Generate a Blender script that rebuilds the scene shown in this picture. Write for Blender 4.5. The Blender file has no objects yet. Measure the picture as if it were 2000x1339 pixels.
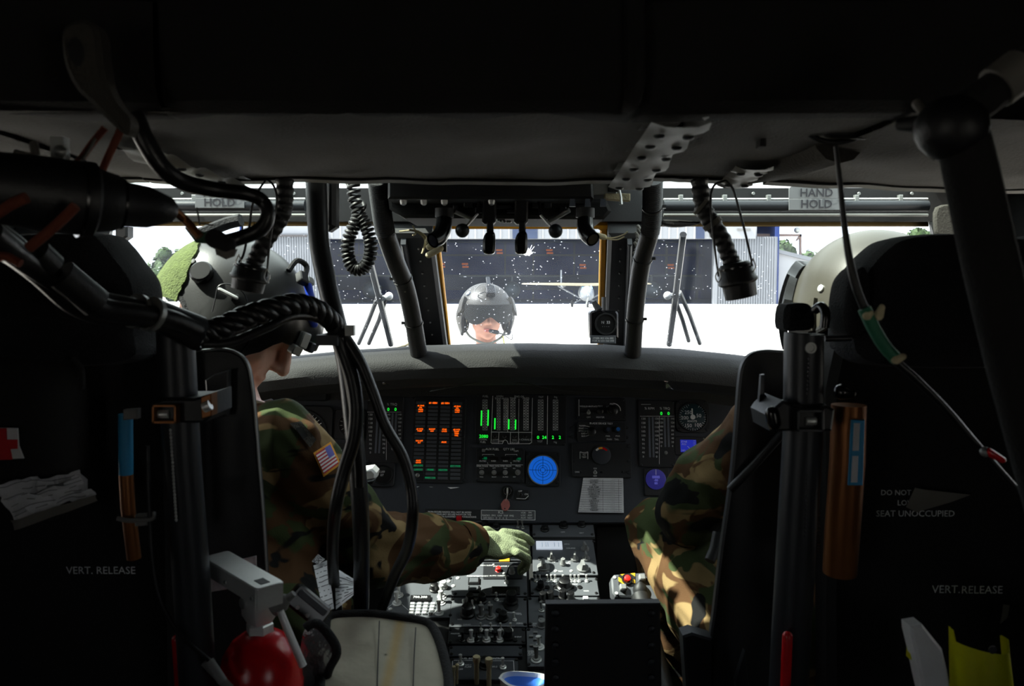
import bpy, bmesh, math, random
from mathutils import Vector, Matrix, noise
S = bpy.context.scene
COL = S.collection
R = math.radians
V = Vector
rnd = random.Random(11)

# ---------------------------------------------------------------- camera
F = 1600.0                      # focal length in pixels of the 2000 x 1339 frame
PITCH = R(-3.88)
CAM = V((0, 0, 1.8))            # eye 1.8 m above the apron, aircraft axis along +Y
cd = bpy.data.cameras.new('camera')
cam = bpy.data.objects.new('camera', cd)
COL.objects.link(cam)
cd.sensor_width = 36.0
cd.lens = 36.0 * F / 2000.0
cd.clip_start = 0.02
cd.clip_end = 600
cam.location = CAM
cam.rotation_euler = (R(90) + PITCH, 0, 0)
S.camera = cam
cd.dof.use_dof = True
cd.dof.focus_distance = 2.8
cd.dof.aperture_fstop = 10.0

# ---------------------------------------------------------------- light
w = bpy.data.worlds.new('hazy_sky')
S.world = w
w.use_nodes = True
bg = w.node_tree.nodes['Background']
bg.inputs[0].default_value = (0.93, 0.97, 1.0, 1)
bg.inputs[1].default_value = 2.2
sd = bpy.data.lights.new('sun', 'SUN')
sun = bpy.data.objects.new('sun', sd)
COL.objects.link(sun)
sd.energy = 12.0
sd.angle = R(0.6)
sd.color = (1.0, 0.95, 0.86)
SUN_DIR = V((-0.60, -0.09, 0.79))     # towards the sun
sun.rotation_euler = SUN_DIR.to_track_quat('Z', 'Y').to_euler()
sun.location = (-6, 1, 9)
S.view_settings.view_transform = 'Standard'
S.view_settings.look = 'None'
S.view_settings.gamma = 1.0
S.view_settings.use_curve_mapping = False
S.view_settings.exposure = 0.5
S.cycles.max_bounces = 8
S.cycles.transparent_max_bounces = 16
S.cycles.sample_clamp_indirect = 8.0
S.cycles.caustics_reflective = False
S.cycles.caustics_refractive = False

# ---------------------------------------------------------------- pixel helpers
FWD = V((0, math.cos(PITCH), math.sin(PITCH)))
UPV = V((0, -math.sin(PITCH), math.cos(PITCH)))
def ray(px, py):
    return FWD + V((1, 0, 0)) * ((px - 1000) / F) + UPV * ((669.5 - py) / F)
def P(px, py, Y):
    d = ray(px, py)
    return CAM + d * (Y / d.y)
def PP(px, py, o, n):
    d = ray(px, py)
    return CAM + d * ((o - CAM).dot(n) / d.dot(n))

# ---------------------------------------------------------------- materials
def lin(c):
    return tuple(((x / 255) / 12.92 if x / 255 <= 0.04045 else ((x / 255 + 0.055) / 1.055) ** 2.4) for x in c) + (1,)
MATS = {}
# finer setting of how dark each paint or cloth is
TONE = dict(black_paint=.6, black_gloss=.6, matte_black=.45, instrument_panel_black=.62, instrument_bezel_black=.5, glareshield_vinyl=.42, headliner_fabric=.75,
            black_blanket=.5, black_rubber=.6, cable_jacket=.6, fuzzy_black_fabric=.6, armor_black=.55, anodised_tube=.65, knob_black=.7, console_grey=.8,
            helmet_grey=.7, helmet_olive=.7, helmet_ground=.6, smoke_visor=.35, skin_outdoors=.92, hangar_cladding=.72, hangar_header=.8, hangar_inside=1.0,
            hangar_inside_pale=.7, tree_leaf=.7, aircraft_white=.7, wing_cream=.7, green_velcro=.75, grey_tape=.75, snap_strip_grey=.75, grey_placard=1.25, bronze_cylinder=.6, rust_cord=.5)
def mat(name, col, rough=0.6, metal=0.0, bump=0.0, bscale=300, var=0.12, vscale=9, emit=None, estr=0, spec=0.5, trans=0.0, alpha=1.0):
    if name in MATS:
        return MATS[name]
    m = bpy.data.materials.new(name)
    m.use_nodes = True
    nt = m.node_tree
    b = nt.nodes['Principled BSDF']
    tc = nt.nodes.new('ShaderNodeTexCoord')
    c = tuple(x * TONE.get(name, 1.0) for x in lin(col)[:3]) + (1,)
    nz = nt.nodes.new('ShaderNodeTexNoise')
    nz.inputs['Scale'].default_value = vscale
    nz.inputs['Detail'].default_value = 5
    nt.links.new(tc.outputs['Object'], nz.inputs['Vector'])
    rp = nt.nodes.new('ShaderNodeValToRGB')
    rp.color_ramp.elements[0].position = 0.3
    rp.color_ramp.elements[1].position = 0.7
    rp.color_ramp.elements[0].color = tuple(max(0, x * (1 - var)) for x in c[:3]) + (1,)
    rp.color_ramp.elements[1].color = tuple(min(1, x * (1 + var)) for x in c[:3]) + (1,)
    nt.links.new(nz.outputs['Fac'], rp.inputs['Fac'])
    nt.links.new(rp.outputs['Color'], b.inputs['Base Color'])
    b.inputs['Roughness'].default_value = rough
    b.inputs['Metallic'].default_value = metal
    b.inputs['Specular IOR Level'].default_value = spec
    if trans:
        b.inputs['Transmission Weight'].default_value = trans
    if alpha < 1:
        b.inputs['Alpha'].default_value = alpha
    if emit:
        b.inputs['Emission Color'].default_value = lin(emit)
        b.inputs['Emission Strength'].default_value = estr * 0.72
    if bump:
        n2 = nt.nodes.new('ShaderNodeTexNoise')
        n2.inputs['Scale'].default_value = bscale
        n2.inputs['Detail'].default_value = 3
        nt.links.new(tc.outputs['Object'], n2.inputs['Vector'])
        bp = nt.nodes.new('ShaderNodeBump')
        bp.inputs['Strength'].default_value = bump
        bp.inputs['Distance'].default_value = 0.004
        nt.links.new(n2.outputs['Fac'], bp.inputs['Height'])
        nt.links.new(bp.outputs['Normal'], b.inputs['Normal'])
    MATS[name] = m
    return m

def camo(name, cols, scale, sharp=0.02, rough=0.9):
    """cloth printed with patches: stacked noise masks, one per colour"""
    m = bpy.data.materials.new(name)
    m.use_nodes = True
    nt = m.node_tree
    b = nt.nodes['Principled BSDF']
    b.inputs['Roughness'].default_value = rough
    b.inputs['Specular IOR Level'].default_value = 0.2
    tc = nt.nodes.new('ShaderNodeTexCoord')
    prev = None
    for i, (c, thr) in enumerate(cols):
        if prev is None:
            rgb = nt.nodes.new('ShaderNodeRGB')
            rgb.outputs[0].default_value = lin(c)
            prev = rgb.outputs[0]
            continue
        mp = nt.nodes.new('ShaderNodeMapping')
        mp.inputs['Location'].default_value = (3.7 * i, 1.9 * i, 5.3 * i)
        mp.inputs['Scale'].default_value = (1, 1, 1.5)
        nt.links.new(tc.outputs['Object'], mp.inputs['Vector'])
        nz = nt.nodes.new('ShaderNodeTexNoise')
        nz.inputs['Scale'].default_value = scale
        nz.inputs['Detail'].default_value = 2.5
        nz.inputs['Roughness'].default_value = 0.55
        nz.inputs['Distortion'].default_value = 1.3
        nt.links.new(mp.outputs['Vector'], nz.inputs['Vector'])
        rp = nt.nodes.new('ShaderNodeValToRGB')
        rp.color_ramp.elements[0].position = thr
        rp.color_ramp.elements[1].position = thr + sharp
        nt.links.new(nz.outputs['Fac'], rp.inputs['Fac'])
        mx = nt.nodes.new('ShaderNodeMixRGB')
        nt.links.new(rp.outputs['Color'], mx.inputs['Fac'])
        nt.links.new(prev, mx.inputs['Color1'])
        mx.inputs['Color2'].default_value = lin(c)
        prev = mx.outputs['Color']
    nt.links.new(prev, b.inputs['Base Color'])
    n2 = nt.nodes.new('ShaderNodeTexNoise')
    n2.inputs['Scale'].default_value = 500
    nt.links.new(tc.outputs['Object'], n2.inputs['Vector'])
    bp = nt.nodes.new('ShaderNodeBump')
    bp.inputs['Strength'].default_value = 0.25
    bp.inputs['Distance'].default_value = 0.002
    nt.links.new(n2.outputs['Fac'], bp.inputs['Height'])
    nt.links.new(bp.outputs['Normal'], b.inputs['Normal'])
    MATS[name] = m
    return m

def glass_mat(name, dust, tint=(1, 1, 1), specks=0.0):
    """clear pane: mostly transparent, a faint film of dust and pale specks that catch the light"""
    m = bpy.data.materials.new(name)
    m.use_nodes = True
    nt = m.node_tree
    nt.nodes.remove(nt.nodes['Principled BSDF'])
    out = nt.nodes['Material Output']
    tr = nt.nodes.new('ShaderNodeBsdfTransparent')
    tr.inputs[0].default_value = tuple(tint) + (1,)
    df = nt.nodes.new('ShaderNodeBsdfTranslucent')
    df.inputs[0].default_value = (0.8, 0.86, 0.95, 1)
    tc = nt.nodes.new('ShaderNodeTexCoord')
    nz = nt.nodes.new('ShaderNodeTexNoise')
    nz.inputs['Scale'].default_value = 5
    nz.inputs['Detail'].default_value = 6
    nt.links.new(tc.outputs['Object'], nz.inputs['Vector'])
    mr = nt.nodes.new('ShaderNodeMapRange')
    mr.inputs['From Min'].default_value = 0.3
    mr.inputs['From Max'].default_value = 0.75
    mr.inputs['To Min'].default_value = dust * 0.5
    mr.inputs['To Max'].default_value = dust * 1.5
    nt.links.new(nz.outputs['Fac'], mr.inputs['Value'])
    fac = mr.outputs['Result']
    if specks:
        vo = nt.nodes.new('ShaderNodeTexVoronoi')
        vo.inputs['Scale'].default_value = 70
        nt.links.new(tc.outputs['Object'], vo.inputs['Vector'])
        lt = nt.nodes.new('ShaderNodeMath')
        lt.operation = 'LESS_THAN'
        lt.inputs[1].default_value = 0.105
        nt.links.new(vo.outputs['Distance'], lt.inputs[0])
        n3 = nt.nodes.new('ShaderNodeTexNoise')
        n3.inputs['Scale'].default_value = 14
        nt.links.new(tc.outputs['Object'], n3.inputs['Vector'])
        g = nt.nodes.new('ShaderNodeMath')
        g.operation = 'GREATER_THAN'
        g.inputs[1].default_value = 0.5
        nt.links.new(n3.outputs['Fac'], g.inputs[0])
        mu = nt.nodes.new('ShaderNodeMath')
        mu.operation = 'MULTIPLY'
        nt.links.new(lt.outputs[0], mu.inputs[0])
        nt.links.new(g.outputs[0], mu.inputs[1])
        ma = nt.nodes.new('ShaderNodeMath')
        ma.operation = 'MULTIPLY_ADD'
        ma.inputs[1].default_value = specks
        nt.links.new(mu.outputs[0], ma.inputs[0])
        nt.links.new(fac, ma.inputs[2])
        fac = ma.outputs[0]
    mx = nt.nodes.new('ShaderNodeMixShader')
    nt.links.new(fac, mx.inputs[0])
    nt.links.new(tr.outputs[0], mx.inputs[1])
    nt.links.new(df.outputs[0], mx.inputs[2])
    nt.links.new(mx.outputs[0], out.inputs['Surface'])
    MATS[name] = m
    return m

M = {}
M['black'] = mat('black_paint', (26, 27, 29), 0.55, bump=0.08, bscale=500)
M['black_gloss'] = mat('black_gloss', (20, 20, 22), 0.25)
M['matte'] = mat('matte_black', (19, 19, 20), 0.85, bump=0.15, bscale=350)
M['panel'] = mat('instrument_panel_black', (54, 59, 68), 0.6, bump=0.1, bscale=600)
M['console'] = mat('console_grey', (92, 95, 100), 0.5, bump=0.12, bscale=700)
M['inst'] = mat('instrument_bezel_black', (36, 39, 44), 0.5, bump=0.05)
M['well'] = mat('instrument_well', (7, 8, 9), 0.4)
M['hood'] = mat('glareshield_vinyl', (25, 24, 23), 0.75, bump=0.3, bscale=420)
M['pad'] = mat('headliner_fabric', (66, 63, 57), 0.95, bump=0.4, bscale=260, var=0.2)
M['padblack'] = mat('black_blanket', (30, 29, 28), 0.95, bump=0.35, bscale=240, var=0.25)
M['tape'] = mat('grey_tape', (120, 117, 110), 0.7, bump=0.2, bscale=120, var=0.2)
M['strip'] = mat('snap_strip_grey', (128, 127, 124), 0.55, bump=0.1, var=0.15)
M['rubber'] = mat('black_rubber', (24, 25, 27), 0.48, bump=0.15, bscale=300)
M['cable'] = mat('cable_jacket', (23, 23, 25), 0.38, bump=0.1, bscale=250)
M['fuzzy'] = mat('fuzzy_black_fabric', (19, 21, 27), 1.0, bump=1.0, bscale=420)
M['armor'] = mat('armor_black', (28, 30, 34), 0.5, bump=0.1)
M['tube'] = mat('anodised_tube', (50, 53, 58), 0.42, metal=0.3, bump=0.05)
M['steel'] = mat('bare_steel', (226, 227, 225), 0.42, metal=0.55, bump=0.06, bscale=200)
M['chrome'] = mat('chrome', (225, 228, 232), 0.12, metal=1.0)
M['alu'] = mat('dull_aluminium', (150, 152, 150), 0.45, metal=0.7)
M['white'] = mat('white_plastic', (225, 226, 226), 0.45)
M['print'] = mat('white_print', (246, 248, 250), 0.6, var=0.2, vscale=90)
M['dimprint'] = mat('worn_print', (222, 226, 230), 0.7, var=0.35, vscale=60)
M['knob'] = mat('knob_black', (17, 17, 19), 0.4)
M['knobgrey'] = mat('knob_grey', (125, 126, 126), 0.5)
M['orange'] = mat('caution_amber', (255, 120, 10), 0.5, emit=(255, 96, 6), estr=1.5)
M['green_l'] = mat('display_green', (30, 255, 70), 0.5, emit=(30, 230, 60), estr=1.0)
M['green_d'] = mat('advisory_green', (0, 120, 70), 0.5, emit=(0, 130, 75), estr=0.8)
M['blue_l'] = mat('scope_blue', (20, 90, 190), 0.3, emit=(18, 88, 190), estr=0.8)
M['navy_l'] = mat('screen_navy', (30, 50, 190), 0.3, emit=(34, 44, 170), estr=0.55)
M['violet_l'] = mat('screen_violet', (40, 38, 110), 0.3, emit=(46, 44, 120), estr=0.4)
M['cell'] = mat('caution_cell', (74, 78, 84), 0.5)
M['teal'] = mat('dial_teal', (22, 48, 56), 0.35)
M['slat_l'] = mat('scale_bar_grey', (96, 102, 112), 0.4)
M['red'] = mat('red_paint', (200, 18, 28), 0.25, bump=0.05)
M['redbtn'] = mat('red_button', (225, 35, 28), 0.4)
M['yellow'] = mat('yellow_seal', (228, 160, 28), 0.55, bump=0.1)
M['oldseal'] = mat('aged_seal', (128, 108, 64), 0.7)
M['yellowp'] = mat('yellow_plastic', (190, 190, 14), 0.4, var=0.2, vscale=20)
M['paper'] = mat('paper', (205, 206, 210), 0.8, var=0.12, vscale=30, bump=0.15, bscale=60)
M['ink'] = mat('ink', (44, 44, 50), 0.8)
M['placard'] = mat('grey_placard', (96, 98, 100), 0.6)
M['canvas'] = mat('grey_canvas', (178, 172, 154), 0.85, bump=0.5, bscale=30, var=0.16, vscale=12)
M['foil'] = mat('silver_foil', (200, 205, 210), 0.22, metal=0.9, bump=1.0, bscale=40)
M['bind'] = mat('black_binding', (22, 22, 24), 0.9, bump=0.5, bscale=300)
M['orangecord'] = mat('rust_cord', (140, 62, 34), 0.8, bump=0.4)
M['greentape'] = mat('green_tape', (40, 112, 84), 0.6)
M['bronze'] = mat('bronze_cylinder', (150, 92, 44), 0.4, metal=0.6, var=0.2)
M['bluelabel'] = mat('blue_label', (30, 140, 190), 0.5)
M['velcro'] = mat('green_velcro', (96, 110, 60), 1.0, bump=1.0, bscale=300, var=0.25, vscale=80)
M['helmet'] = mat('helmet_grey', (58, 58, 58), 0.36, bump=0.05, bscale=500)
M['helmet_tan'] = mat('helmet_olive', (74, 71, 62), 0.4, bump=0.05, bscale=500)
M['helmet_od'] = mat('helmet_ground', (56, 52, 45), 0.5, bump=0.05)
M['visor'] = mat('smoke_visor', (22, 21, 18), 0.5, var=0.2, spec=0.2)
M['skin'] = mat('skin', (232, 184, 164), 0.55, bump=0.1, bscale=300, var=0.08, vscale=30)  # paler copy, brightened for faces in the cockpit shade
M['skin_lit'] = mat('skin_outdoors', (188, 134, 112), 0.6, bump=0.1, bscale=300, var=0.08, vscale=30)  # same skin in a darker copy, offsetting the strong sun outside
M['lip'] = mat('lip', (176, 100, 92), 0.5)
M['glove'] = mat('sage_glove', (136, 146, 112), 0.95, bump=0.8, bscale=420, var=0.15, vscale=60)
M['gloveleather'] = mat('grey_leather', (96, 98, 88), 0.7, bump=0.4, bscale=120)
M['foam'] = mat('foam_liner', (196, 184, 150), 0.9, bump=0.4)
M['camo'] = camo('woodland_camo', [((134, 112, 76), 0), ((80, 56, 34), 0.46), ((58, 68, 40), 0.51), ((20, 20, 20), 0.60)], 6.5)
M['acu'] = camo('grey_green_camo', [((94, 98, 86), 0), ((76, 82, 74), 0.5), ((106, 110, 102), 0.55)], 16, 0.02)

# ---------------------------------------------------------------- mesh builder
W = {}          # world matrices of the things built so far
def frame(o, x, y):
    x = V(x).normalized()
    z = x.cross(V(y)).normalized()
    y = z.cross(x)
    m = Matrix((x, y, z)).transposed().to_4x4()
    m.translation = o
    return m
I4 = Matrix.Identity(4)

def spline(pts, n=6):
    """Catmull-Rom through pts"""
    pts = [V(p) for p in pts]
    if len(pts) < 3:
        return pts
    q = [pts[0] * 2 - pts[1]] + pts + [pts[-1] * 2 - pts[-2]]
    out = []
    for i in range(1, len(q) - 2):
        a, b, c, d = q[i - 1:i + 3]
        for k in range(n):
            t = k / n
            out.append(0.5 * ((2 * b) + (c - a) * t + (2 * a - 5 * b + 4 * c - d) * t * t + (3 * b - a - 3 * c + d) * t ** 3))
    out.append(pts[-1])
    return out

TXT = {}
class MB:
    def __init__(s):
        s.v = []
        s.f = []
        s.mi = []
        s.cur = 0
    def add(s, vs, fs, m=None):
        o = len(s.v)
        s.v += [(m @ V(p)) if m is not None else V(p) for p in vs]
        for f in fs:
            s.f.append([o + i for i in f])
            s.mi.append(s.cur)
        return s
    def loft(s, rings, closed=True, caps=True, m=None):
        n = len(rings[0])
        vs = [p for r in rings for p in r]
        fs = []
        for i in range(len(rings) - 1):
            for j in range(n if closed else n - 1):
                k = (j + 1) % n
                fs.append((i * n + j, i * n + k, (i + 1) * n + k, (i + 1) * n + j))
        if caps and closed:
            fs.append(tuple(range(n - 1, -1, -1)))
            fs.append(tuple((len(rings) - 1) * n + j for j in range(n)))
        return s.add(vs, fs, m)
    def box(s, c, size, m=None):
        x, y, z = [d / 2 for d in size]
        c = V(c)
        vs = [c + V((sx * x, sy * y, sz * z)) for sz in (-1, 1) for sy in (-1, 1) for sx in (-1, 1)]
        return s.add(vs, [(0, 2, 3, 1), (4, 5, 7, 6), (0, 1, 5, 4), (2, 6, 7, 3), (0, 4, 6, 2), (1, 3, 7, 5)], m)
    def prism(s, poly, z0, z1, ch=0.0, m=None):
        """2D outline (counter-clockwise) raised from z0 to z1 with a chamfered top edge"""
        poly = [V((p[0], p[1])) for p in poly]
        a = sum(poly[i].x * poly[(i + 1) % len(poly)].y - poly[(i + 1) % len(poly)].x * poly[i].y for i in range(len(poly)))
        if a < 0:
            poly = poly[::-1]
        rings = [[(p.x, p.y, z0) for p in poly]]
        if ch:
            rings.append([(p.x, p.y, z1 - ch) for p in poly])
            n = len(poly)
            ins = []
            for i in range(n):
                e1 = (poly[i] - poly[i - 1]).normalized()
                e2 = (poly[(i + 1) % n] - poly[i]).normalized()
                b = V((-e1.y - e2.y, e1.x + e2.x))
                b = b / max(0.3, b.length ** 2 / 2)
                ins.append(poly[i] + b * ch)
            rings.append([(p.x, p.y, z1) for p in ins])
        else:
            rings.append([(p.x, p.y, z1) for p in poly])
        return s.loft(rings, m=m)
    def rbox(s, c, size, r=0.004, ch=0.0015, z0=0.0, m=None, k=3):
        """rounded-corner plate centred at c=(x,y), size (w,h,depth)"""
        return s.prism(rrect(c[0], c[1], size[0], size[1], r, k), z0, z0 + size[2], ch, m)
    def cyl(s, a, b, r0, r1=None, n=14, caps=True):
        r1 = r0 if r1 is None else r1
        return s.tube([a, b], [r0, r1], n, caps)
    def tube(s, pts, r, n=10, caps=True):
        pts = [V(p) for p in pts]
        if not isinstance(r, (list, tuple)):
            r = [r] * len(pts)
        elif len(r) != len(pts):
            L = len(pts)
            r = [r[0] + (0) if len(r) == 1 else
                 r[int(i / (L - 1) * (len(r) - 1))] * (1 - (i / (L - 1) * (len(r) - 1)) % 1) +
                 r[min(len(r) - 1, int(i / (L - 1) * (len(r) - 1)) + 1)] * ((i / (L - 1) * (len(r) - 1)) % 1) for i in range(L)]
        t = (pts[1] - pts[0]).normalized()
        ref = V((0, 0, 1)) if abs(t.z) < 0.9 else V((1, 0, 0))
        u = t.cross(ref).normalized()
        rings = []
        for i, p in enumerate(pts):
            t2 = (pts[min(i + 1, len(pts) - 1)] - pts[max(i - 1, 0)])
            if t2.length > 1e-9:
                t = t2.normalized()
            u = (u - t * u.dot(t)).normalized()
            v = t.cross(u)
            rings.append([p + (u * math.cos(a) + v * math.sin(a)) * r[i] for a in [2 * math.pi * k / n for k in range(n)]])
        return s.loft(rings, caps=caps)
    def lathe(s, prof, n=20, m=None, caps=True):
        """profile (r, z) turned about local z"""
        rings = [[(r * math.cos(2 * math.pi * k / n), r * math.sin(2 * math.pi * k / n), z) for k in range(n)] for r, z in prof]
        return s.loft(rings, m=m, caps=caps)
    def ell(s, c, rad, m=None, nu=16, nv=10):
        c = V(c)
        if not isinstance(rad, (tuple, list)):
            rad = (rad, rad, rad)
        rings = []
        for i in range(nv + 1):
            a = math.pi * (0.02 + 0.96 * i / nv)
            rings.append([c + V((rad[0] * math.sin(a) * math.cos(b), rad[1] * math.sin(a) * math.sin(b), -rad[2] * math.cos(a))) for b in [2 * math.pi * k / nu for k in range(nu)]])
        return s.loft(rings, m=m)
    def caps(s, a, b, ra, rb, n=14):
        """tapered capsule"""
        a, b = V(a), V(b)
        d = (b - a).normalized()
        pts, rr = [], []
        for k in range(5):
            q = math.pi / 2 * (1 - k / 4) * 0.97
            pts.append(a - d * ra * math.sin(q)); rr.append(ra * math.cos(q))
        for k in range(5):
            q = math.pi / 2 * (k / 4) * 0.97
            pts.append(b + d * rb * math.sin(q)); rr.append(rb * math.cos(q))
        return s.tube(pts, rr, n)
    def text(s, txt, size, m, align='CENTER', bold=0.0, z=0.0):
        key = (txt, align, bold)
        if key not in TXT:
            c = bpy.data.curves.new('t', 'FONT')
            c.body = txt
            c.size = 1.0
            c.align_x = align
            c.align_y = 'CENTER'
            c.offset = bold
            c.resolution_u = 2
            c.extrude = 0.0
            o = bpy.data.objects.new('t', c)
            me = bpy.data.meshes.new_from_object(o)
            TXT[key] = ([tuple(p.co) for p in me.vertices], [tuple(p.vertices) for p in me.polygons])
            bpy.data.objects.remove(o)
            bpy.data.curves.remove(c)
            bpy.data.meshes.remove(me)
        vs, fs = TXT[key]
        return s.add([(x * size, y * size, z) for x, y, _ in vs], fs, m)
    def mesh(s, name, mats, inv=None):
        me = bpy.data.meshes.new(name)
        me.from_pydata([tuple(inv @ p) if inv is not None else tuple(p) for p in s.v], [], s.f)
        if not isinstance(mats, (list, tuple)):
            mats = [mats]
        for m in mats:
            me.materials.append(m)
        me.polygons.foreach_set('use_smooth', [True] * len(me.polygons))
        if len(mats) > 1:
            me.polygons.foreach_set('material_index', s.mi)
        me.set_sharp_from_angle(angle=R(38))
        me.validate()
        return me
    def build(s, name, mats, parent=None, label=None, local=False):
        """a part: vertices are in world space unless local (the parent's own space)"""
        inv = None
        if parent is not None and not local:
            inv = W[parent.name].inverted()
        o = bpy.data.objects.new(name, s.mesh(name, mats, inv))
        COL.objects.link(o)
        if parent is not None:
            o.parent = parent
            W[o.name] = W[parent.name]
        else:
            W[o.name] = I4
        if label:
            o['label'] = label
        return o
    def single(s, name, label, cat, mats, group=None, kind=None):
        """a top-level thing that is one mesh; origin at its base"""
        xs = [p.x for p in s.v]; ys = [p.y for p in s.v]; zs = [p.z for p in s.v]
        loc = V(((min(xs) + max(xs)) / 2, (min(ys) + max(ys)) / 2, min(zs)))
        T = Matrix.Translation(loc)
        o = bpy.data.objects.new(name, s.mesh(name, mats, T.inverted()))
        o.location = loc
        COL.objects.link(o)
        W[o.name] = T
        return tag(o, label, cat, group, kind)

def tag(o, label=None, cat=None, group=None, kind=None):
    if label: o['label'] = label
    if cat: o['category'] = cat
    if group: o['group'] = group
    if kind: o['kind'] = kind
    return o
def thing(name, label, cat, m, group=None, kind=None):
    o = bpy.data.objects.new(name, None)
    o.empty_display_size = 0.05
    if not isinstance(m, Matrix):
        m = Matrix.Translation(m)
    o.matrix_world = m
    COL.objects.link(o)
    W[o.name] = m.copy()
    return tag(o, label, cat, group, kind)
def inst(me, name, parent, m, label=None):
    """another object sharing mesh data, placed by matrix m in the parent's space"""
    o = bpy.data.objects.new(name, me)
    COL.objects.link(o)
    o.parent = parent
    o.matrix_local = m
    W[o.name] = W[parent.name] @ m
    if label: o['label'] = label
    return o
def rrect(cx, cy, w, h, r, k=3):
    r = min(r, w / 2.01, h / 2.01)
    out = []
    for qx, qy, a0 in ((1, -1, -90), (1, 1, 0), (-1, 1, 90), (-1, -1, 180)):
        for i in range(k + 1):
            a = R(a0 + 90 * i / k)
            out.append((cx + qx * (w / 2 - r) + r * math.cos(a), cy + qy * (h / 2 - r) + r * math.sin(a)))
    return out
def slab(pix, Y, thick, ch=0.0, face=None):
    """outline given in pixels on the upright plane at distance Y, with thickness away from the camera"""
    mb = MB()
    m = Matrix(((1, 0, 0, 0), (0, 0, -1, Y), (0, 1, 0, 0), (0, 0, 0, 1)))   # local z -> -Y (towards camera)
    inv = m.inverted()
    poly = [(inv @ P(px, py, Y)) for px, py in pix]
    mb.prism([(p.x, p.y) for p in poly], -thick, 0.0, ch, m)
    return mb
def smooth2(pix, n=4, closed=True):
    """rounded closed outline through pixel points"""
    q = [V((p[0], p[1], 0)) for p in pix]
    q = q[-2:] + q + q[:2]
    s = spline(q, n)
    s = s[2 * n:-2 * n - 1] if False else s[2 * n: 2 * n + n * len(pix)]
    return [(p.x, p.y) for p in s]
# ================================================================ the setting
def struct(mb, name, m, label, cat='structure'):
    o = mb.build(name, m)
    return tag(o, label, cat, kind='structure')

M['apron'] = mat('apron_concrete', (196, 192, 184), 0.9, var=0.06, vscale=0.3, bump=0.1, bscale=8)
g = MB()
g.box((0, 100, -0.1), (500, 420, 0.2))
struct(g, 'ground', M['apron'], 'sunlit pale concrete apron in front of the hangar', 'ground')

f = MB(); f.box((0, 0.4, 0.59), (2.24, 4.1, 0.06))
struct(f, 'floor', M['matte'], 'dark cockpit floor under the seats', 'floor')

def wall_side(sx):
    mb = MB()
    x = sx * 1.12
    def b(y0, y1, z0, z1):
        mb.box((x, (y0 + y1) / 2, (z0 + z1) / 2), (0.05, y1 - y0, z1 - z0))
    b(-1.65, -1.25, 0.62, 2.25); b(-0.55, 1.16, 0.62, 2.25)       # cabin, either side of the cabin window
    b(-1.25, -0.55, 0.62, 1.35); b(-1.25, -0.55, 1.75, 2.25)
    b(0.95, 1.95, 0.62, 1.32); b(0.95, 1.95, 1.97, 2.06); b(1.68, 1.95, 1.32, 1.97)    # cockpit door
    b(1.95, 2.5, 0.62, 1.62)
    return mb
struct(wall_side(-1), 'wall_left', M['matte'], 'dark left side wall with cockpit door window', 'wall')
struct(wall_side(1), 'wall_right', M['matte'], 'dark right side wall with cockpit door window', 'wall')
mb = MB(); mb.box((0, -1.65, 1.43), (2.28, 0.05, 1.65))
struct(mb, 'wall_rear', M['matte'], 'dark rear cabin bulkhead behind the camera', 'wall')
mb = MB(); mb.box((0, 2.5, 1.08), (2.28, 0.05, 0.98))
struct(mb, 'wall_front', M['matte'], 'nose bulkhead below the windshields', 'wall')

# --- windshield plane: leans back from the glareshield to the header
WSO = P(1000, 433, 1.85)
WSM = frame(WSO, (1, 0, 0), (0, -0.5, 0.323))
WSN = V(WSM.col[2][:3])
def ws(px, py):
    q = WSM.inverted() @ PP(px, py, WSO, WSN)
    return (q.x, q.y)
def wslab(pix, z0, z1, ch=0.0, mb=None):
    mb = mb or MB()
    return mb.prism([ws(*p) for p in pix], z0, z1, ch, WSM)

glass_mat('windshield_glass', 0.009, (0.92, 0.96, 1.0), 0.38)
glass_mat('eyebrow_glass', 0.02, (0.92, 0.97, 0.95))
pane_spec = [
    ('window_1', [(150, 425), (790, 425), (850, 705), (100, 705)], 'left windshield pane beside the grey helmet'),
    ('window_2', [(838, 430), (1190, 430), (1185, 700), (868, 700)], 'centre windshield pane with yellow seal and a white splat'),
    ('window_3', [(1240, 425), (1850, 425), (1900, 705), (1210, 705)], 'right windshield pane in front of the wiper')]
for nm, pix, lb in pane_spec:
    struct(wslab(pix, -0.006, 0.0), nm, MATS['windshield_glass'], lb, 'window')

# posts between the panes, A-pillars, header
def trim(k, mb, m, lb):
    return struct(mb, 'trim_%d' % k, m, lb, 'frame')
trim(1, wslab([(770, 425), (846, 425), (880, 700), (806, 700)], 0.0, 0.05, 0.008), M['black'], 'black post left of the centre windshield')
trim(2, wslab([(1186, 425), (1262, 425), (1240, 700), (1176, 700)], 0.0, 0.05, 0.008), M['black'], 'black post right of the centre windshield')
trim(3, wslab([(40, 420), (224, 420), (190, 710), (-60, 710)], 0.0, 0.06, 0.01), M['black'], 'left corner pillar behind the seat headrest')
trim(4, wslab([(1812, 420), (1990, 420), (2080, 710), (1850, 710)], 0.0, 0.06, 0.01), M['black'], 'right corner pillar behind the seat headrest')
hd = MB()
for x0, x1 in ((-1.1, 1.1),):
    z0, z1 = P(1000, 432, 1.82).z, P(1000, 367, 1.82).z
    hd.box((0, 1.865, (z0 + z1) / 2), (2.2, 0.09, z1 - z0))
trim(5, hd, M['black'], 'black header rail above the windshields')
def seal(pix):
    return wslab(pix, 0.0, 0.014, 0.003)
sl = MB()
sl.prism([ws(844, 436), ws(856, 436), ws(884, 700), ws(866, 700)], 0.0, 0.016, 0.003, WSM)
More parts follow.
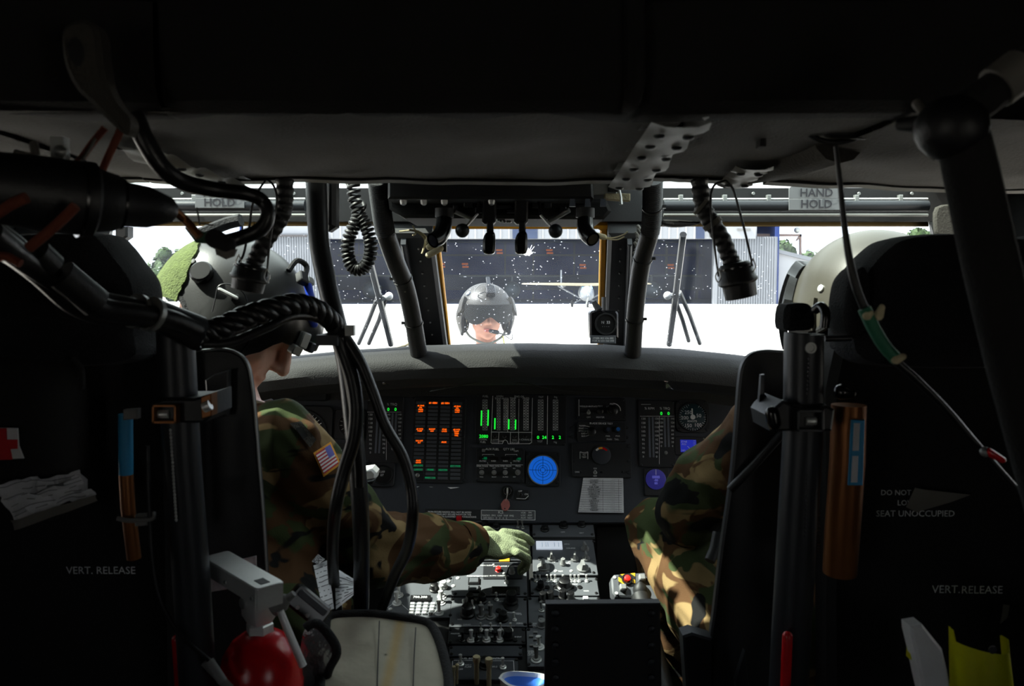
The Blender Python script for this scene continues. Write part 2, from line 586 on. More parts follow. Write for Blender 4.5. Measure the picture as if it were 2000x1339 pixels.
sl.prism([ws(1172, 432), ws(1186, 432), ws(1178, 700), ws(1166, 700)], 0.0, 0.016, 0.003, WSM)
sl.prism([ws(840, 431), ws(1188, 431), ws(1188, 437.5), ws(840, 437.5)], 0.0, 0.016, 0.003, WSM)
sl.prism([ws(1160, 433), ws(1186, 433), ws(1186, 458), ws(1178, 444)], 0.0, 0.0165, 0.003, WSM)
trim(6, sl, M['yellow'], 'yellow rubber seal around the centre windshield')
sl = MB()
sl.prism([ws(222, 431), ws(772, 431), ws(772, 434), ws(222, 434)], 0.0, 0.012, 0.002, WSM)
trim(7, sl, M['oldseal'], 'thin yellowed seal along the left windshield top')
sl = MB()
sl.prism([ws(1262, 432), ws(1812, 432), ws(1812, 435), ws(1262, 435)], 0.0, 0.012, 0.002, WSM)
trim(8, sl, M['oldseal'], 'thin yellowed seal along the right windshield top')
# slim mouldings with rivets along the posts
def rivets(pts, r=0.0028):
    mb = MB()
    for p in pts:
        mb.ell(p, (r, r, r), nu=8, nv=4)
    return mb
pa = lambda px, py, o: PP(px, py, WSO, WSN) + WSN * o
for k, (x0, x1, o) in enumerate(((820, 853, 0.051), (1209, 1203, 0.051))):
    pts = [pa(x0 + (x1 - x0) * t, 450 + 220 * t, o) for t in [i / 9 for i in range(10)]]
    rivets(pts).build('rivet_row', M['alu'], bpy.data.objects['trim_%d' % (k + 1)])
for k, pix in enumerate(([(786, 430), (796, 430), (842, 700), (830, 700)], [(1222, 430), (1231, 430), (1222, 700), (1213, 700)])):
    wslab(pix, 0.05, 0.07, 0.004).build('moulding', M['tube'], bpy.data.objects['trim_%d' % (k + 1)])

# --- eyebrow windows in the roof, roof centre and sides
def roofbox(x0, x1, y0, y1, z0=2.02, z1=2.06):
    mb = MB(); mb.box(((x0 + x1) / 2, (y0 + y1) / 2, (z0 + z1) / 2), (x1 - x0, y1 - y0, z1 - z0)); return mb
struct(roofbox(-0.90, -0.26, 1.22, 1.91, 2.035, 2.041), 'window_4', MATS['eyebrow_glass'], 'eyebrow roof window above the left seat', 'window')
struct(roofbox(0.24, 0.92, 1.22, 1.91, 2.035, 2.041), 'window_5', MATS['eyebrow_glass'], 'eyebrow roof window above the right seat', 'window')
rf = roofbox(-0.26, 0.24, 1.22, 1.9)
rf.box((-1.02, 1.55, 2.04), (0.24, 0.75, 0.04)); rf.box((1.03, 1.55, 2.04), (0.22, 0.75, 0.04))
trim(9, rf, M['black'], 'black roof framing between the eyebrow windows')

# --- ceiling: cabin roof, the padded overhead beam and the headliner in front of it
mb = MB()
mb.box((0, -0.4, 2.28), (2.28, 2.5, 0.05))
mb.box((0, 1.02, 2.08), (2.2, 0.5, 0.03))
mb.box((0, 0.90, 2.14), (2.26, 0.03, 0.30))
mb.box((0, 1.245, 2.05), (2.2, 0.03, 0.09))
ceil = struct(mb, 'ceiling', M['matte'], 'dark padded cabin ceiling with grey headliner panels', 'ceiling')
def beam_face(x0, x1, name, bulge):
    mb = MB()
    rows = []
    prof = [(0.86, 1.970), (0.815, 1.968), (0.795, 1.976), (0.788, 1.99), (0.786, 2.03), (0.784, 2.12), (0.79, 2.25), (0.86, 2.26)]
    n = 26
    for j in range(n + 1):
        x = x0 + (x1 - x0) * j / n
        e = min(1.0, min(j, n - j) / 2.0)
        row = []
        for (y, z) in prof:
            nz = noise.noise(V((x * 4, z * 6, 1.3))) * 0.008
            row.append(V((x, y - bulge * (e ** 0.5) + nz, z + nz * 0.4)))
        rows.append(row)
    mb.loft(rows, closed=False)
    return mb.build(name, M['padblack'], ceil)
beam_face(-1.1, -0.335, 'overhead_blanket', 0.006)
beam_face(-0.33, 0.118, 'overhead_blanket', 0.012)
beam_face(0.123, 1.1, 'overhead_blanket', 0.008)
mb = MB(); mb.tube(spline([P(316, 213, 0.80), P(420, 213, 0.795), P(700, 210, 0.795), P(1000, 206, 0.795), P(1124, 205, 0.795)]), 0.0016, 6)
mb.tube(spline([P(316, 213, 0.80), P(300, 190, 0.79), P(290, 150, 0.785), P(288, 90, 0.785)]), 0.0012, 6)
mb.build('piping', M['pad'], ceil)
mb = MB(); mb.tube(spline([P(1238, 0, 0.775), P(1240, 120, 0.775), P(1236, 190, 0.78), P(1225, 215, 0.80)]), [0.010, 0.010, 0.006], 8)
mb.build('blanket_fold', M['padblack'], ceil)

def liner(x0, x1, name, sag=0.006, y1=1.262, zoff=0.0):
    mb = MB()
    nx, ny = 36, 16
    top, bot = [], []
    def zz(x, y):
        t = (x - x0) / (x1 - x0); u = (y - 0.80) / (y1 - 0.80)
        z = 1.972 - 0.004 * u + zoff - 0.012 * abs(x) ** 2
        z -= sag * 4 * t * (1 - t) * (0.5 + 0.5 * u)
        z += 0.006 * noise.noise(V((x * 5, y * 5, 0.7 + x0))) + 0.003 * noise.noise(V((x * 14, y * 11, 2)))
        return z
    rows = []
    for j in range(ny + 1):
        y = 0.80 + (y1 - 0.80) * j / ny
        rows.append([V((x0 + (x1 - x0) * i / nx, y + (0.008 * noise.noise(V((i * 0.4, x0, 3)))) * (j == ny), zz(x0 + (x1 - x0) * i / nx, y))) for i in range(nx + 1)])
    mb.loft(rows, closed=False)
    up = [[p + V((0, 0, 0.02)) for p in r] for r in rows]
    mb.loft(up[::-1], closed=False)
    mb.loft([rows[-1], up[-1]], closed=False)
    o = mb.build(name, M['pad'], ceil)
    tp = MB()
    edge = rows[-1]
    a = [p + V((0, -0.016, -0.003)) for p in edge]; b = [p + V((0, 0.006, -0.005)) for p in edge]; c = [p + V((0, 0.008, 0.012)) for p in edge]
    tp.loft([a, b, c], closed=False)
    tp.loft([[p + V((0, 0.001, 0.003)) for p in c], [p + V((0, 0.0, 0.002)) for p in a]], closed=False)
    tp.build('edge_tape', M['tape'], o)
    st = MB(); st.tube([p + V((0, -0.020, -0.0015)) for p in edge], 0.0022, 6)
    st.build('edge_seam', M['padblack'], o)
    return o
liner(-1.06, -0.555, 'headliner_panel', 0.004, 1.262, -0.002)
liner(-0.55, 0.175, 'headliner_panel', 0.007)
liner(0.18, 0.38, 'headliner_panel', 0.004)
liner(0.385, 1.06, 'headliner_panel', 0.010, 1.262, -0.004)
mb = MB(); mb.ell(P(643, 275, 1.0), (0.0085, 0.0085, 0.0025)); mb.build('vent_button', M['foam'], ceil)

def strip(path, wid, Y0, Y1, snaps, name='snap_strip'):
    """riveted double strip running fore and aft under the headliner"""
    mb = MB()
    n = len(path)
    P3 = [P(px, py, Y0 + (Y1 - Y0) * i / (n - 1)) for i, (px, py) in enumerate(path)]
    P3 = [p + V((0, 0, -0.014)) for p in spline(P3, 6)]
    a, m1, b, rid = [], [], [], []
    for i, p in enumerate(P3):
        t = i / (len(P3) - 1)
        w = wid * 0.5
        wob = 0.0035 * math.sin(t * 22)
        a.append(p + V((-w + wob * 0.6, 0, 0.001 + wob)))
        m1.append(p + V((-0.002, 0, -0.004)))
        rid.append(p + V((0.003, 0, -0.004)))
        b.append(p + V((w + wob * 0.6, 0, 0.001 - wob)))
    mb.loft([a, [(x + y) / 2 + V((0, 0, -0.002)) for x, y in zip(a, m1)], m1, rid, [(x + y) / 2 + V((0, 0, -0.002)) for x, y in zip(b, rid)], b], closed=False)
    mb.loft([[p + V((0, 0, 0.012)) for p in b], [p + V((0, 0, 0.012)) for p in a]], closed=False)
    o = mb.build(name, M['strip'], ceil)
    sm = MB(); sm.lathe([(0.006, 0.0), (0.006, -0.002), (0.004, -0.0035), (0.0015, -0.0038)][::-1], 10)
    me = sm.mesh('snap', M['tube'])
    for s in snaps:
        k = int(s * (len(P3) - 1))
        for sx in (-1, 1):
            inst(me, 'snap', o, Matrix.Translation(P3[k] + V((sx * wid * 0.27, 0.004 * sx, -0.004))))
    return o
strip([(1332, 212), (1290, 262), (1255, 310), (1225, 348)], 0.058, 0.80, 1.262, (0.12, 0.3, 0.45, 0.62, 0.78, 0.95))
strip([(255, 262), (330, 300), (400, 325), (465, 350)], 0.052, 0.95, 1.255, (0.35, 0.55, 0.75, 0.92))
strip([(1475, 305), (1455, 322), (1432, 345)], 0.05, 1.10, 1.262, (0.3, 0.85))
# padded roll on the right of the headliner
mb = MB(); mb.tube(spline([P(1640, 262, 1.0), P(1560, 300, 1.1), P(1500, 325, 1.2), P(1440, 345, 1.26)]), [0.035, 0.03, 0.022, 0.014], 12)
mb.build('headliner_roll', M['pad'], ceil)

# --- glareshield
def glare():
    mb = MB()
    prof = [(2.46, -0.235), (2.2, -0.175), (1.95, -0.135), (1.85, -0.126), (1.80, -0.127), (1.765, -0.135), (1.745, -0.149), (1.738, -0.168), (1.745, -0.190), (1.78, -0.208), (1.84, -0.220), (1.93, -0.225), (1.99, -0.228), (1.99, -0.26), (2.46, -0.285)]
    rings = []
    n = 44
    for j in range(n + 1):
        x = -0.93 + 1.86 * j / n
        dz = -0.105 * (x - 0.02) ** 2 - 0.16 * max(0, abs(x) - 0.45) ** 2
        rings.append([V((x, y - 0.05 * max(0, 0.3 - abs(x)) * (y < 1.8) + 0.0025 * noise.noise(V((x * 9, i, 0))), 1.8 + z + dz + 0.002 * noise.noise(V((x * 12, i * 0.7, 5))))) for i, (y, z) in enumerate(prof)])
    return mb.loft(rings)
gl = glare().single('glareshield', 'long charcoal padded glareshield over the instrument panel', 'glareshield', M['hood'])
# ================================================================ instrument panel
class Face:
    """a flat face in the cockpit; pixels are turned into positions on that face"""
    def __init__(s, o, x, y):
        s.m = frame(o, x, y)
        s.o, s.n = o, V(s.m.col[2][:3])
        s.inv = s.m.inverted()
    def at(s, px, py, z=0.0):
        return PP(px, py, s.o + s.n * z, s.n)
    def pan(s, name, label, cat, px, py, group=None):
        m = s.m.copy()
        m.translation = s.at(px, py)
        return Pan(s, thing(name, label, cat, m, group))
KN = {}
class Pan:
    """one unit mounted on a face; its parts are placed by pixel, heights in metres"""
    def __init__(s, face, o):
        s.f, s.o = face, o
        s.inv = W[o.name].inverted()
        s.mk = MB()
        s.mk2 = MB()
        c = W[o.name].translation
        s.k = c.y / F            # metres per pixel here
    def l(s, px, py):
        p = s.inv @ s.f.at(px, py)
        return V((p.x, p.y, 0))
    def rect(s, x0, y0, x1, y1):
        a, b = s.l(x0, y1), s.l(x1, y0)
        c, d = s.l(x0, y0), s.l(x1, y1)
        w = ((b.x - c.x) + (d.x - a.x)) / 2; h = ((c.y - a.y) + (b.y - d.y)) / 2
        m = (a + b + c + d) / 4
        return m.x, m.y, abs(w), abs(h)
    def plate(s, x0, y0, x1, y1, z0, z1, m, name, r=0.003, ch=0.001, parent=None, label=None):
        cx, cy, w, h = s.rect(x0, y0, x1, y1)
        mb = MB(); mb.rbox((cx, cy), (w, h, z1 - z0), r, ch, z0)
        return mb.build(name, m, parent or s.o, label, local=True)
    def disc(s, px, py, r, z0, z1, m, name, n=28, hole=0, parent=None, label=None):
        p = s.l(px, py)
        mb = MB()
        if hole:
            mb.lathe([(hole, z0), (r, z0), (r, z1 - 0.001), (r - 0.001, z1), (hole + 0.0005, z1), (hole, z0)], n, Matrix.Translation(p), caps=False)
        else:
            mb.lathe([(r, z0), (r, z1 - (z1 - z0) * 0.15), (r * 0.94, z1)], n, Matrix.Translation(p))
        return mb.build(name, m, parent or s.o, label, local=True)
    def piece(s, key, maker, px, py, z, name, rot=0.0, label=None, parent=None):
        if key not in KN:
            KN[key] = maker()
        return inst(KN[key], name, parent or s.o, Matrix.Translation(s.l(px, py) + V((0, 0, z))) @ Matrix.Rotation(rot, 4, 'Z'), label)
    def knob(s, px, py, r=0.008, h=0.014, z=0.002, m='knob', rot=0.0, name='knob'):
        def mk():
            mb = MB()
            mb.lathe([(r * 1.25, 0), (r * 1.25, h * 0.2), (r, h * 0.3), (r * 0.92, h * 0.95), (r * 0.8, h)], 18)
            mb.box((0, r * 0.5, h), (r * 0.25, r * 0.8, 0.0012))
            return mb.mesh(name, M[m])
        return s.piece(('k', r, h, m), mk, px, py, z, name, rot)
    def pointer(s, px, py, r=0.008, h=0.016, z=0.002, m='knobgrey', rot=0.0, name='pointer_knob'):
        def mk():
            mb = MB()
            mb.lathe([(r * 1.2, 0), (r * 1.2, h * 0.25), (r * 1.1, h * 0.3)], 18)
            mb.loft([[(-r * .45, -r, h * .25), (r * .45, -r, h * .25), (r * .45, r * 1.1, h * .25), (-r * .45, r * 1.1, h * .25)],
                     [(-r * .25, -r * .8, h), (r * .25, -r * .8, h), (r * .25, r * .9, h), (-r * .25, r * .9, h)]])
            return mb.mesh(name, M[m])
        return s.piece(('p', r, h, m), mk, px, py, z, name, rot)
    def toggle(s, px, py, h=0.016, z=0.002, m='steel', rot=0.3, name='toggle_switch', r=0.0022):
        def mk():
            mb = MB()
            mb.lathe([(r * 2.2, 0), (r * 2.2, 0.002), (r * 1.5, 0.003), (r * 1.4, 0.005)], 10)
            mb.tube([(0, 0, 0.003), (0, h * 0.2, h * 0.6), (0, h * 0.32, h), (0, h * 0.33, h * 1.05)], [r * .7, r * .8, r * 1.15, r * .6], 8)
            return mb.mesh(name, M[m])
        return s.piece(('t', h, m, r), mk, px, py, z, name, rot)
    def screw(s, px, py, r=0.0035, z=0.002, m='tube', name='screw'):
        def mk():
            mb = MB()
            mb.lathe([(r, 0), (r, 0.001), (r * .7, 0.0022)], 10)
            mb.box((0, 0, 0.0022), (r * 1.3, r * .25, 0.0004))
            return mb.mesh(name, M[m])
        return s.piece(('s', r, m), mk, px, py, z, name, rnd.random() * 3)
    def button(s, px, py, w=0.008, h=0.008, d=0.005, z=0.002, m='knobgrey', name='button'):
        def mk():
            mb = MB(); mb.rbox((0, 0), (w, h, d), 0.0012, 0.0008)
            return mb.mesh(name, M[m])
        return s.piece(('b', w, h, d, m), mk, px, py, z, name)
    def txt(s, t, px, py, size, z=0.0036, align='CENTER', dim=False, bold=0.0):
        (s.mk2 if dim else s.mk).text(t, size * s.k * 1.25, Matrix.Translation(s.l(px, py) + V((0, 0, z))), align, bold)
    def line(s, pts, wpx=1.0, z=0.0036, dim=False):
        w = wpx * s.k / 2
        q = [s.l(*p) for p in pts]
        for a, b in zip(q, q[1:]):
            d = (b - a).normalized() * w
            nrm = V((-d.y, d.x, 0))
            mb = s.mk2 if dim else s.mk
            mb.add([(p.x, p.y, z) for p in (a - d - nrm, b + d - nrm, b + d + nrm, a - d + nrm)], [(0, 1, 2, 3)])
    def done(s, parent=None):
        if s.mk.v: s.mk.build('marking', M['print'], parent or s.o, local=True)
        if s.mk2.v: s.mk2.build('worn_marking', M['dimprint'], parent or s.o, local=True)
    def glow(s, items, m, name, z=0.003, bold=0.02):
        """lit lettering: (text, px, py, size px)"""
        for t, px, py, sz in items:
            mb = MB(); mb.text(t, sz * s.k * 1.25, Matrix.Translation(s.l(px, py) + V((0, 0, z))), 'CENTER', bold)
            mb.build(name, m, s.o, local=True)

roll = R(-1.0)
PF = Face(P(1000, 900, 1.945), (math.cos(roll), 0, math.sin(roll)), (0, math.sin(R(18)), math.cos(R(18))))
# the panel board itself with a rolled lower edge
mb = MB()
q = [PF.inv @ PF.at(px, py) for px, py in ((430, 760), (1560, 775), (1560, 1020), (1165, 1022), (830, 1022), (430, 1010))]
mb.prism([(p.x, p.y) for p in q], -0.03, -0.002, 0.003, PF.m)
mb.single('instrument_panel', 'wide black instrument panel under the glareshield', 'instrument panel', M['panel'])

def scale(pn, x, y0, y1, n, wid=5.0, dim=True, hatch=True):
    """printed ladder scale"""
    for i in range(n + 1):
        y = y0 + (y1 - y0) * i / n
        pn.line([(x - wid / 2, y), (x + wid / 2, y)], 0.6, dim=dim)
        if hatch and i < n:
            y2 = y + (y1 - y0) / n
            pn.line([(x - wid / 2, y), (x + wid / 2, y2)], 0.5, dim=dim)
            pn.line([(x + wid / 2, y), (x - wid / 2, y2)], 0.5, dim=dim)
    pn.line([(x - wid / 2, y0), (x - wid / 2, y1)], 0.5, dim=dim)
    pn.line([(x + wid / 2, y0), (x + wid / 2, y1)], 0.5, dim=dim)

# --- rotor and torque vertical displays, one for each pilot
def vids(x, y, right):
    lb = 'vertical RPM and torque display right of the checklist card' if right else 'vertical RPM and torque display behind the hanging cables'
    p = PF.pan('vertical_scale_instrument', lb, 'instrument', x + 35, y + 65, 'vertical RPM and torque displays')
    p.plate(x, y, x + 70, y + 130, -0.002, 0.004, M['inst'], 'bezel', 0.003)
    z = 0.0045
    for bx, y1 in ((20, 111), (27, 111), (50, 91), (57, 91)):
        p.plate(x + bx - 1.8, y + 33, x + bx + 1.8, y + y1, 0.003, 0.0048, M['slat_l'], 'scale_bar', 0.0005, 0.0002)
    for i, t in enumerate(('130', '120', '110', '105', '100', '95', '90', '70', '40', '0')):
        yy = y + 36 + i * 8.2
        p.txt(t, x + 8, yy, 4.6, z, dim=True); p.txt(t, x + 34, yy, 4.6, z, dim=True)
    for i, t in enumerate(('140', '120', '100', '80', '60', '40', '20', '0')):
        yy = y + 36 + i * 7.6
        p.txt(t, x + 43, yy, 4.2, z, dim=True); p.txt(t, x + 65, yy, 4.2, z, dim=True)
    p.line([(x + 2, y + 31), (x + 68, y + 31)], 0.7, z, dim=True)
    p.line([(x + 39, y + 31), (x + 39, y + 124)], 0.7, z, dim=True)
    p.txt('% RPM', x + 20, y + 16, 5.5, z, dim=True); p.txt('% TRQ', x + 50, y + 16, 5.5, z, dim=True)
    p.line([(x + 4, y + 8), (x + 22, y + 8)], 0.8, z, dim=True)
    p.glow([('0', x + 43, y + 26, 7), ('0', x + 57, y + 26, 7)], M['green_l'], 'digit', 0.005)
    p.knob(x + 52, y + 102, 0.0035, 0.004, 0.004, 'knobgrey', name='lamp_button')
    for sx, sy in ((4, 126), (66, 126), (66, 4)): p.screw(x + sx, y + sy, 0.003, 0.004)
    p.done()
vids(716, 774, False)
vids(1248, 782, True)

# --- caution advisory panel
p = PF.pan('caution_panel', 'tall caution panel with lit amber and green captions', 'instrument', 856, 861)
p.plate(806, 775, 908, 943, -0.002, 0.003, M['inst'], 'bezel', 0.003)
lit = {(0, 1): ('#2 GEN', 'o'), (0, 2): ('#2 GEN', 'o')}
amber = {(0, 1): '#1 GEN', (0, 2): '#2 GEN', (1, 0): '#1 ENG\nOIL', (2, 0): 'PRESS\nLOW', (1, 3): '#2 ENG\nOIL', (2, 3): 'PRESS\nLOW',
         (7, 0): '#1 HYD\nPUMP', (7, 1): 'BOOST\nOFF', (7, 2): 'STAB\nLOCK', (7, 3): '#2 HYD\nPUMP', (8, 3): 'TRIM\nFAIL', (10, 0): 'SAS OFF\nFLT', (10, 2): 'AUX', (15, 0): 'GUST\nLOCK'}
greens = {(16, 0): 'APU ON', (16, 3): 'EXT PWR', (17, 1): 'PRIME', (17, 2): 'HEATER', (17, 0): 'CARGO', (19, 1): 'PARK ON'}
cme = {}
a0, a1 = p.l(811, 783), p.l(901, 938)
cw = (a1.x - a0.x) / 4.0; rh = (a0.y - a1.y) / 20.0
cell = MB(); cell.rbox((0, 0), (cw * 0.80, rh * 0.72, 0.0016), 0.0008, 0.0003); cellme = cell.mesh('caption_cell', M['cell'])
bk = MB()
for c in range(4):
    bk.rbox((a0.x + cw * (c + .5), (a0.y + a1.y) / 2), (cw * 0.86, a0.y - a1.y, 0.0006), 0.001, 0.0002, 0.003)
bk.build('column_frame', M['well'], p.o, local=True)
for c in range(4):
    for r_ in range(20):
        if c == 0 and r_ >= 18:
            continue
        cx, cy = a0.x + cw * (c + .5), a0.y - rh * (r_ + .5)
        o = inst(cellme, 'caption_cell', p.o, Matrix.Translation((cx, cy, 0.0032)))
        t, mm = amber.get((r_, c)), M['orange']
        if not t:
            t, mm = greens.get((r_, c)), M['green_d']
        if t:
            two = '\n' in t
            mb = MB(); mb.text(t, rh * (0.50 if two else 0.62), Matrix.Translation((0, 0, 0.0018)), 'CENTER', 0.025)
            mb.build('lit_caption', mm, o, local=True)
p.plate(811, 923, 829, 938, 0.003, 0.0045, M['tube'], 'test_switch_plate', 0.001)
p.knob(816, 928, 0.004, 0.006, 0.0045, 'alu', name='test_switch')
for x, y in ((808, 848), (905, 851), (906, 938), (808, 778)): p.screw(x, y, 0.004, 0.003)
p.done()

# --- central display unit
p = PF.pan('central_display_unit', 'central vertical gauge display with white outlines and green bars', 'instrument', 1017, 818)
p.plate(929, 770, 1106, 868, -0.002, 0.003, M['inst'], 'bezel', 0.003)
zx = lambda x: 690 + x * 0.21
zy = lambda y: 740 + y * 0.21
def zl(pts, w=1.0, **k): p.line([(zx(a), zy(b)) for a, b in pts], w, **k)
zl([(1298, 160), (1281, 590), (1290, 600), (1388, 602), (1394, 578), (1412, 566), (1432, 578), (1440, 603), (1640, 602), (1658, 590), (1666, 180)])
zl([(1283, 493), (1660, 497)]); zl([(1440, 185), (1436, 490)]); zl([(1541, 185), (1537, 490)], 0.8)
zl([(1355, 497), (1350, 600)]); zl([(1462, 497), (1460, 600)]); zl([(1538, 497), (1536, 600)]); zl([(1807, 160), (1803, 605)])
for cx, w_ in ((1225, 42), (1352, 30), (1414, 30), (1484, 42), (1606, 44), (1742, 46), (1880, 44)):
    scale(p, zx(cx), zy(195), zy(475), 11, w_ * 0.21)
for t, x, y in (('FUEL', 1230, 163), ('XMSN', 1362, 163), ('ENG OIL', 1545, 165), ('TGT', 1745, 170), ('Ng', 1882, 170), ('TEMP PRESS', 1380, 185), ('TEMP', 1484, 183), ('PRESS', 1606, 183),
                ('TOTAL\nFUEL', 1207, 575), ('TGT', 1735, 582), ('Ng', 1878, 588), ('LAMP\nTEST', 1318, 580), ('DIM', 1378, 580), ('DIG\nON/OFF', 1500, 582), ('1-CHAN-2', 1597, 565)):
    p.txt(t, zx(x), zy(y), 4.2, 0.0034, dim=True)
for x, y0, y1 in ((1192, 295, 435), (1254, 288, 435), (1317, 365, 468), (1446, 375, 468), (1509, 378, 470)):
    p.plate(zx(x) - 1.3, zy(y0), zx(x) + 1.3, zy(y1), 0.003, 0.0042, M['green_l'], 'lit_bar', 0.0003, 0.0001)
p.plate(zx(1168), zy(518), zx(1258), zy(552), 0.003, 0.0034, M['well'], 'digit_window', 0.001, 0.0002)
p.plate(zx(1672), zy(520), zx(1965), zy(565), 0.003, 0.0034, M['well'], 'digit_window', 0.001, 0.0002)
p.glow([('2080', zx(1213), zy(535), 7), ('0', zx(1718), zy(545), 7), ('24', zx(1776), zy(545), 7), ('2', zx(1856), zy(545), 7), ('2', zx(1920), zy(545), 7)], M['green_l'], 'digit', 0.004)
for x in (1318, 1405, 1500, 1597): p.knob(zx(x), zy(535), 0.004, 0.006, 0.003, 'knob')
for x, y in ((1160, 600), (1960, 610), (1160, 150), (1960, 150)): p.screw(zx(x), zy(y), 0.0032, 0.003)
p.done()

# --- auxiliary fuel panel
p = PF.pan('auxiliary_fuel_panel', 'small grey-lettered AUX FUEL quantity panel below the green bars', 'instrument', 976, 907)
p.plate(930, 875, 1024, 941, -0.002, 0.006, M['inst'], 'faceplate', 0.003)
for t, x, y, s in (('AUX FUEL', 1293, 655, 6.5), ('QTY LBS', 1447, 655, 6.5), ('CAPS', 1515, 672, 4.5), ('OUTBD', 1205, 765, 4.4), ('INBD', 1305, 765, 4.4), ('INBD', 1415, 765, 4.4), ('OUTBD', 1520, 765, 4.4), ('L', 1252, 783, 4.5), ('R', 1468, 783, 4.5),
                   ('XFER MODE', 1200, 812, 4.6), ('MAN XFER', 1315, 812, 4.6), ('XFER FROM', 1418, 812, 4.6), ('PRESS', 1533, 812, 4.6), ('AUTO', 1195, 832, 3.4), ('LEFT', 1310, 830, 3.4), ('INBD', 1415, 832, 3.4), ('ALL', 1497, 832, 3.4), ('MAN', 1193, 912, 3.4), ('RIGHT', 1310, 912, 3.4), ('OUTBD', 1415, 912, 3.4), ('OFF', 1497, 912, 3.4)):
    p.txt(t, zx(x), zy(y), s * .74, 0.0065)
for a, b in ((1150, 1575),): p.line([(zx(a), zy(800)), (zx(b), zy(800))], 0.7, 0.0065)
for a, b in ((1202, 1310), (1415, 1522)):
    p.line([(zx(a), zy(712)), (zx(a), zy(703)), (zx(b), zy(703)), (zx(b), zy(712))], 0.6, 0.0065)
for x in (1207, 1310, 1417, 1522):
    p.plate(zx(x - 42), zy(722), zx(x + 42), zy(755), 0.006, 0.0064, M['well'], 'digit_window', 0.001, 0.0002)
p.glow([('-10', zx(1222), zy(740), 5.5), ('-10', zx(1536), zy(745), 5.5)], M['green_d'], 'digit', 0.0068)
p.button(zx(1212), zy(665), 0.008, 0.007, 0.003, 0.006, 'knobgrey')
for x in (1195, 1310, 1413): p.knob(zx(x), zy(870), 0.0048, 0.011, 0.006, 'knobgrey')
p.pointer(zx(1530), zy(870), 0.0055, 0.012, 0.006, 'knobgrey', 0.6)
for x, y in ((1158, 655), (1570, 655), (1152, 935), (1566, 940)): p.screw(zx(x), zy(y), 0.0032, 0.006)
p.done()

# --- blue radar warning scope
p = PF.pan('radar_warning_scope', 'round bright blue scope with black rings and crosshair', 'instrument', 1060, 917)
p.plate(1027, 882, 1094, 949, -0.002, 0.004, M['inst'], 'bezel', 0.006)
k = p.k
p.disc(1060, 918, 30 * k, 0.004, 0.010, M['alu'], 'rim', 36, 27.5 * k)
sc = p.disc(1060, 918, 27.6 * k, 0.003, 0.006, M['blue_l'], 'screen', 36)
mb = MB()
for rr in (5, 9, 14, 20):
    mb.lathe([((rr - .35) * k, 0.0063), ((rr + .35) * k, 0.0063)], 36, Matrix.Translation(p.l(1060, 918)), caps=False)
for a in range(0, 360, 90):
    mb.box((0, 15 * k, 0.0063), (0.8 * k, 24 * k, 0.0003), Matrix.Translation(p.l(1060, 918)) @ Matrix.Rotation(R(a), 4, 'Z'))
mb.build('reticle', M['well'], sc, local=True)
for x, y in ((1032, 887), (1089, 888), (1032, 943), (1088, 942)): p.screw(x, y, 0.004, 0.004)

# --- blade de-ice stack (three plates)
z2x = lambda x: 1080 + x * 0.21
z2y = lambda y: 740 + y * 0.21
p = PF.pan('windshield_heat_panel', 'upper black switch panel with one large round dial, right of the gauge display', 'instrument', 1175, 800)
p.plate(1128, 778, 1222, 821, -0.002, 0.005, M['inst'], 'faceplate', 0.003)
p.toggle(z2x(330), z2y(315), 0.012, 0.005, 'alu'); p.knob(z2x(438), z2y(300), 0.0062, 0.010, 0.005, 'knob'); p.knob(z2x(550), z2y(295), 0.0105, 0.014, 0.005, 'knob', 0.8)
for t, x, y in (('WSHLD ANTI-ICE', 330, 258), ('OFF', 330, 358), ('TEST', 438, 258), ('HEATER', 438, 358), ('MED', 548, 235), ('LOW', 518, 260)): p.txt(t, z2x(x), z2y(y), 3.6, 0.0055)
p.line([(z2x(240), z2y(195)), (z2x(240), z2y(365))], 0.9, 0.0055, dim=True)
c = p.l(z2x(560), z2y(300))
pts = [(z2x(550) + 16 * math.sin(R(a)), z2y(295) - 14 * math.cos(R(a))) for a in range(10, 100, 10)]
p.line(pts, 1.6, 0.0055)
for x, y in ((1131, 815), (1219, 815), (1219, 782)): p.screw(x, y, 0.0035, 0.005)
p.done()
p = PF.pan('blade_test_panel', 'BLADE DE-ICE TEST panel with two blue-tipped push lamps', 'instrument', 1175, 842)
p.plate(1128, 824, 1222, 862, -0.002, 0.005, M['inst'], 'faceplate', 0.003)
p.txt('BLADE DE-ICE TEST', z2x(447), z2y(416), 4.2, 0.0055)
for i, t in enumerate(('NORM', 'SYNC 1', 'SYNC 2', 'OAT', 'EOT')): p.txt(t, z2x(300), z2y(438 + i * 24), 3.2, 0.0055, 'RIGHT'); p.line([(z2x(303), z2y(438 + i * 24)), (z2x(336), z2y(446 + i * 19))], 0.5, 0.0055)
p.knob(z2x(357), z2y(490), 0.0085, 0.013, 0.005, 'knob', 1.4)
M['bluecap'] = mat('blue_cap', (40, 110, 190), 0.3)
M['slatecap'] = mat('slate_cap', (52, 62, 84), 0.3)
for x, mm in ((508, 'slatecap'), (600, 'bluecap')):
    p.disc(z2x(x), z2y(472), 0.0075, 0.005, 0.012, M['tube'], 'lamp_collar', 18); p.disc(z2x(x), z2y(472), 0.0048, 0.012, 0.014, M[mm], 'lamp_cap', 16)
for t, x in (('PWR', 508), ('PWR', 600)): p.txt(t, z2x(x), z2y(533), 3.2, 0.0055)
p.txt('MAIN    TAIL', z2x(553), z2y(563), 3.4, 0.0055)
for x, y in ((1224, 834), (1224, 854), (1119, 835), (1119, 853)): p.screw(x, y, 0.0042, 0.0)
p.done()
p = PF.pan('blade_deice_panel', 'panel with a coloured arc meter above the taped checklist card', 'instrument', 1174, 899)
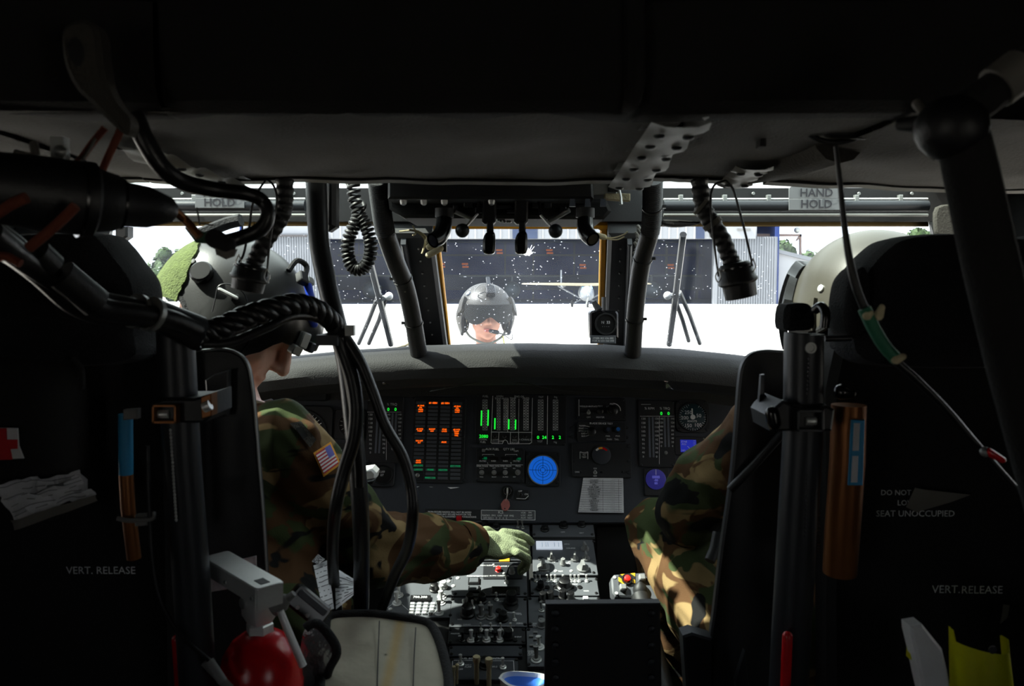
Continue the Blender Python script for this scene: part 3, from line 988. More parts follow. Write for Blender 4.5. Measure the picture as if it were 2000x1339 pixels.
p.plate(1117, 865, 1232, 932, -0.002, 0.005, M['inst'], 'faceplate', 0.003)
md = p.disc(z2x(448), z2y(708), 0.0225, 0.005, 0.010, M['panel'], 'meter', 30)
for a0_, a1_, mm in ((-52, -25, 'white'), (-25, 8, 'yellow'), (8, 52, 'red')):
    mb = MB(); c = p.l(z2x(448), z2y(708))
    r0, r1 = 0.0140, 0.0185
    n = 6
    vs = []
    for i in range(n + 1):
        a = R(a0_ + (a1_ - a0_) * i / n)
        vs += [(c.x + r0 * math.sin(a), c.y + r0 * math.cos(a), 0.0104), (c.x + r1 * math.sin(a), c.y + r1 * math.cos(a), 0.0104)]
    mb.add(vs, [(2 * i, 2 * i + 2, 2 * i + 3, 2 * i + 1) for i in range(n)]); mb.build('meter_arc', M[mm], md, local=True)
p.line([(z2x(250), z2y(740)), (z2x(250), z2y(680)), (z2x(262), z2y(680))], 1.0, 0.0055); p.line([(z2x(312), z2y(680)), (z2x(322), z2y(680)), (z2x(322), z2y(742))], 1.0, 0.0055)
p.plate(z2x(262), z2y(688), z2x(310), z2y(735), 0.005, 0.009, M['knob'], 'press_switch', 0.001)
p.txt('PRESS\nTO\nTEST', z2x(286), z2y(710), 3.4, 0.0095)
p.toggle(z2x(390), z2y(872), 0.012, 0.005, 'alu'); p.txt('ON', z2x(390), z2y(833), 3.4, 0.0055); p.txt('OFF', z2x(390), z2y(903), 3.4, 0.0055)
for x in (255, 450, 645): p.screw(z2x(x), z2y(864), 0.003, 0.005)
p.txt('POWER', z2x(226), z2y(866), 3.4, 0.0055)
for x, y in ((1120, 923), (1227, 923), (1120, 900), (1227, 872), (1120, 872), (1227, 900)): p.screw(x, y, 0.004, 0.005)
p.done()

# --- airspeed indicator and the small screens on the right
p = PF.pan('airspeed_indicator', 'round airspeed dial marked in knots beside the right pilot arm', 'instrument', 1352, 814)
p.plate(1320, 781, 1385, 845, -0.002, 0.006, M['inst'], 'bezel', 0.016)
k = p.k
p.disc(1352, 815, 29.5 * k, 0.006, 0.010, M['inst'], 'rim', 36, 27 * k)
dl = p.disc(1352, 815, 27 * k, 0.002, 0.0065, M['teal'], 'dial', 36)
for t, x, y in (('250', 1253, 315), ('50', 1350, 345), ('200', 1220, 365), ('150', 1252, 437), ('100', 1342, 432)): p.txt(t, z2x(x), z2y(y), 8, 0.007)
p.txt('KNOTS', z2x(1290), z2y(396), 4.5, 0.007)
for i in range(36):
    a = R(i * 10)
    r0 = 23.5 if i % 3 else 21.5
    if 20 < i * 10 < 345: p.line([(1352 + r0 * math.sin(a), 815 - r0 * math.cos(a)), (1352 + 26 * math.sin(a), 815 - 26 * math.cos(a))], 0.6, 0.007, dim=True)
mb = MB(); mb.box((0, 0.0105, 0.0085), (0.0028, 0.021, 0.001), Matrix.Translation(p.l(z2x(1290), z2y(358)))); mb.lathe([(0.006, 0.007), (0.006, 0.0085)], 14, Matrix.Translation(p.l(1352, 815)))
mb.build('needle', M['white'], p.o, local=True)
p.piece(('bug',), lambda: slug(), z2x(1270), z2y(240), 0.007, 'bug_marker', 0.2) if False else None
for x, y in ((1326, 787), (1379, 787), (1326, 839), (1379, 839)): p.screw(x, y, 0.0035, 0.006)
p.done()
p = PF.pan('engine_page_screen', 'small rectangular navy screen under the airspeed dial', 'instrument', 1352, 871)
p.plate(1318, 853, 1386, 889, -0.002, 0.006, M['inst'], 'bezel', 0.004)
p.plate(1328, 859, 1359, 883, 0.006, 0.0064, M['navy_l'], 'screen', 0.001, 0.0002)
for i, t in enumerate(('STAB', 'POS')): p.txt(t, 1335, 863 + i * 5, 4, 0.0068)
p.line([(1342, 872), (1350, 880)], 1.0, 0.0068); p.txt('DEG', 1334, 880, 3.5, 0.0068)
for i in range(7): p.line([(1353, 861 + 3 * i), (1357, 861 + 3 * i)], 0.5, 0.0068)
for i in range(5): p.screw(1373, 857 + 6 * i, 0.0018, 0.006, 'alu')
p.done()
p = PF.pan('course_display', 'round dim violet digital display half hidden by the right pilot knee', 'instrument', 1280, 942)
p.plate(1258, 914, 1306, 968, -0.002, 0.005, M['inst'], 'bezel', 0.004)
p.disc(1280, 936, 20 * p.k, 0.005, 0.008, M['violet_l'], 'screen', 30)
M['violet_t'] = mat('violet_digits', (110, 110, 200), 0.4, emit=(96, 96, 190), estr=0.6)
p.glow([('0000', 1280, 932, 6), ('-00', 1280, 938, 5), ('00', 1280, 944, 5)], M['violet_t'], 'digit', 0.0085)
p.line([(1280, 917), (1280, 928)], 0.6, 0.0085, dim=True)
p.done()

# --- left side instruments, partly behind the pilot and the cables
p = PF.pan('round_backup_gauge', 'small round black gauge with grey square bezel near the white box', 'instrument', 748, 927)
p.plate(724, 903, 771, 950, -0.002, 0.006, M['tube'], 'bezel', 0.006)
p.disc(748, 927, 19.5 * p.k, 0.006, 0.010, M['inst'], 'rim', 30, 17.5 * p.k)
dl = p.disc(748, 927, 17.6 * p.k, 0.004, 0.0065, M['well'], 'dial', 30)
p.txt('OFF\n07', 747, 925, 5, 0.007, dim=True)
p.done()
p = PF.pan('attitude_indicator', 'large round attitude dial behind the left pilot shoulder patches', 'instrument', 590, 850)
p.plate(535, 793, 648, 905, -0.002, 0.006, M['inst'], 'bezel', 0.012)
k = p.k
p.disc(592, 848, 48 * k, 0.006, 0.010, M['inst'], 'rim', 36, 45 * k)
p.disc(592, 848, 45 * k, 0.004, 0.006, M['well'], 'dial', 36)
p.disc(592, 848, 32 * k, 0.006, 0.009, M['teal'], 'ball', 30)
for a in list(range(-60, 61, 10)):
    r0 = 36 if a % 30 else 34
    p.line([(592 + r0 * math.sin(R(a)), 848 - r0 * math.cos(R(a))), (592 + 42 * math.sin(R(a)), 848 - 42 * math.cos(R(a)))], 1.3, 0.0065)
p.done()
p = PF.pan('radar_altimeter', 'narrow dark altimeter between the two thick cables', 'instrument', 690, 840)
p.plate(655, 800, 712, 858, -0.002, 0.006, M['inst'], 'bezel', 0.006)
p.disc(686, 829, 25 * p.k, 0.006, 0.009, M['inst'], 'rim', 30, 22.5 * p.k)
p.disc(686, 829, 22.6 * p.k, 0.004, 0.006, M['well'], 'dial', 30)
for a in range(0, 360, 24):
    p.line([(686 + 17 * math.sin(R(a)), 829 - 17 * math.cos(R(a))), (686 + 21 * math.sin(R(a)), 829 - 21 * math.cos(R(a)))], 0.8, 0.0065, dim=True)
for i, t in enumerate(('2', '4', '6', '8', '10')): p.txt(t, 686 + 12 * math.sin(R(40 + 45 * i)), 829 - 12 * math.cos(R(40 + 45 * i)), 5, 0.0065, dim=True)
p.screw(710, 828, 0.002, 0.006, 'alu'); p.knob(702, 838, 0.006, 0.008, 0.006)
p.done()
p = PF.pan('situation_indicator', 'lower left dial with white digits beside the flag patch', 'instrument', 665, 905)
p.plate(632, 866, 706, 944, -0.002, 0.006, M['inst'], 'bezel', 0.006)
p.disc(669, 905, 32 * p.k, 0.006, 0.010, M['inst'], 'rim', 30, 29 * p.k)
p.disc(669, 905, 29 * p.k, 0.004, 0.006, M['well'], 'dial', 30)
p.txt('0.0', 664, 882, 7, 0.0065); p.txt('0', 668, 896, 6, 0.0065)
for a in range(0, 360, 15): p.line([(669 + 25 * math.sin(R(a)), 905 - 25 * math.cos(R(a))), (669 + 28 * math.sin(R(a)), 905 - 28 * math.cos(R(a)))], 0.7, 0.0065, dim=True)
p.done()
p = PF.pan('master_warning_panel', 'dark warning strip with small green lit windows beside the pilot nose', 'instrument', 575, 736)
p.plate(512, 716, 640, 782, -0.002, 0.012, M['inst'], 'bezel', 0.004)
p.plate(556, 726, 579, 733, 0.012, 0.0128, M['green_l'], 'lit_window', 0.001, 0.0003)
p.plate(519, 726, 530, 733, 0.012, 0.0128, M['green_l'], 'lit_window', 0.001, 0.0003)
p.plate(584, 726, 606, 733, 0.012, 0.0128, M['cell'], 'dark_window', 0.001, 0.0003)
p.plate(556, 737, 579, 741, 0.012, 0.0128, M['cell'], 'dark_window', 0.001, 0.0003)
for i in range(4): p.line([(540 + 18 * i, 760), (553 + 18 * i, 760)], 0.8, 0.0125, dim=True)
p.done()

# --- ignition key, switch, placards, paper
p = PF.pan('ignition_lock', 'chrome key lock with its key above the ICS placard', 'lock', 991, 960)
p.disc(991, 960, 0.0155, -0.002, 0.004, M['knob'], 'collar', 24)
p.disc(991, 959, 0.0095, 0.004, 0.010, M['chrome'], 'cylinder', 20, 0.0055)
p.plate(989.5, 953, 992.5, 964, 0.008, 0.017, M['steel'], 'key', 0.0006, 0.0002)
p = PF.pan('key_tag', 'pinkish round leather key tag hanging from the ignition key', 'tag', 988, 988)
pts = [(978, 984), (982, 978), (986, 974), (990, 974), (995, 980), (996, 988), (992, 996), (986, 998), (980, 994)]
M['pinktag'] = mat('pink_tag', (166, 96, 92), 0.7, bump=0.3, bscale=150)
mb = MB(); mb.prism([tuple(p.l(*q))[:2] for q in pts], 0.004, 0.007, 0.0008); mb.build('leather', M['pinktag'], p.o, local=True)
mb = MB(); mb.tube([p.l(991, 965) + V((0, 0, 0.013)), p.l(990, 970) + V((0, 0, 0.009)), p.l(988, 977) + V((0, 0, 0.0065))], 0.0009, 6); mb.build('ring_cord', M['steel'], p.o, local=True)
mb = MB(); mb.lathe([(0.0018, 0.007), (0.0018, 0.0076)], 10, Matrix.Translation(p.l(986, 993))); mb.build('eyelet', M['ink'], p.o, local=True)
p = PF.pan('mission_switch', 'small rectangular switch plate right of the key lock', 'switch', 1020, 966)
p.plate(1008, 956, 1033, 975, -0.002, 0.003, M['inst'], 'plate', 0.003)
p.txt('OFF', 1016, 959, 3.4, 0.0035); p.txt('ON', 1028, 965, 3.8, 0.0035); p.line([(1009, 973), (1026, 974), (1032, 968)], 0.8, 0.0035)
p.toggle(1017, 966, 0.012, 0.003, 'knob'); p.done()
p = PF.pan('radio_placard', 'black placard warning about non-secure radios', 'placard', 888, 1004)
p.plate(830, 994, 938, 1014, -0.002, 0.0005, M['inst'], 'plate', 0.002, 0.0003)
for i, t in enumerate(('NON-SECURE RADIOS WILL NOT BE KEYED', 'WHEN USING ANY SECURE RADIO OR THE', 'INTERCOM FOR CLASSIFIED COMMUNICATIONS')):
    p.txt(t, 836, 999 + i * 4.4, 3.5, 0.001, 'LEFT', bold=0.01)
p.done()
p = PF.pan('intercom_placard', 'outlined ICS radio selector placard under the key', 'placard', 991, 1005)
p.plate(939, 995, 1046, 1016, -0.002, 0.0005, M['console'], 'plate', 0.003, 0.0003)
p.line([(940, 996), (1045, 997), (1045, 1015), (940, 1014), (940, 996)], 0.7, 0.001)
p.txt('ICS', 978, 1000, 6, 0.001); p.txt('RADIO  FM1  UHF  VHF  FM2', 942, 1006, 4, 0.001, 'LEFT'); p.txt('SW NO.1   2   3   4   5', 944, 1011, 4, 0.001, 'LEFT')
for i, (a, b) in enumerate((('VOR', 'FM'), ('LOC', 'ADF'), ('AUX', 'NAV'))): p.txt(a, 1022, 1001 + 5 * i, 3.8, 0.001); p.txt(b, 1035, 1001 + 5 * i, 3.8, 0.001)
p.done()
# worn paint chips on the panel
p = PF.pan('worn_decal', 'row of chipped white paint marks under the caution panel', 'decal', 855, 951)
mb = MB()
for pix in ([(808, 949), (819, 949.5), (813, 952)], [(838, 950), (846, 950.3), (842, 951)], [(874, 951), (897, 951), (893, 952), (880, 954)]):
    mb.prism([tuple(p.l(*q))[:2] for q in pix], -0.002, 0.0004)
mb.build('chip', M['print'], p.o, local=True)
p = PF.pan('checklist_card', 'white typed checklist card in plastic taped low on the panel', 'card', 1175, 967)
mb = MB()
n = 12
rows = []
cn = [p.l(1139, 933), p.l(1217, 933), p.l(1218, 1001), p.l(1129, 1000)]
for j in range(n + 1):
    t = j / n
    a, b = cn[0].lerp(cn[3], t), cn[1].lerp(cn[2], t)
    rows.append([a.lerp(b, i / n) + V((0, 0, 0.002 + 0.0022 * noise.noise(V((i * .45, j * .45, 4))) + 0.002 * (t > .8) * t)) for i in range(n + 1)])
mb.loft(rows[::-1], closed=False)
bk_ = [[q - V((0, 0, 0.001)) for q in r] for r in rows]
mb.loft(bk_, closed=False)
mb.build('sheet', M['paper'], p.o, local=True)
tx = MB()
words = ('COCKPIT', 'BATTERY', 'APU', 'FUEL PUMP', 'ENGINE START', 'HYD SYSTEM', 'STABILATOR', 'AVIONICS', 'TRIM', 'CAUTIONS', 'BAR ALT', 'RADIOS', 'LIGHTS', 'TAKEOFF')
for i, t in enumerate(words):
    y = 937.5 + i * 4.5
    tx.text(t, 3.9 * p.k, Matrix.Translation(p.l(1160, y) + V((0, 0, 0.0046))), 'CENTER', 0.02)
    tx.text('- - - -', 3.6 * p.k, Matrix.Translation(p.l(1196, y) + V((0, 0, 0.0046))), 'CENTER', 0.02)
    a, b = p.l(1138 - i * .6, y + 2.2), p.l(1214, y + 2.2)
    tx.box(((a + b) / 2) + V((0, 0, 0.0046)), ((b - a).length, 0.0006, 0.0001))
for x in (1177, 1208):
    a, b = p.l(x, 936), p.l(x, 999)
    tx.box(((a + b) / 2) + V((0, 0, 0.0046)), (0.0006, (b - a).length, 0.0001))
tx.build('print', M['ink'], p.o, local=True)
# torn shiny bits hanging under the glareshield lip
def torn(px, py, lb, s):
    mb = MB()
    o = P(px, py, 1.755)
    for i in range(5):
        a = o + V((rnd.uniform(-.012, .012) * s, rnd.uniform(-.01, .01), rnd.uniform(-.012, .012) * s))
        mb.loft([[a + V((rnd.uniform(-.012, .012), rnd.uniform(-.003, .003), rnd.uniform(-.012, .012))) * s for _ in range(5)], [a + V((rnd.uniform(-.009, .009), -0.004 + rnd.uniform(-.003, .003), rnd.uniform(-.009, .009))) * s for _ in range(5)]])
    mb.single('torn_foil', lb, 'foil', M['foil'], 'torn foil under the glareshield')
torn(1297, 742, 'shiny torn foil scrap under the right of the glareshield', 1.0)
torn(748, 742, 'small shiny foil scrap under the glareshield by the cables', 0.6)
mb = MB(); mb.tube(spline([P(840, 764, 1.76), P(900, 752, 1.76), P(960, 744, 1.76), P(1020, 748, 1.76), P(1100, 762, 1.77), P(1200, 766, 1.78)]), 0.0011, 6)
mb.single('lighting_wire', 'thin wire sagging along the underside of the glareshield', 'wire', M['cable'])
# ================================================================ lower console between the seats
c0, c1 = P(1000, 1030, 1.905), P(1000, 1250, 1.557)
CF = Face(c1, (1, 0, 0), c0 - c1)
mb = MB()
lc = lambda px, py: (CF.inv @ CF.at(px, py))
a, b = lc(760, 1030).x, lc(1166, 1040).x
y0, y1 = lc(1000, 1032).y, lc(1000, 1339).y - 0.03
xl, xr = lc(752, 1170).x, lc(1167, 1120).x
mb.prism([(xl, y1), (xr, y1), (xr, y0), (xl, y0)], -0.25, -0.004, 0.004, CF.m)
mb.single('centre_console', 'long sloping console of radio panels between the two seats', 'console', M['matte'])

def cpan(name, label, x0, y0, x1, y1, m='console', group='radio and control panels of the centre console', h=0.004):
    p = CF.pan(name, label, 'control panel', (x0 + x1) / 2, (y0 + y1) / 2, group)
    p.plate(x0, y0, x1, y1, -0.004, h, M[m], 'faceplate', 0.002, 0.001)
    p.h = h
    for x in (x0 + 3.5, x1 - 3.5):
        for y in (y0 + 4, y1 - 4):
            p.screw(x, y, 0.0036, h, 'knob', 'fastener')
    p.r = (x0, y0, x1, y1)
    return p
Z = lambda zx_, zy_: (740 + zx_ * 0.253, 1000 + zy_ * 0.253)
# right column
p = cpan('misc_switch_panel', 'narrow front console panel with three small rotary knobs', 1040, 1021, 1160, 1050)
for q, k_ in ((Z(1280, 145), 0.8), (Z(1425, 120), 0), (Z(1565, 110), 0.4)): p.knob(*q, 0.0085, 0.012, p.h, 'knob', k_)
for t, q in (('ON', Z(1280, 125)), ('LT TEST', Z(1425, 100)), ('OFF', Z(1420, 165)), ('BRT', Z(1565, 172))): p.txt(t, *q, 4, p.h + 0.0005)
p.done()
p = cpan('navigation_radio', 'console radio with a bright white display and seven grey pointer knobs', 1040, 1056, 1163, 1125)
M['lcd'] = mat('white_lcd', (235, 240, 250), 0.3, emit=(225, 236, 255), estr=0.45)
lcdo = p.plate(1047, 1061, 1098, 1076, p.h, p.h + 0.004, M['lcd'], 'display', 0.001)
mb = MB()
for x in (1059, 1066, 1070, 1083, 1091):
    a_ = p.l(x, 1068.5); mb.box(a_ + V((0, 0, p.h + 0.0042)), (0.0006, 0.016, 0.0002))
mb.build('segment_line', M['ink'], lcdo, local=True)
for q, rr, rot in ((Z(1590, 300), .0078, .2), (Z(1330, 375), .0075, 0), (Z(1510, 378), .0075, -.2), (Z(1598, 375), .0075, .1)): p.pointer(*q, rr, 0.018, p.h, 'knobgrey', rot)
for q, rr in ((Z(1270, 440), .0115), (Z(1575, 450), .0115)): p.pointer(*q, rr, 0.018, p.h, 'knobgrey', .1)
p.knob(*Z(1420, 415), 0.0055, 0.016, p.h, 'knobgrey')
p.disc(*Z(1250, 370), 0.007, p.h, p.h + 0.002, M['knob'], 'jack', 16)
for t, q in (('HDG', Z(1450, 258)), ('COURSE', Z(1480, 290)), ('VOR/MB', Z(1280, 470)), ('TEST', Z(1400, 468)), ('VOL', Z(1570, 490)), ('SQ', Z(1350, 395)), ('NAV', Z(1460, 405))): p.txt(t, *q, 4, p.h + 0.0005)
p.line([Z(1350, 390), Z(1400, 375)], 0.8, p.h + 0.0005); p.line([Z(1460, 395), Z(1500, 380)], 0.8, p.h + 0.0005)
p.screw(*Z(1365, 465), 0.004, p.h, 'steel'); p.screw(*Z(1485, 465), 0.004, p.h, 'steel')
p.done()
p = cpan('intercom_control_unit', 'right console panel with a row of toggles and one chunky black knob', 1036, 1130, 1168, 1165)
for x in (1215, 1245, 1302, 1333, 1363, 1424, 1484, 1515, 1545, 1605): p.toggle(*Z(x, 545), 0.014, p.h, 'steel')
p.knob(*Z(1432, 590), 0.0135, 0.020, p.h, 'knob'); p.knob(*Z(1248, 600), 0.0075, 0.018, p.h, 'knob')
for x in (1300, 1365, 1490, 1550): p.disc(*Z(x, 592), 0.0055, p.h, p.h + 0.002, M['knob'], 'jack', 14)
p.txt('1   2   3   4   5   AUX  NAV', *Z(1420, 568), 4.2, p.h + 0.0005); p.txt('VOX', *Z(1600, 620), 4, p.h + 0.0005)
p.done()
p = cpan('transponder_panel', 'console panel half hidden by the tall black box', 1032, 1168, 1172, 1225)
for q, m_ in ((Z(1265, 690), 'knob'), (Z(1320, 680), 'knob'), (Z(1420, 670), 'knob'), (Z(1480, 690), 'knob')): p.knob(*q, 0.0078, 0.02, p.h, m_)
p.button(*Z(1595, 690), 0.011, 0.008, 0.008, p.h, 'white'); p.toggle(*Z(1255, 770), 0.018, p.h, 'alu', r=0.003)
p.button(*Z(1250, 830), 0.010, 0.010, 0.004, p.h, 'knob')
p.done()
p = cpan('keypad_radio', 'narrow right console panel with cross-shaped grey keys and white toggle', 1029, 1228, 1172, 1304)
for q in ((1208, 945), (1175, 975), (1240, 975), (1208, 1000), (1180, 1045)): p.button(*Z(*q), 0.0085, 0.005, 0.004, p.h, 'knobgrey')
p.toggle(*Z(1240, 1055), 0.022, p.h, 'white', 0.4, r=0.0045); p.toggle(*Z(1215, 1150), 0.026, p.h, 'alu', 0.1, r=0.005)
for t, q in (('VOL\nTEST\nOFF', (1205, 885)), ('SILENT\nALERT\nUP DN', (1178, 1100))): p.txt(t, *Z(*q), 4, p.h + 0.0005)
p.knob(*Z(1255, 890), 0.008, 0.016, p.h, 'knobgrey', 0.7)
p.done()
# middle column
p = cpan('radio_frequency_panel', 'front console panel under the gloved hand', 886, 1024, 1035, 1096)
for q in ((1075, 125), (1110, 135)): p.toggle(*Z(*q), 0.018, p.h, 'alu')
for q in ((820, 120), (905, 130), (960, 230), (1080, 200)): p.knob(*Z(*q), 0.008, 0.014, p.h, 'knob')
p.txt('UHF', *Z(1145, 190), 4, p.h + 0.0005); p.txt('MAIN', *Z(1145, 210), 4, p.h + 0.0005)
p.plate(*Z(930, 345), *Z(1010, 395), p.h, p.h + 0.003, M['yellow'], 'yellow_tab', 0.001)
p.plate(*Z(1095, 245), *Z(1168, 300), p.h, p.h + 0.004, M['gloveleather'], 'olive_tab', 0.001)
p.done()
p = cpan('stabilator_panel', 'console panel with a red push button, two square lamps and a dark window', 886, 1100, 1029, 1166)
p.knob(*Z(922, 466), 0.0062, 0.010, p.h, 'redbtn', name='red_button'); p.knob(*Z(1025, 483), 0.0062, 0.014, p.h, 'knobgrey')
p.plate(*Z(805, 405), *Z(1110, 530), p.h, p.h + 0.0025, M['inst'], 'inset_plate', 0.003)
for y in (548, 612):
    pl = p.plate(*Z(690, y - 24), *Z(780, y + 24), p.h, p.h + 0.004, M['knob'], 'lamp_frame', 0.001)
    p.plate(*Z(700, y - 17), *Z(770, y + 17), p.h + 0.004, p.h + 0.006, M['console'], 'lamp_cap', 0.001, parent=pl)
wn = p.plate(*Z(870, 590), *Z(1090, 650), p.h, p.h + 0.0035, M['inst'], 'display_frame', 0.002)
p.plate(*Z(890, 602), *Z(1070, 640), p.h + 0.0035, p.h + 0.004, M['well'], 'display', 0.001, 0.0003, parent=wn)
for t, q in (('STABILATOR CONTROL', (985, 436)), ('MAN SLEW', (830, 430)), ('AUTO CONTROL', (930, 510)), ('FAIL ADVISORY', (780, 512)), ('CODE INTERROGATE', (960, 655)), ('PUSH RESET', (730, 512))): p.txt(t, *Z(*q), 4, p.h + 0.003)
p.toggle(*Z(985, 555), 0.014, p.h, 'steel'); p.screw(*Z(885, 425), 0.003, p.h + .0025, 'steel'); p.screw(*Z(965, 492), 0.003, p.h + .0025, 'steel')
p.done()
p = cpan('flight_control_panel', 'busy middle console panel crowded with black knobs and toggles', 880, 1169, 1029, 1226)
p.knob(*Z(1022, 705), 0.0115, 0.026, p.h, 'knob'); p.disc(*Z(1022, 735), 0.015, p.h, p.h + 0.002, M['knob'], 'skirt', 24)
for q in ((702, 700), (797, 700)): p.knob(*Z(*q), 0.0088, 0.018, p.h, 'knob')
p.knob(*Z(685, 800), 0.0125, 0.022, p.h, 'knob'); p.knob(*Z(957, 838), 0.0095, 0.018, p.h, 'knob')
for q in ((790, 820), (862, 820)): p.toggle(*Z(*q), 0.024, p.h, 'knobgrey', 0.05, r=0.005)
for q in ((657, 745), (727, 750), (792, 765), (857, 765), (910, 690), (1047, 845)): p.toggle(*Z(*q), 0.016, p.h, 'steel')
p.disc(*Z(925, 775), 0.006, p.h, p.h + 0.003, M['knob'], 'jack', 14)
for t, q in (('SQ', (750, 690)), ('PLAIN', (935, 700)), ('FREQ', (1080, 800)), ('VOL', (625, 840)), ('C/RAD', (680, 880)), ('REC  MODE', (860, 885)), ('ZERO', (1085, 870))): p.txt(t, *Z(*q), 4, p.h + 0.0005)
p.line([Z(975, 785), Z(1095, 792)], 1.0, p.h + 0.0005); p.line([Z(785, 888), Z(1050, 892)], 0.6, p.h + 0.0005)
p.done()
p = cpan('identification_panel', 'low console strip with white-tipped toggles in a row', 876, 1228, 1026, 1260, m='inst')
for x in (790, 867, 943, 1020): p.toggle(*Z(x, 925), 0.015, p.h, 'steel')
for x in (712, 832, 932): p.toggle(*Z(x, 1000), 0.020, p.h, 'white', 0.0, r=0.0038)
for x in (645, 755, 895): p.toggle(*Z(x, 1000), 0.016, p.h, 'knob', 0.0, r=0.003)
p.knob(*Z(1000, 980), 0.0085, 0.020, p.h, 'knob'); p.disc(*Z(1052, 1000), 0.005, p.h, p.h + 0.003, M['knob'], 'jack', 14)
p.disc(*Z(685, 930), 0.009, p.h, p.h + 0.003, M['knob'], 'dial', 18)
for i in range(8): p.button(*Z(735 + 36 * i, 945), 0.0035, 0.007, 0.006, p.h, 'knob', 'code_wheel')
p.line([Z(640, 890), Z(1050, 892)], 0.7, p.h + 0.0005)
for t, q in (('MASTER', (590, 950)), ('IFF', (625, 968)), ('M-1  M-2  M-3/A  M-C', (850, 975)), ('IDENT', (1075, 975))): p.txt(t, *Z(*q), 4, p.h + 0.0005)
p.done()
p = cpan('blank_panel', 'plain unmarked slate panel near the rear of the console', 878, 1263, 1020, 1284, m='panel')
p = cpan('fuel_pump_panel', 'FUEL BOOST PUMP CONTROL panel with tall grey levers', 880, 1287, 1012, 1330, m='panel')
p.txt('FUEL BOOST PUMP CONTROL', *Z(800, 1142), 5.2, p.h + 0.0005)
p.line([Z(565, 1265), Z(570, 1155), Z(1040, 1160), Z(1045, 1260)], 0.8, p.h + 0.0005, dim=True)
for q in ((632, 1185), (958, 1210)):
    p.disc(*Z(*q), 0.006, p.h, p.h + 0.002, M['alu'], 'toggle_ring', 14); p.toggle(*Z(*q), 0.018, p.h, 'steel', 0.1, r=0.003)
p.knob(*Z(822, 1190), 0.011, 0.014, p.h, 'knob')
for t, q in (('NO.1\nPUMP', (690, 1200)), ('NO.2', (890, 1205)), ('ON', (632, 1160)), ('OFF', (632, 1225))): p.txt(t, *Z(*q), 4.4, p.h + 0.0005)
p.done()
def lever(px, py, r, h, lb):
    o = CF.at(px, py) - CF.n * 0.0
    mb = MB(); mb.tube([o - V((0, 0, .02)), o + V((0, -.004, h * .55)), o + V((0, -.005, h * .7)), o + V((0, -.005, h * .8)), o + V((0, -.005, h * .95)), o + V((0, -.005, h))], [r * .75, r * .72, r * .8, r * 1.15, r * 1.1, r * .5], 14)
    mb.single('console_lever', lb, 'lever', M['foam'], 'cream levers at the rear of the console')
lever(931, 1328, 0.0062, 0.05, 'taller cream lever left of the green-topped knob')
lever(955, 1332, 0.0062, 0.05, 'cream lever right of the green-topped knob')
lever(887, 1332, 0.0032, 0.034, 'thin cream rod at the console left edge, nearer the canvas')
lever(893, 1328, 0.0032, 0.034, 'thin cream rod at the console left edge, second from the canvas')
# left column
p = cpan('control_display_unit', 'sunlit keypad radio with numeric display left on the console', 756, 1128, 883, 1208, m='console')
p.plate(*Z(245, 665), *Z(400, 705), p.h, p.h + 0.006, M['knob'], 'display_frame', 0.001)
p.txt('700.300', *Z(320, 685), 7, p.h + 0.0065)
for r_ in range(4):
    for c in range(4): p.button(*Z(262 - r_ * 4 + c * 52 - c * r_ * 0.5, 725 + r_ * 24), 0.0088, 0.0055, 0.005, p.h, 'white', 'key')
for q in ((155, 655), (140, 715), (487, 665), (480, 710), (465, 790)): p.toggle(*Z(*q), 0.024, p.h, 'white', 0.1, r=0.0045)
p.knob(*Z(497, 590), 0.0075, 0.016, p.h, 'white'); p.knob(*Z(430, 610), 0.009, 0.016, p.h, 'knob')
for q in ((540, 545), (575, 580), (610, 520), (90, 760)): p.screw(*Z(*q), 0.0045, p.h, 'steel')
p.line([Z(45, 770), Z(140, 690), Z(230, 770)], 0.8, p.h + .0005)
p.done()
# red guard and yellow flag beyond the hand
mb = MB(); q = CF.at(897, 1033); mb.box(q + V((0, 0, 0.018)), (0.012, 0.006, 0.03)); mb.box(q + V((0.0, -0.006, 0.030)), (0.012, 0.012, 0.006))
mb.single('red_guard_tab', 'small dark red guard tab beyond the sleeve', 'switch guard', M['red'])
mb = MB(); q = CF.at(909, 1034); mb.box(q + V((0, 0, 0.010)), (0.007, 0.005, 0.018))
mb.single('yellow_flag_tab', 'tiny yellow tab beside the red guard', 'tab', M['yellowp'])

# --- tall black box at the rear of the console
mb = slab([(1066, 1180), (1290, 1178), (1294, 1420), (1062, 1420)], 1.16, 0.018, 0.003)
bx = thing('equipment_board', 'tall plain black board with bolted edges at the rear of the console', 'board', P(1180, 1420, 1.2))
mb.build('shell', M['black'], bx)
mb = slab([(1066, 1179), (1290, 1177), (1290, 1183), (1066, 1185)], 1.158, 0.004, 0.001); mb.build('lid_edge', M['armor'], bx)
bm_ = MB(); bm_.lathe([(0.0062, 0), (0.0055, 0.003), (0.002, 0.0045)], 8, Matrix.Rotation(R(90), 4, 'X')); me = bm_.mesh('bolt', M['tube'])
for y in (1197, 1228, 1260, 1292, 1323):
    inst(me, 'bolt', bx, W[bx.name].inverted() @ Matrix.Translation(P(1085, y, 1.159))); inst(me, 'bolt', bx, W[bx.name].inverted() @ Matrix.Translation(P(1272, y, 1.159)))

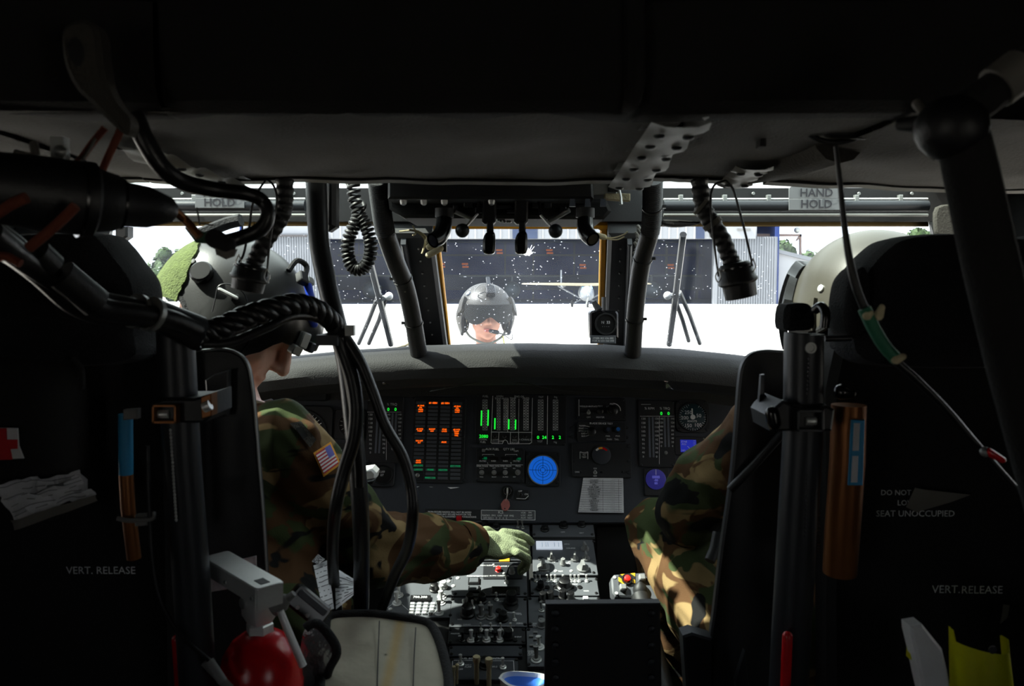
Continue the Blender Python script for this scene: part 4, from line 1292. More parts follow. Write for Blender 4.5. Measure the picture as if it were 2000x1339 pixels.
# --- collective grip head with striped guard
cg = thing('collective_grip', 'grey collective head with red button in a striped yellow guard', 'control lever', P(1240, 1190, 1.52))
cm = frame(P(1240, 1150, 1.52), (1, 0.1, -0.05), (0, 0.72, 0.68))
ci = lambda px, py: cm.inverted() @ PP(px, py, V(cm.translation), V(cm.col[2][:3]))
mb = MB(); mb.prism([tuple(ci(*q))[:2] for q in ((1194, 1128), (1200, 1121), (1260, 1117), (1268, 1130), (1285, 1140), (1303, 1160), (1306, 1176), (1296, 1180), (1262, 1166), (1202, 1164), (1196, 1156))], -0.022, 0.0, 0.003, cm)
mb.build('head', M['console'], cg)
def stripes():
    m = bpy.data.materials.new('hazard_stripes'); m.use_nodes = True; nt = m.node_tree; b = nt.nodes['Principled BSDF']
    tc = nt.nodes.new('ShaderNodeTexCoord'); wv = nt.nodes.new('ShaderNodeTexWave'); wv.wave_type = 'BANDS'; wv.bands_direction = 'DIAGONAL'
    wv.inputs['Scale'].default_value = 26; nt.links.new(tc.outputs['Object'], wv.inputs['Vector'])
    rp = nt.nodes.new('ShaderNodeValToRGB'); rp.color_ramp.interpolation = 'CONSTANT'
    rp.color_ramp.elements[0].color = lin((28, 26, 20)); rp.color_ramp.elements[1].position = 0.45; rp.color_ramp.elements[1].color = lin((225, 175, 30))
    nt.links.new(wv.outputs['Fac'], rp.inputs['Fac']); nt.links.new(rp.outputs['Color'], b.inputs['Base Color']); b.inputs['Roughness'].default_value = 0.5
    return m
M['hazard'] = stripes()
mb = MB(); mb.prism([tuple(ci(*q))[:2] for q in ((1208, 1122), (1240, 1119), (1240, 1139), (1208, 1141))], 0.0, 0.0015, 0.0, cm); mb.build('striped_guard', M['hazard'], cg)
mb = MB(); q = ci(1224, 1132); mb.lathe([(0.0105, 0.0015), (0.0105, 0.005), (0.008, 0.005), (0.008, 0.002)], 18, cm @ Matrix.Translation((q.x, q.y, 0)), caps=False); mb.build('button_well', M['knob'], cg)
mb = MB(); mb.lathe([(0.006, 0.001), (0.006, 0.009), (0.004, 0.010)], 16, cm @ Matrix.Translation((q.x, q.y, 0))); mb.build('red_button', M['redbtn'], cg)
for (x, y) in ((1216, 1149), (1253, 1130), (1285, 1156)):
    mb = MB(); q = ci(x, y); mb.rbox((q.x, q.y), (0.013, 0.012, 0.010), 0.002, 0.002, 0, cm); mb.build('thumb_switch', M['knobgrey'] if x < 1280 else M['knob'], cg)
mb = MB(); q = cm @ V((*tuple(ci(1250, 1150))[:2], 0)); mb.tube([q + V((0, -.02, -.10)), q + V((0, -.005, -.02)), q + V((0, 0, 0.0)), q + V((0, 0, 0.008)), q + V((0, .002, 0.014))], [0.017, 0.016, 0.0145, 0.011, 0.003], 18); mb.build('hat_stem', M['black'], cg)
for (x, y) in ((1200, 1127), (1204, 1158), (1301, 1174)):
    mb = MB(); q = ci(x, y); mb.lathe([(0.0035, 0), (0.003, 0.0015)], 10, cm @ Matrix.Translation((q.x, q.y, 0))); mb.build('screw', M['steel'], cg)
mb = MB(); q = P(1250, 1165, 1.5); mb.tube([q, q + V((0.02, -0.25, -0.13)), q + V((0.03, -0.45, -0.22))], 0.017, 14); mb.build('tube', M['black'], cg)

# --- dark sheet standing in for the dark gap right of the console
mb = slab([(1166, 1030), (1240, 1028), (1240, 1220), (1166, 1220)], 1.93, 0.02); mb.single('dark_gap_sheet', 'dark panel between the console and the right pilot knee', 'panel', M['matte'])
# blue-lined white tub at the very bottom
tb = thing('plastic_tub', 'white-rimmed tub with blue inside at the bottom of the console', 'tub', P(1020, 1345, 1.34))
pts = [P(976, 1327, 1.32), P(985, 1317, 1.36), P(1010, 1314, 1.38), P(1060, 1319, 1.40), P(1075, 1332, 1.36), P(1050, 1345, 1.30), P(1000, 1343, 1.29)]
rim = spline([p for p in pts] + [pts[0]], 5)[:-1]
cen = sum(rim, V()) / len(rim)
mb = MB(); mb.loft([[cen.lerp(q, .8) - V((0, 0, .09)) for q in rim], [cen.lerp(q, 1.0) - V((0, 0, .0)) for q in rim], [cen.lerp(q, 1.05) + V((0, 0, .003)) for q in rim], [cen.lerp(q, .93) + V((0, 0, .004)) for q in rim], [cen.lerp(q, .9) - V((0, 0, .004)) for q in rim]], caps=False)
mb.build('rim', M['white'], tb)
M['bluein'] = mat('blue_liner', (58, 120, 215), 0.5)
mb = MB(); mb.loft([[cen.lerp(q, .9) - V((0, 0, .004)) for q in rim], [cen.lerp(q, .5) - V((0, 0, .03)) for q in rim], [cen.lerp(q, .05) - V((0, 0, .035)) for q in rim]], caps=False); mb.build('blue_liner', M['bluein'], tb)
# ================================================================ overhead console, levers, hoses, grab bars
oc = thing('overhead_console', 'black overhead switch console hanging above the centre windshield', 'console', P(970, 400, 1.5))
slab([(757, 345), (1158, 350), (1160, 388), (757, 388)], 1.42, 0.25, 0.004).build('housing', M['black'], oc)
slab([(757, 386), (1185, 388), (1195, 412), (1180, 428), (790, 425), (760, 408)], 1.50, 0.20, 0.006).build('lower_housing', M['matte'], oc)
slab([(1158, 352), (1205, 352), (1205, 378), (1158, 380)], 1.43, 0.006, 0.001).build('end_plate', M['alu'], oc)
slab([(1182, 376), (1231, 378), (1231, 392), (1182, 389)], 1.43, 0.02, 0.001).build('cream_block', M['foam'], oc)
slab([(1188, 356), (1209, 358), (1209, 374), (1188, 374)], 1.425, 0.012, 0.001).build('relay', M['knob'], oc)
for px in (788, 828, 868, 960):
    mb = MB(); mb.lathe([(0.0058, 0), (0.0062, 0.004), (0.005, 0.0085), (0.002, 0.0105)], 14, Matrix.Translation(P(px, 389, 1.44)) @ Matrix.Rotation(R(180), 4, 'X'))
    mb.build('knob', M['steel'], oc)
for px in (1118, 1148, 1178):
    q = P(px, 388, 1.42)
    mb = MB(); mb.loft([[q + V((-.004, 0, 0)), q + V((.004, 0, 0)), q + V((.004, .004, 0)), q + V((-.004, .004, 0))], [q + V((-.0052, -.003, -.0135)), q + V((.0052, -.003, -.0135)), q + V((.0052, .001, -.0135)), q + V((-.0052, .001, -.0135))]])
    mb.build('paddle_switch', M['slat_l'], oc)
mb = MB(); q = P(1210, 372, 1.42); mb.tube([q, q + V((0.002, -0.004, -0.012)), q + V((0.002, -0.006, -0.024))], [.002, .002, .003], 8); mb.build('toggle_switch', M['steel'], oc)
# underside clutter: brackets and small relays
for px, py, w_, h_ in ((915, 398, 18, 12), (1045, 398, 12, 14), (1070, 400, 14, 10), (890, 408, 10, 16), (985, 403, 30, 7), (935, 410, 14, 10), (1010, 412, 40, 6), (1100, 408, 12, 10)):
    slab([(px - w_ / 2, py - h_ / 2), (px + w_ / 2, py - h_ / 2), (px + w_ / 2, py + h_ / 2), (px - w_ / 2, py + h_ / 2)], 1.485, 0.02, 0.001).build('bracket', M['tube'], oc)
for a, b in (((888, 412), (926, 428)), ((1112, 410), (1072, 432))):
    mb = MB(); mb.cyl(P(*a, 1.47), P(*b, 1.49), 0.0045); mb.build('link_rod', M['alu'], oc)
mb = MB()
for i in range(14): mb.ell(P(985 + 13 * math.sin(i * 1.9), 428 + 5 * math.cos(i * 2.3), 1.52), 0.0028, nu=6, nv=4)
mb.build('wire_cluster', M['alu'], oc)

def plever(px, lb):
    t = thing('power_control_lever', lb, 'lever', P(px, 400, 1.46), 'engine power levers')
    slab([(px - 12, 385), (px + 14, 385), (px + 13, 432), (px + 8, 437), (px - 9, 437), (px - 14, 432)], 1.46, 0.03, 0.003).build('pivot_arm', M['black'], t)
    slab([(px - 4, 432), (px + 8, 432), (px + 9, 452), (px - 5, 452)], 1.455, 0.012, 0.002).build('shank', M['black'], t)
    slab(smooth2([(px - 8, 457), (px - 2, 452), (px + 8, 452), (px + 12, 459), (px + 12, 485), (px + 8, 495), (px - 8, 495), (px - 12, 487), (px - 12, 468)], 3), 1.45, 0.024, 0.004).build('grip', M['black_gloss'], t)
plever(955, 'left of two black paddle levers hanging over the windshield')
plever(1018, 'right of two black paddle levers, beside the white splat')
def ball(px, py, x2, y2, lb):
    t = thing('fuel_selector_lever', lb, 'lever', P(x2, y2, 1.45), 'ball-ended overhead levers')
    mb = MB(); mb.ell(P(px, py, 1.44), 0.0125, nu=20, nv=14); mb.build('ball_knob', M['tube'], t)
    mb = MB(); mb.cyl(P(px + (x2 - px) * .25, py + (y2 - py) * .25, 1.44), P(x2, y2, 1.45), 0.0022, n=8); mb.build('rod', M['steel'], t)
    mb = MB(); mb.cyl(P(x2, y2, 1.45), P(x2 + (4 if x2 > px else -4), y2 - 28, 1.47), 0.003, n=8); mb.build('link', M['black'], t)
ball(903, 450, 933, 417, 'grey ball-ended lever left of the paddle levers')
ball(1085, 451, 1056, 420, 'grey ball-ended lever right of the paddle levers')
def nozzle(pts, lb):
    t = thing('air_vent_nozzle', lb, 'vent', P(*pts[0], 1.46), 'overhead air nozzles')
    c = spline([P(x, y, 1.46 - 0.012 * i) for i, (x, y) in enumerate(pts)], 6)
    mb = MB(); mb.tube(c, [0.0135, 0.0145, 0.0145, 0.0135], 18, caps=False)
    mb.tube([c[-1], c[-2]], [0.010, 0.010], 16); mb.build('elbow', M['black_gloss'], t)
    mb = MB(); mb.tube([c[0] + V((0, 0, .012)), c[0] - V((0, 0, .004))], 0.0165, 18); mb.build('collar', M['black'], t)
nozzle([(868, 420), (866, 445), (858, 462), (845, 470)], 'black elbow nozzle beside the left post wire loops')
nozzle([(1143, 420), (1143, 445), (1148, 458), (1158, 467)], 'black elbow nozzle near the right yellow seal corner')

# wire bundles with white sleeves at the posts
def wire(name, lb, cat, pts, Y, r, m, sub=6, grp=None):
    mb = MB(); mb.tube(spline([P(x, y, Y[i] if isinstance(Y, (list, tuple)) else Y) for i, (x, y) in enumerate(pts)], sub), r, 8)
    return mb.single(name, lb, cat, M[m], grp)
t = thing('wire_bundle', 'cream wires and white sleeves at the left post top', 'wires', P(825, 470, 1.62))
for k_, pts in enumerate(([(780, 452), (805, 450), (822, 458), (830, 470), (826, 490)], [(800, 448), (818, 452), (833, 466), (824, 495)], [(806, 440), (812, 454), (806, 460)])):
    mb = MB(); mb.tube(spline([P(x, y, 1.60) for x, y in pts], 5), 0.0018, 6); mb.build('wire', M['foam'], t)
for a, b in (((838, 482), (862, 472)), ((837, 498), (860, 485)), ((836, 470), (850, 455))):
    mb = MB(); mb.caps(P(*a, 1.59), P(*b, 1.59), 0.006, 0.0065); mb.build('sleeve', M['foam'], t)
slab([(858, 468), (872, 466), (872, 492), (860, 490)], 1.61, 0.01, 0.001).build('clip', M['knob'], t)
t = thing('wire_bundle', 'cream wires and sleeve at the right post top', 'wires', P(1185, 465, 1.62))
mb = MB(); mb.caps(P(1163, 459, 1.59), P(1180, 463, 1.59), 0.006, 0.0055); mb.build('sleeve', M['foam'], t)
for pts in ([(1180, 464), (1200, 464), (1218, 458), (1226, 452)], [(1182, 466), (1205, 468), (1220, 462)]):
    mb = MB(); mb.tube(spline([P(x, y, 1.60) for x, y in pts], 5), 0.0016, 6); mb.build('wire', M['foam'], t)
for nm_, x0, lb in ((0, 765, 'knotted pale wire wrap on the left ribbed hose'), (1, 1248, 'knotted pale wire wrap on the right ribbed hose')):
    t = MB()
    for i in range(11):
        yy = 442 + i * (12 if nm_ == 0 else 6.5)
        xx = x0 + (i * 2.4 if nm_ == 0 else -i * 0.6) + 2 * math.sin(i * 2.2)
        t.caps(P(xx - 2, yy, 1.66), P(xx + 2, yy + 6, 1.66), 0.0038, 0.0034, 8)
    t.single('wire_wrap', lb, 'wire', M['tape'])

# ribbed hoses down the posts
def ribbed(name, lb, pts, Y0, Y1, r, ribs_to, ties):
    n = len(pts)
    c = spline([P(x, y, Y0 + (Y1 - Y0) * i / (n - 1)) for i, (x, y) in enumerate(pts)], 26)
    rr = []
    for i in range(len(c)):
        t = i / (len(c) - 1)
        rr.append(r * (1 + (0.05 * (1 if i % 2 else -1) if t < ribs_to else 0)))
    t = thing(name, lb, 'hose', c[-1], 'ribbed hoses along the windshield posts')
    mb = MB(); mb.tube(c, rr, 16); mb.build('hose', M['rubber'], t)
    for s_ in ties:
        k = int(s_ * (len(c) - 1))
        mb = MB()
        mb.tube([c[k], c[k + 1]], r * 1.09, 16); mb.build('cable_tie', M['knob'], t)
        mb = MB(); mb.box(c[k] + V((r * 1.15 * (1 if c[0].x > 0 else -1), -0.004, 0)), (0.008, 0.006, 0.006)); mb.build('tie_head', M['knob'], t)
ribbed('ribbed_hose', 'black ribbed hose down the post between left and centre windshields', [(738, 350), (744, 400), (752, 450), (772, 510), (792, 560), (806, 620), (818, 690)], 1.50, 1.76, 0.0185, 0.35, (0.62, 0.86))
ribbed('ribbed_hose', 'black ribbed hose down the post between centre and right windshields', [(1275, 350), (1274, 400), (1270, 450), (1255, 505), (1246, 560), (1240, 620), (1236, 690)], 1.50, 1.76, 0.0180, 0.35, (0.18, 0.5, 0.84))

# thick smooth conduit on the left, running from the roof to behind the canvas
def conduit():
    pts = [((617, 345), 1.30), ((620, 420), 1.29), ((624, 480), 1.28), ((640, 560), 1.26), ((660, 640), 1.24), ((678, 720), 1.22), ((692, 850), 1.20), ((704, 1000), 1.20), ((706, 1120), 1.23), ((704, 1235), 1.26)]
    c = spline([P(x, y, Y) for (x, y), Y in pts], 8)
    t = thing('conduit_hose', 'thick black conduit hanging from the roof down to the canvas', 'hose', c[-1])
    mb = MB(); mb.tube(c, [0.0165, 0.0155, 0.0145, 0.014, 0.0125, 0.0120], 18); mb.build('conduit', M['cable'], t)
    slab([(636, 345), (655, 345), (655, 442), (640, 452), (634, 440)], 1.31, 0.03, 0.006).build('bracket', M['black'], t)
conduit()

# coiled microphone cord
def coil():
    t = thing('coiled_cord', 'black coiled microphone cord looped beside the conduit', 'cord', P(700, 540, 1.34))
    path = spline([P(x, y, 1.36) for x, y in ((690, 350), (692, 385), (700, 420), (690, 445), (680, 470), (680, 498), (688, 520), (702, 526), (716, 516), (724, 492), (722, 465), (714, 440), (702, 420))], 40)
    c = []
    for i, p in enumerate(path):
        tt = (path[min(i + 1, len(path) - 1)] - path[max(i - 1, 0)]).normalized()
        u = tt.cross(V((0, 1, 0))).normalized(); v = tt.cross(u)
        a = i * 2 * math.pi / 13.0
        c.append(p + (u * math.cos(a) + v * math.sin(a)) * 0.0088)
    mb = MB(); mb.tube(c, 0.0030, 7); mb.build('coil', M['rubber'], t)
    mb = MB(); mb.tube(spline([P(703, 420, 1.36), P(712, 400, 1.38), P(690, 380, 1.4), P(676, 352, 1.42)], 6), 0.0035, 8); mb.build('lead', M['rubber'], t)
coil()

# grab bars with stencilled placards
def grab(x0, x1, pl, lb):
    t = thing('grab_bar', lb, 'grab bar', P((x0 + x1) / 2, 412, 1.76), 'hand hold bars under the roof windows')
    mb = MB(); mb.cyl(P(x0, 402, 1.765), P(x1, 402, 1.765), 0.0115, n=18); mb.build('bar', M['tube'], t)
    mb = MB(); mb.cyl(P(x0, 389, 1.775), P(x1, 388, 1.775), 0.0022, n=8); mb.build('cable', M['steel'], t)
    mb = MB(); mb.cyl(P(x0, 420, 1.79), P(x1, 420, 1.79), 0.0035, n=8); mb.build('lower_rail', M['alu'], t)
    for i in range(6):
        x = x0 + (x1 - x0) * (i + .4) / 6
        slab([(x - 4, 380), (x + 4, 380), (x + 4, 392), (x - 4, 392)], 1.77, 0.01, 0.001).build('clip', M['alu'], t)
    for i in range(5):
        x = x0 + (x1 - x0) * (i + .7) / 5
        mb = MB(); mb.lathe([(0.004, 0), (0.003, 0.002)], 10, Matrix.Translation(P(x, 378, 1.815)) @ Matrix.Rotation(R(90), 4, 'X')); mb.build('rivet', M['alu'], t)
    a, b, y0_, ym, y1_ = pl
    o = slab(rrp(a, y0_, b, ym, 6), 1.752, 0.002, 0.0005).build('placard', M['placard'], t)
    o2 = slab([(a, ym + .5), (b, ym + .5), (b, y1_), (a, y1_)], 1.7515, 0.002, 0.0005).build('placard', M['placard'], t)
    for word, yy, oo in (('HAND', (y0_ + ym) / 2 + 1, o), ('HOLD', (ym + y1_) / 2, o2)):
        m = Matrix(((1, 0, 0, 0), (0, 0, -1, 1.7500), (0, 1, 0, 0), (0, 0, 0, 1)))
        q = P((a + b) / 2, yy, 1.75); m.translation = V((q.x, 1.7495, q.z))
        mb = MB(); mb.text(word, 22 * 1.75 / F, m, 'CENTER', 0.02); mb.build('stencil_lettering', M['ink'], oo)
def rrp(x0, y0, x1, y1, r):
    return [(x0, y1), (x1, y1)] + [(x1 - r + r * math.cos(R(a)), y0 + r - r * math.sin(R(a))) for a in range(0, 91, 30)] + [(x0 + r - r * math.sin(R(a)), y0 + r - r * math.cos(R(a))) for a in range(0, 91, 30)]
grab(232, 596, (381, 477, 366, 386, 406), 'left grab bar with HAND HOLD placard half behind the cable')
grab(1296, 1812, (1541, 1648, 364, 388, 410), 'right grab bar with HAND HOLD placard')
# small blocks by the pillars
slab([(224, 442), (248, 442), (248, 462), (236, 470), (224, 470)], 1.80, 0.03, 0.004).single('latch_block', 'small black latch block at the left windshield corner', 'latch', M['black'])
slab(smooth2([(1832, 404), (1870, 398), (1888, 402), (1890, 440), (1880, 462), (1836, 462), (1828, 440)], 3), 1.72, 0.012, 0.003).single('sun_visor', 'dull grey rounded visor in the right windshield corner', 'visor', M['pad'])
slab(smooth2([(1290, 428), (1340, 430), (1372, 434), (1350, 440), (1320, 442), (1295, 438)], 3), 1.78, 0.03, 0.004).single('folded_visor', 'dark folded visor under the right header', 'visor', M['padblack'])

# gooseneck lamps with bail wires
def lampneck(path, Y, cup, bail, lb, tape=None):
    t = thing('gooseneck_lamp', lb, 'lamp', P(*cup[0], Y), 'gooseneck lamps')
    c = spline([P(x, y, Y) for x, y in path], 12)
    rr = [0.0125 + 0.0008 * math.sin(i * 1.1) for i in range(len(c))]
    mb = MB(); mb.tube(c, rr, 16); mb.build('neck', M['rubber'], t)
    a, b = P(*cup[0], Y), P(*cup[1], Y)
    d = (b - a)
    mb = MB(); mb.tube([a, a + d * .02, a + d * .1, a + d * .45, a + d * .5, a + d * .56, a + d * .62, a + d * .98, b], [0.014, 0.020, 0.0235, 0.0265, 0.0285, 0.0285, 0.024, 0.023, 0.017], 24); mb.build('lamp_cup', M['rubber'], t)
    mb = MB(); mb.tube([a + d * .12, a + d * .17], 0.0255, 24); mb.build('cup_ring', M['black_gloss'], t)
    for k_, bl in enumerate(bail):
        mb = MB(); mb.tube(spline([P(x, y, Y - 0.015) for x, y in bl], 8), [0.0014] + [0.0018] * 6 + [0.0012], 8); mb.build('bail_wire', M['knob'], t)
        e = P(*bl[-1], Y - 0.016)
        mb = MB(); mb.tube(spline([e + V((0, 0, .012)), e + V((.004, 0, .0)), e + V((0, 0, -.008)), e + V((-.004, 0, 0)), e + V((0, 0, .010))], 5), 0.0010, 6); mb.build('hook', M['steel'], t)
    if tape:
        for (p0, p1, m_) in tape:
            mb = MB(); mb.cyl(P(*p0, Y), P(*p1, Y), 0.0150, n=16); mb.build('tape_wrap', M[m_], t)
lampneck([(556, 350), (556, 385), (552, 415), (535, 445), (515, 475), (500, 505), (492, 522)], 1.20, ((493, 515), (482, 568)), [[(520, 350), (505, 372), (493, 400), (487, 440), (476, 495), (466, 512)], [(520, 350), (534, 362), (541, 390), (534, 430), (526, 480), (521, 540)]], 'gooseneck lamp hanging in front of the left pilot helmet', [((530, 430), (518, 462), 'tape')])
lampneck([(1366, 350), (1370, 385), (1378, 415), (1394, 440), (1412, 470), (1424, 500), (1434, 520)], 1.20, ((1434, 512), (1448, 582)), [[(1418, 352), (1395, 362), (1388, 392), (1392, 450), (1403, 540)], [(1418, 352), (1432, 370), (1444, 410), (1458, 465), (1470, 520)]], 'gooseneck lamp hanging in front of the grey hangar wall', [((1388, 432), (1394, 440), 'tape'), ((1366, 400), (1371, 404), 'tape')])

# standby compass on the right post
t = thing('standby_compass', 'square black compass with round window at the foot of the right post', 'compass', P(1183, 672, 1.95))
slab(rrp(1152, 606, 1208, 660, 8), 1.93, 0.05, 0.004).build('case', M['black_gloss'], t)
q = P(1183, 632, 1.929); fm = Matrix(((1, 0, 0, q.x), (0, 0, -1, q.y), (0, 1, 0, q.z), (0, 0, 0, 1)))
mb = MB(); mb.lathe([(0.026, 0), (0.026, 0.006), (0.0225, 0.006), (0.0215, 0.001)], 28, fm, caps=False); mb.build('window_ring', M['black'], t)
mb = MB(); mb.lathe([(0.022, 0.0), (0.022, 0.001)], 24, fm); mb.build('window', M['well'], t)
mb = MB(); mb.text('N  33', 0.009, fm @ Matrix.Translation((0, 0.003, 0.0015))); mb.text('- - - -', 0.008, fm @ Matrix.Translation((0, -0.006, 0.0015))); mb.build('card_lettering', M['dimprint'], t)
slab([(1153, 655), (1203, 655), (1203, 671), (1153, 671)], 1.925, 0.006, 0.001).build('correction_card', M['console'], t)
m = fm.copy(); q = P(1178, 663, 1.9245); m.translation = q
mb = MB(); mb.text('STEER 003 036 085\nFOR N 030 060 090', 0.0062, m); mb.build('card_print', M['dimprint'], t)
mb = MB(); mb.cyl(P(1160, 590, 1.94), P(1170, 606, 1.93), 0.006, 0.009); mb.build('adjuster', M['black'], t)
mb = MB(); mb.cyl(P(1180, 580, 1.95), P(1180, 606, 1.95), 0.006); mb.build('mount', M['black'], t)
# ================================================================ seats
def pad(pix, Y, th, rows=6, puff=0.02, n=4):
    """upholstered cushion: outline in pixels, domed towards the camera and rounded at the rim"""
    o = smooth2(pix, n)
    pts = [P(x, y, Y + th * .6) - V((0, th * .6, 0)) for x, y in o]
    c = sum(pts, V()) / len(pts)
    rings = [[c + (p - c) * s + V((0, d, 0)) for p in pts] for s, d in ((0.02, th), (0.93, th), (0.985, th * .8), (1.0, th * .55), (0.99, th * .25), (0.95, 0.0), (0.8, -puff * .5), (0.55, -puff * .85), (0.25, -puff), (0.02, -puff))]
    mb = MB(); mb.loft(rings)
    return mb
def tubeseg(a, b, Y, r, n=22):
    mb = MB(); mb.cyl(P(*a, Y), P(*b, Y), r, n=n); return mb
def lettering(t, words, m='dimprint'):
    for w_, px, py, Y, size in words:
        q = P(px, py, Y)
        mm = Matrix(((1, 0, 0, q.x), (0, 0, -1, q.y), (0, 1, 0, q.z), (0, 0, 0, 1)))
        mb = MB(); mb.text(w_, size * Y / F * 1.25, mm, 'CENTER', 0.0); mb.build('lettering', M[m], t)

def clamp(t, pts_face, square, side, Y, m):
    slab(pts_face, Y, 0.07, 0.003).build('clamp_body', M['armor'], t)
    x0, y0, x1, y1 = square
    w_ = 5
    fr = MB()
    for a in ([(x0, y0), (x1, y0), (x1, y0 + w_), (x0, y0 + w_)], [(x0, y1 - w_), (x1, y1 - w_), (x1, y1), (x0, y1)], [(x0, y0), (x0 + w_, y0), (x0 + w_, y1), (x0, y1)], [(x1 - w_, y0), (x1, y0), (x1, y1), (x1 - w_, y1)]):
        q = slab(a, Y - 0.012, 0.012, 0.0005); fr.add(q.v, q.f)
    fr.build('clamp_window_frame', m, t)
    mb = MB(); mb.cyl(P((x0 + x1) / 2 - 10, (y0 + y1) / 2, Y + .0), P((x0 + x1) / 2 + 10, (y0 + y1) / 2, Y + .0), 0.005, n=12); mb.build('clamp_bolt', M['steel'], t)

# ---- left seat
t = thing('pilot_seat', 'black armoured pilot seat on the left with medical bag hung behind', 'seat', P(250, 1500, 1.05), 'pilot seats')
hp = pad([(-20, 480), (80, 460), (210, 457), (238, 470), (268, 508), (295, 545), (303, 585), (302, 650), (296, 700), (150, 712), (-20, 700)], 1.02, 0.09, puff=0.02).build('headrest', M['fuzzy'], t)
slab([(-40, 660), (300, 660), (330, 700), (335, 1000), (345, 1450), (-40, 1450)], 1.07, 0.05, 0.01).build('backrest', M['matte'], t)
slab(smooth2([(360, 690), (400, 684), (440, 683), (466, 692), (482, 712), (490, 748), (496, 800), (504, 900), (513, 1010), (520, 1130), (524, 1250), (526, 1380), (440, 1400), (360, 1390), (352, 1000)], 4), 1.14, 0.014, 0.003).build('side_armor', M['armor'], t)
mb = MB(); mb.tube(spline([P(x, y, 1.142) for x, y in ((372, 688), (402, 684), (440, 682), (466, 691), (483, 712), (491, 748), (497, 800), (505, 900), (514, 1010), (521, 1130))], 6), 0.0022, 8); mb.build('armor_edge_glint', M['alu'], t)  # pale bead drawn in for the catch-light along the armor edge
mb = MB(); mb.tube([P(342, 640, 0.975), P(345, 700, 0.975), P(356, 900, 0.98), P(372, 1100, 0.985), P(392, 1420, 0.99)], [0.0215, 0.0218, 0.0218, 0.022, 0.022], 26); mb.build('guide_tube', M['tube'], t)
clamp(t, [(296, 786), (318, 778), (378, 778), (412, 768), (413, 812), (398, 826), (345, 826), (300, 826)], (296, 790, 344, 827), -1, 0.945, M['bronze'])
slab([(392, 775), (412, 768), (413, 812), (393, 818)], 0.94, 0.02, 0.001).build('clamp_lug', M['bronze'], t)
mb = MB(); mb.cyl(P(398, 796, 0.938), P(411, 790, 0.938), 0.006, n=12); mb.build('clamp_pin', M['steel'], t)
mb = MB()
for i in range(26): mb.ell(P(333 + i * 0.45, 840 + i * 7, 0.957), (0.0018, 0.0018, 0.0024), nu=6, nv=4)
mb.build('indexing_teeth', M['alu'], t)['kind'] = 'stuff'
mb = MB(); mb.tube([P(245, 808, 0.99), P(246, 926, 0.99)], 0.0085, 18); mb.build('damper_sleeve', M['bluelabel'], t, 'teal damper label')
mb = MB(); mb.tube([P(246, 926, 0.99), P(250, 990, 0.99), P(262, 1090, 0.995)], 0.0085, 18); mb.build('damper_cylinder', M['bronze'], t)
slab([(240, 800), (268, 798), (268, 818), (240, 820)], 0.975, 0.01, 0.001).build('cable_tie', M['strip'], t)
slab([(263, 1006), (288, 1004), (288, 1026), (263, 1028)], 0.975, 0.01, 0.001).build('tie_block', M['strip'], t)
mb = MB(); mb.tube(spline([P(230, 1012, 0.975), P(250, 1016, 0.972), P(275, 1015, 0.972), P(298, 1012, 0.975), P(300, 1000, .98)], 4), 0.003, 8); mb.build('tie_strap', M['strip'], t)
lettering(t, [('VERT. RELEASE', 197, 1114, 1.065, 17)])
slab([(386, 1112), (500, 1085), (502, 1140), (388, 1160)], 1.135, 0.002, 0.0005).build('data_placard', M['dimprint'], t)
lettering(t, [('WARNING\nADJUST SEAT\nBEFORE FLIGHT', 455, 1118, 1.130, 8)], 'ink')
slab([(400, 742), (418, 690 + 40), (446, 722), (444, 812), (424, 818), (404, 800)], 1.12, 0.012, 0.002).build('armor_bracket', M['armor'], t)
mb = MB(); mb.tube(spline([P(288, 870, 0.98), P(292, 1000, .975), P(305, 1140, .97), P(345, 1230, .96), P(410, 1290, .95)], 6), 0.0028, 8); mb.build('release_cable', M['cable'], t)
mb = MB(); mb.cyl(P(408, 1290, .95), P(435, 1330, .945), 0.006, n=12); mb.build('cable_end', M['strip'], t)
mb = MB(); mb.caps(P(345, 1248, .99), P(352, 1360, 1.0), 0.006, 0.006); mb.build('red_handle', M['red'], t)

# ---- right seat
t = thing('pilot_seat', 'black armoured pilot seat on the right with open guide tube', 'seat', P(1780, 1500, 1.05), 'pilot seats')
pad([(1640, 560), (1662, 520), (1692, 488), (1725, 468), (1790, 459), (1880, 460), (1960, 468), (2030, 480), (2030, 700), (1900, 715), (1700, 712), (1634, 690), (1628, 630)], 1.02, 0.09, puff=0.02).build('headrest', M['fuzzy'], t)
mb = pad([(1634, 560), (1648, 532), (1668, 520), (1680, 560), (1672, 640), (1640, 660), (1628, 620)], 1.00, 0.05, puff=0.008); mb.build('headrest_fold', M['fuzzy'], t)
slab([(1640, 660), (1990, 660), (2060, 700), (2060, 1450), (1620, 1450), (1618, 760)], 1.07, 0.05, 0.01).build('backrest', M['matte'], t)
slab(smooth2([(1560, 692), (1520, 684), (1490, 684), (1466, 692), (1450, 714), (1444, 750), (1440, 800), (1433, 890), (1425, 960), (1412, 1050), (1402, 1130), (1394, 1200), (1388, 1250), (1384, 1380), (1500, 1400), (1580, 1380), (1590, 1000), (1588, 740)], 4), 1.14, 0.014, 0.003).build('side_armor', M['armor'], t)
slab([(1334, 1242), (1352, 1236), (1392, 1248), (1394, 1420), (1346, 1420), (1338, 1300)], 1.13, 0.03, 0.003).build('armor_foot', M['tube'], t)
mb = MB(); mb.tube([P(1535, 838, 1.125), P(1480, 900, 1.128), P(1426, 956, 1.135)], 0.006, 10); mb.build('armor_crease', M['armor'], t)
mb = MB()
q = [P(1571, 652, 0.985), P(1570, 660, .985), P(1568, 850, .985), P(1556, 1050, .985), P(1545, 1240, .985), P(1536, 1420, .985)]
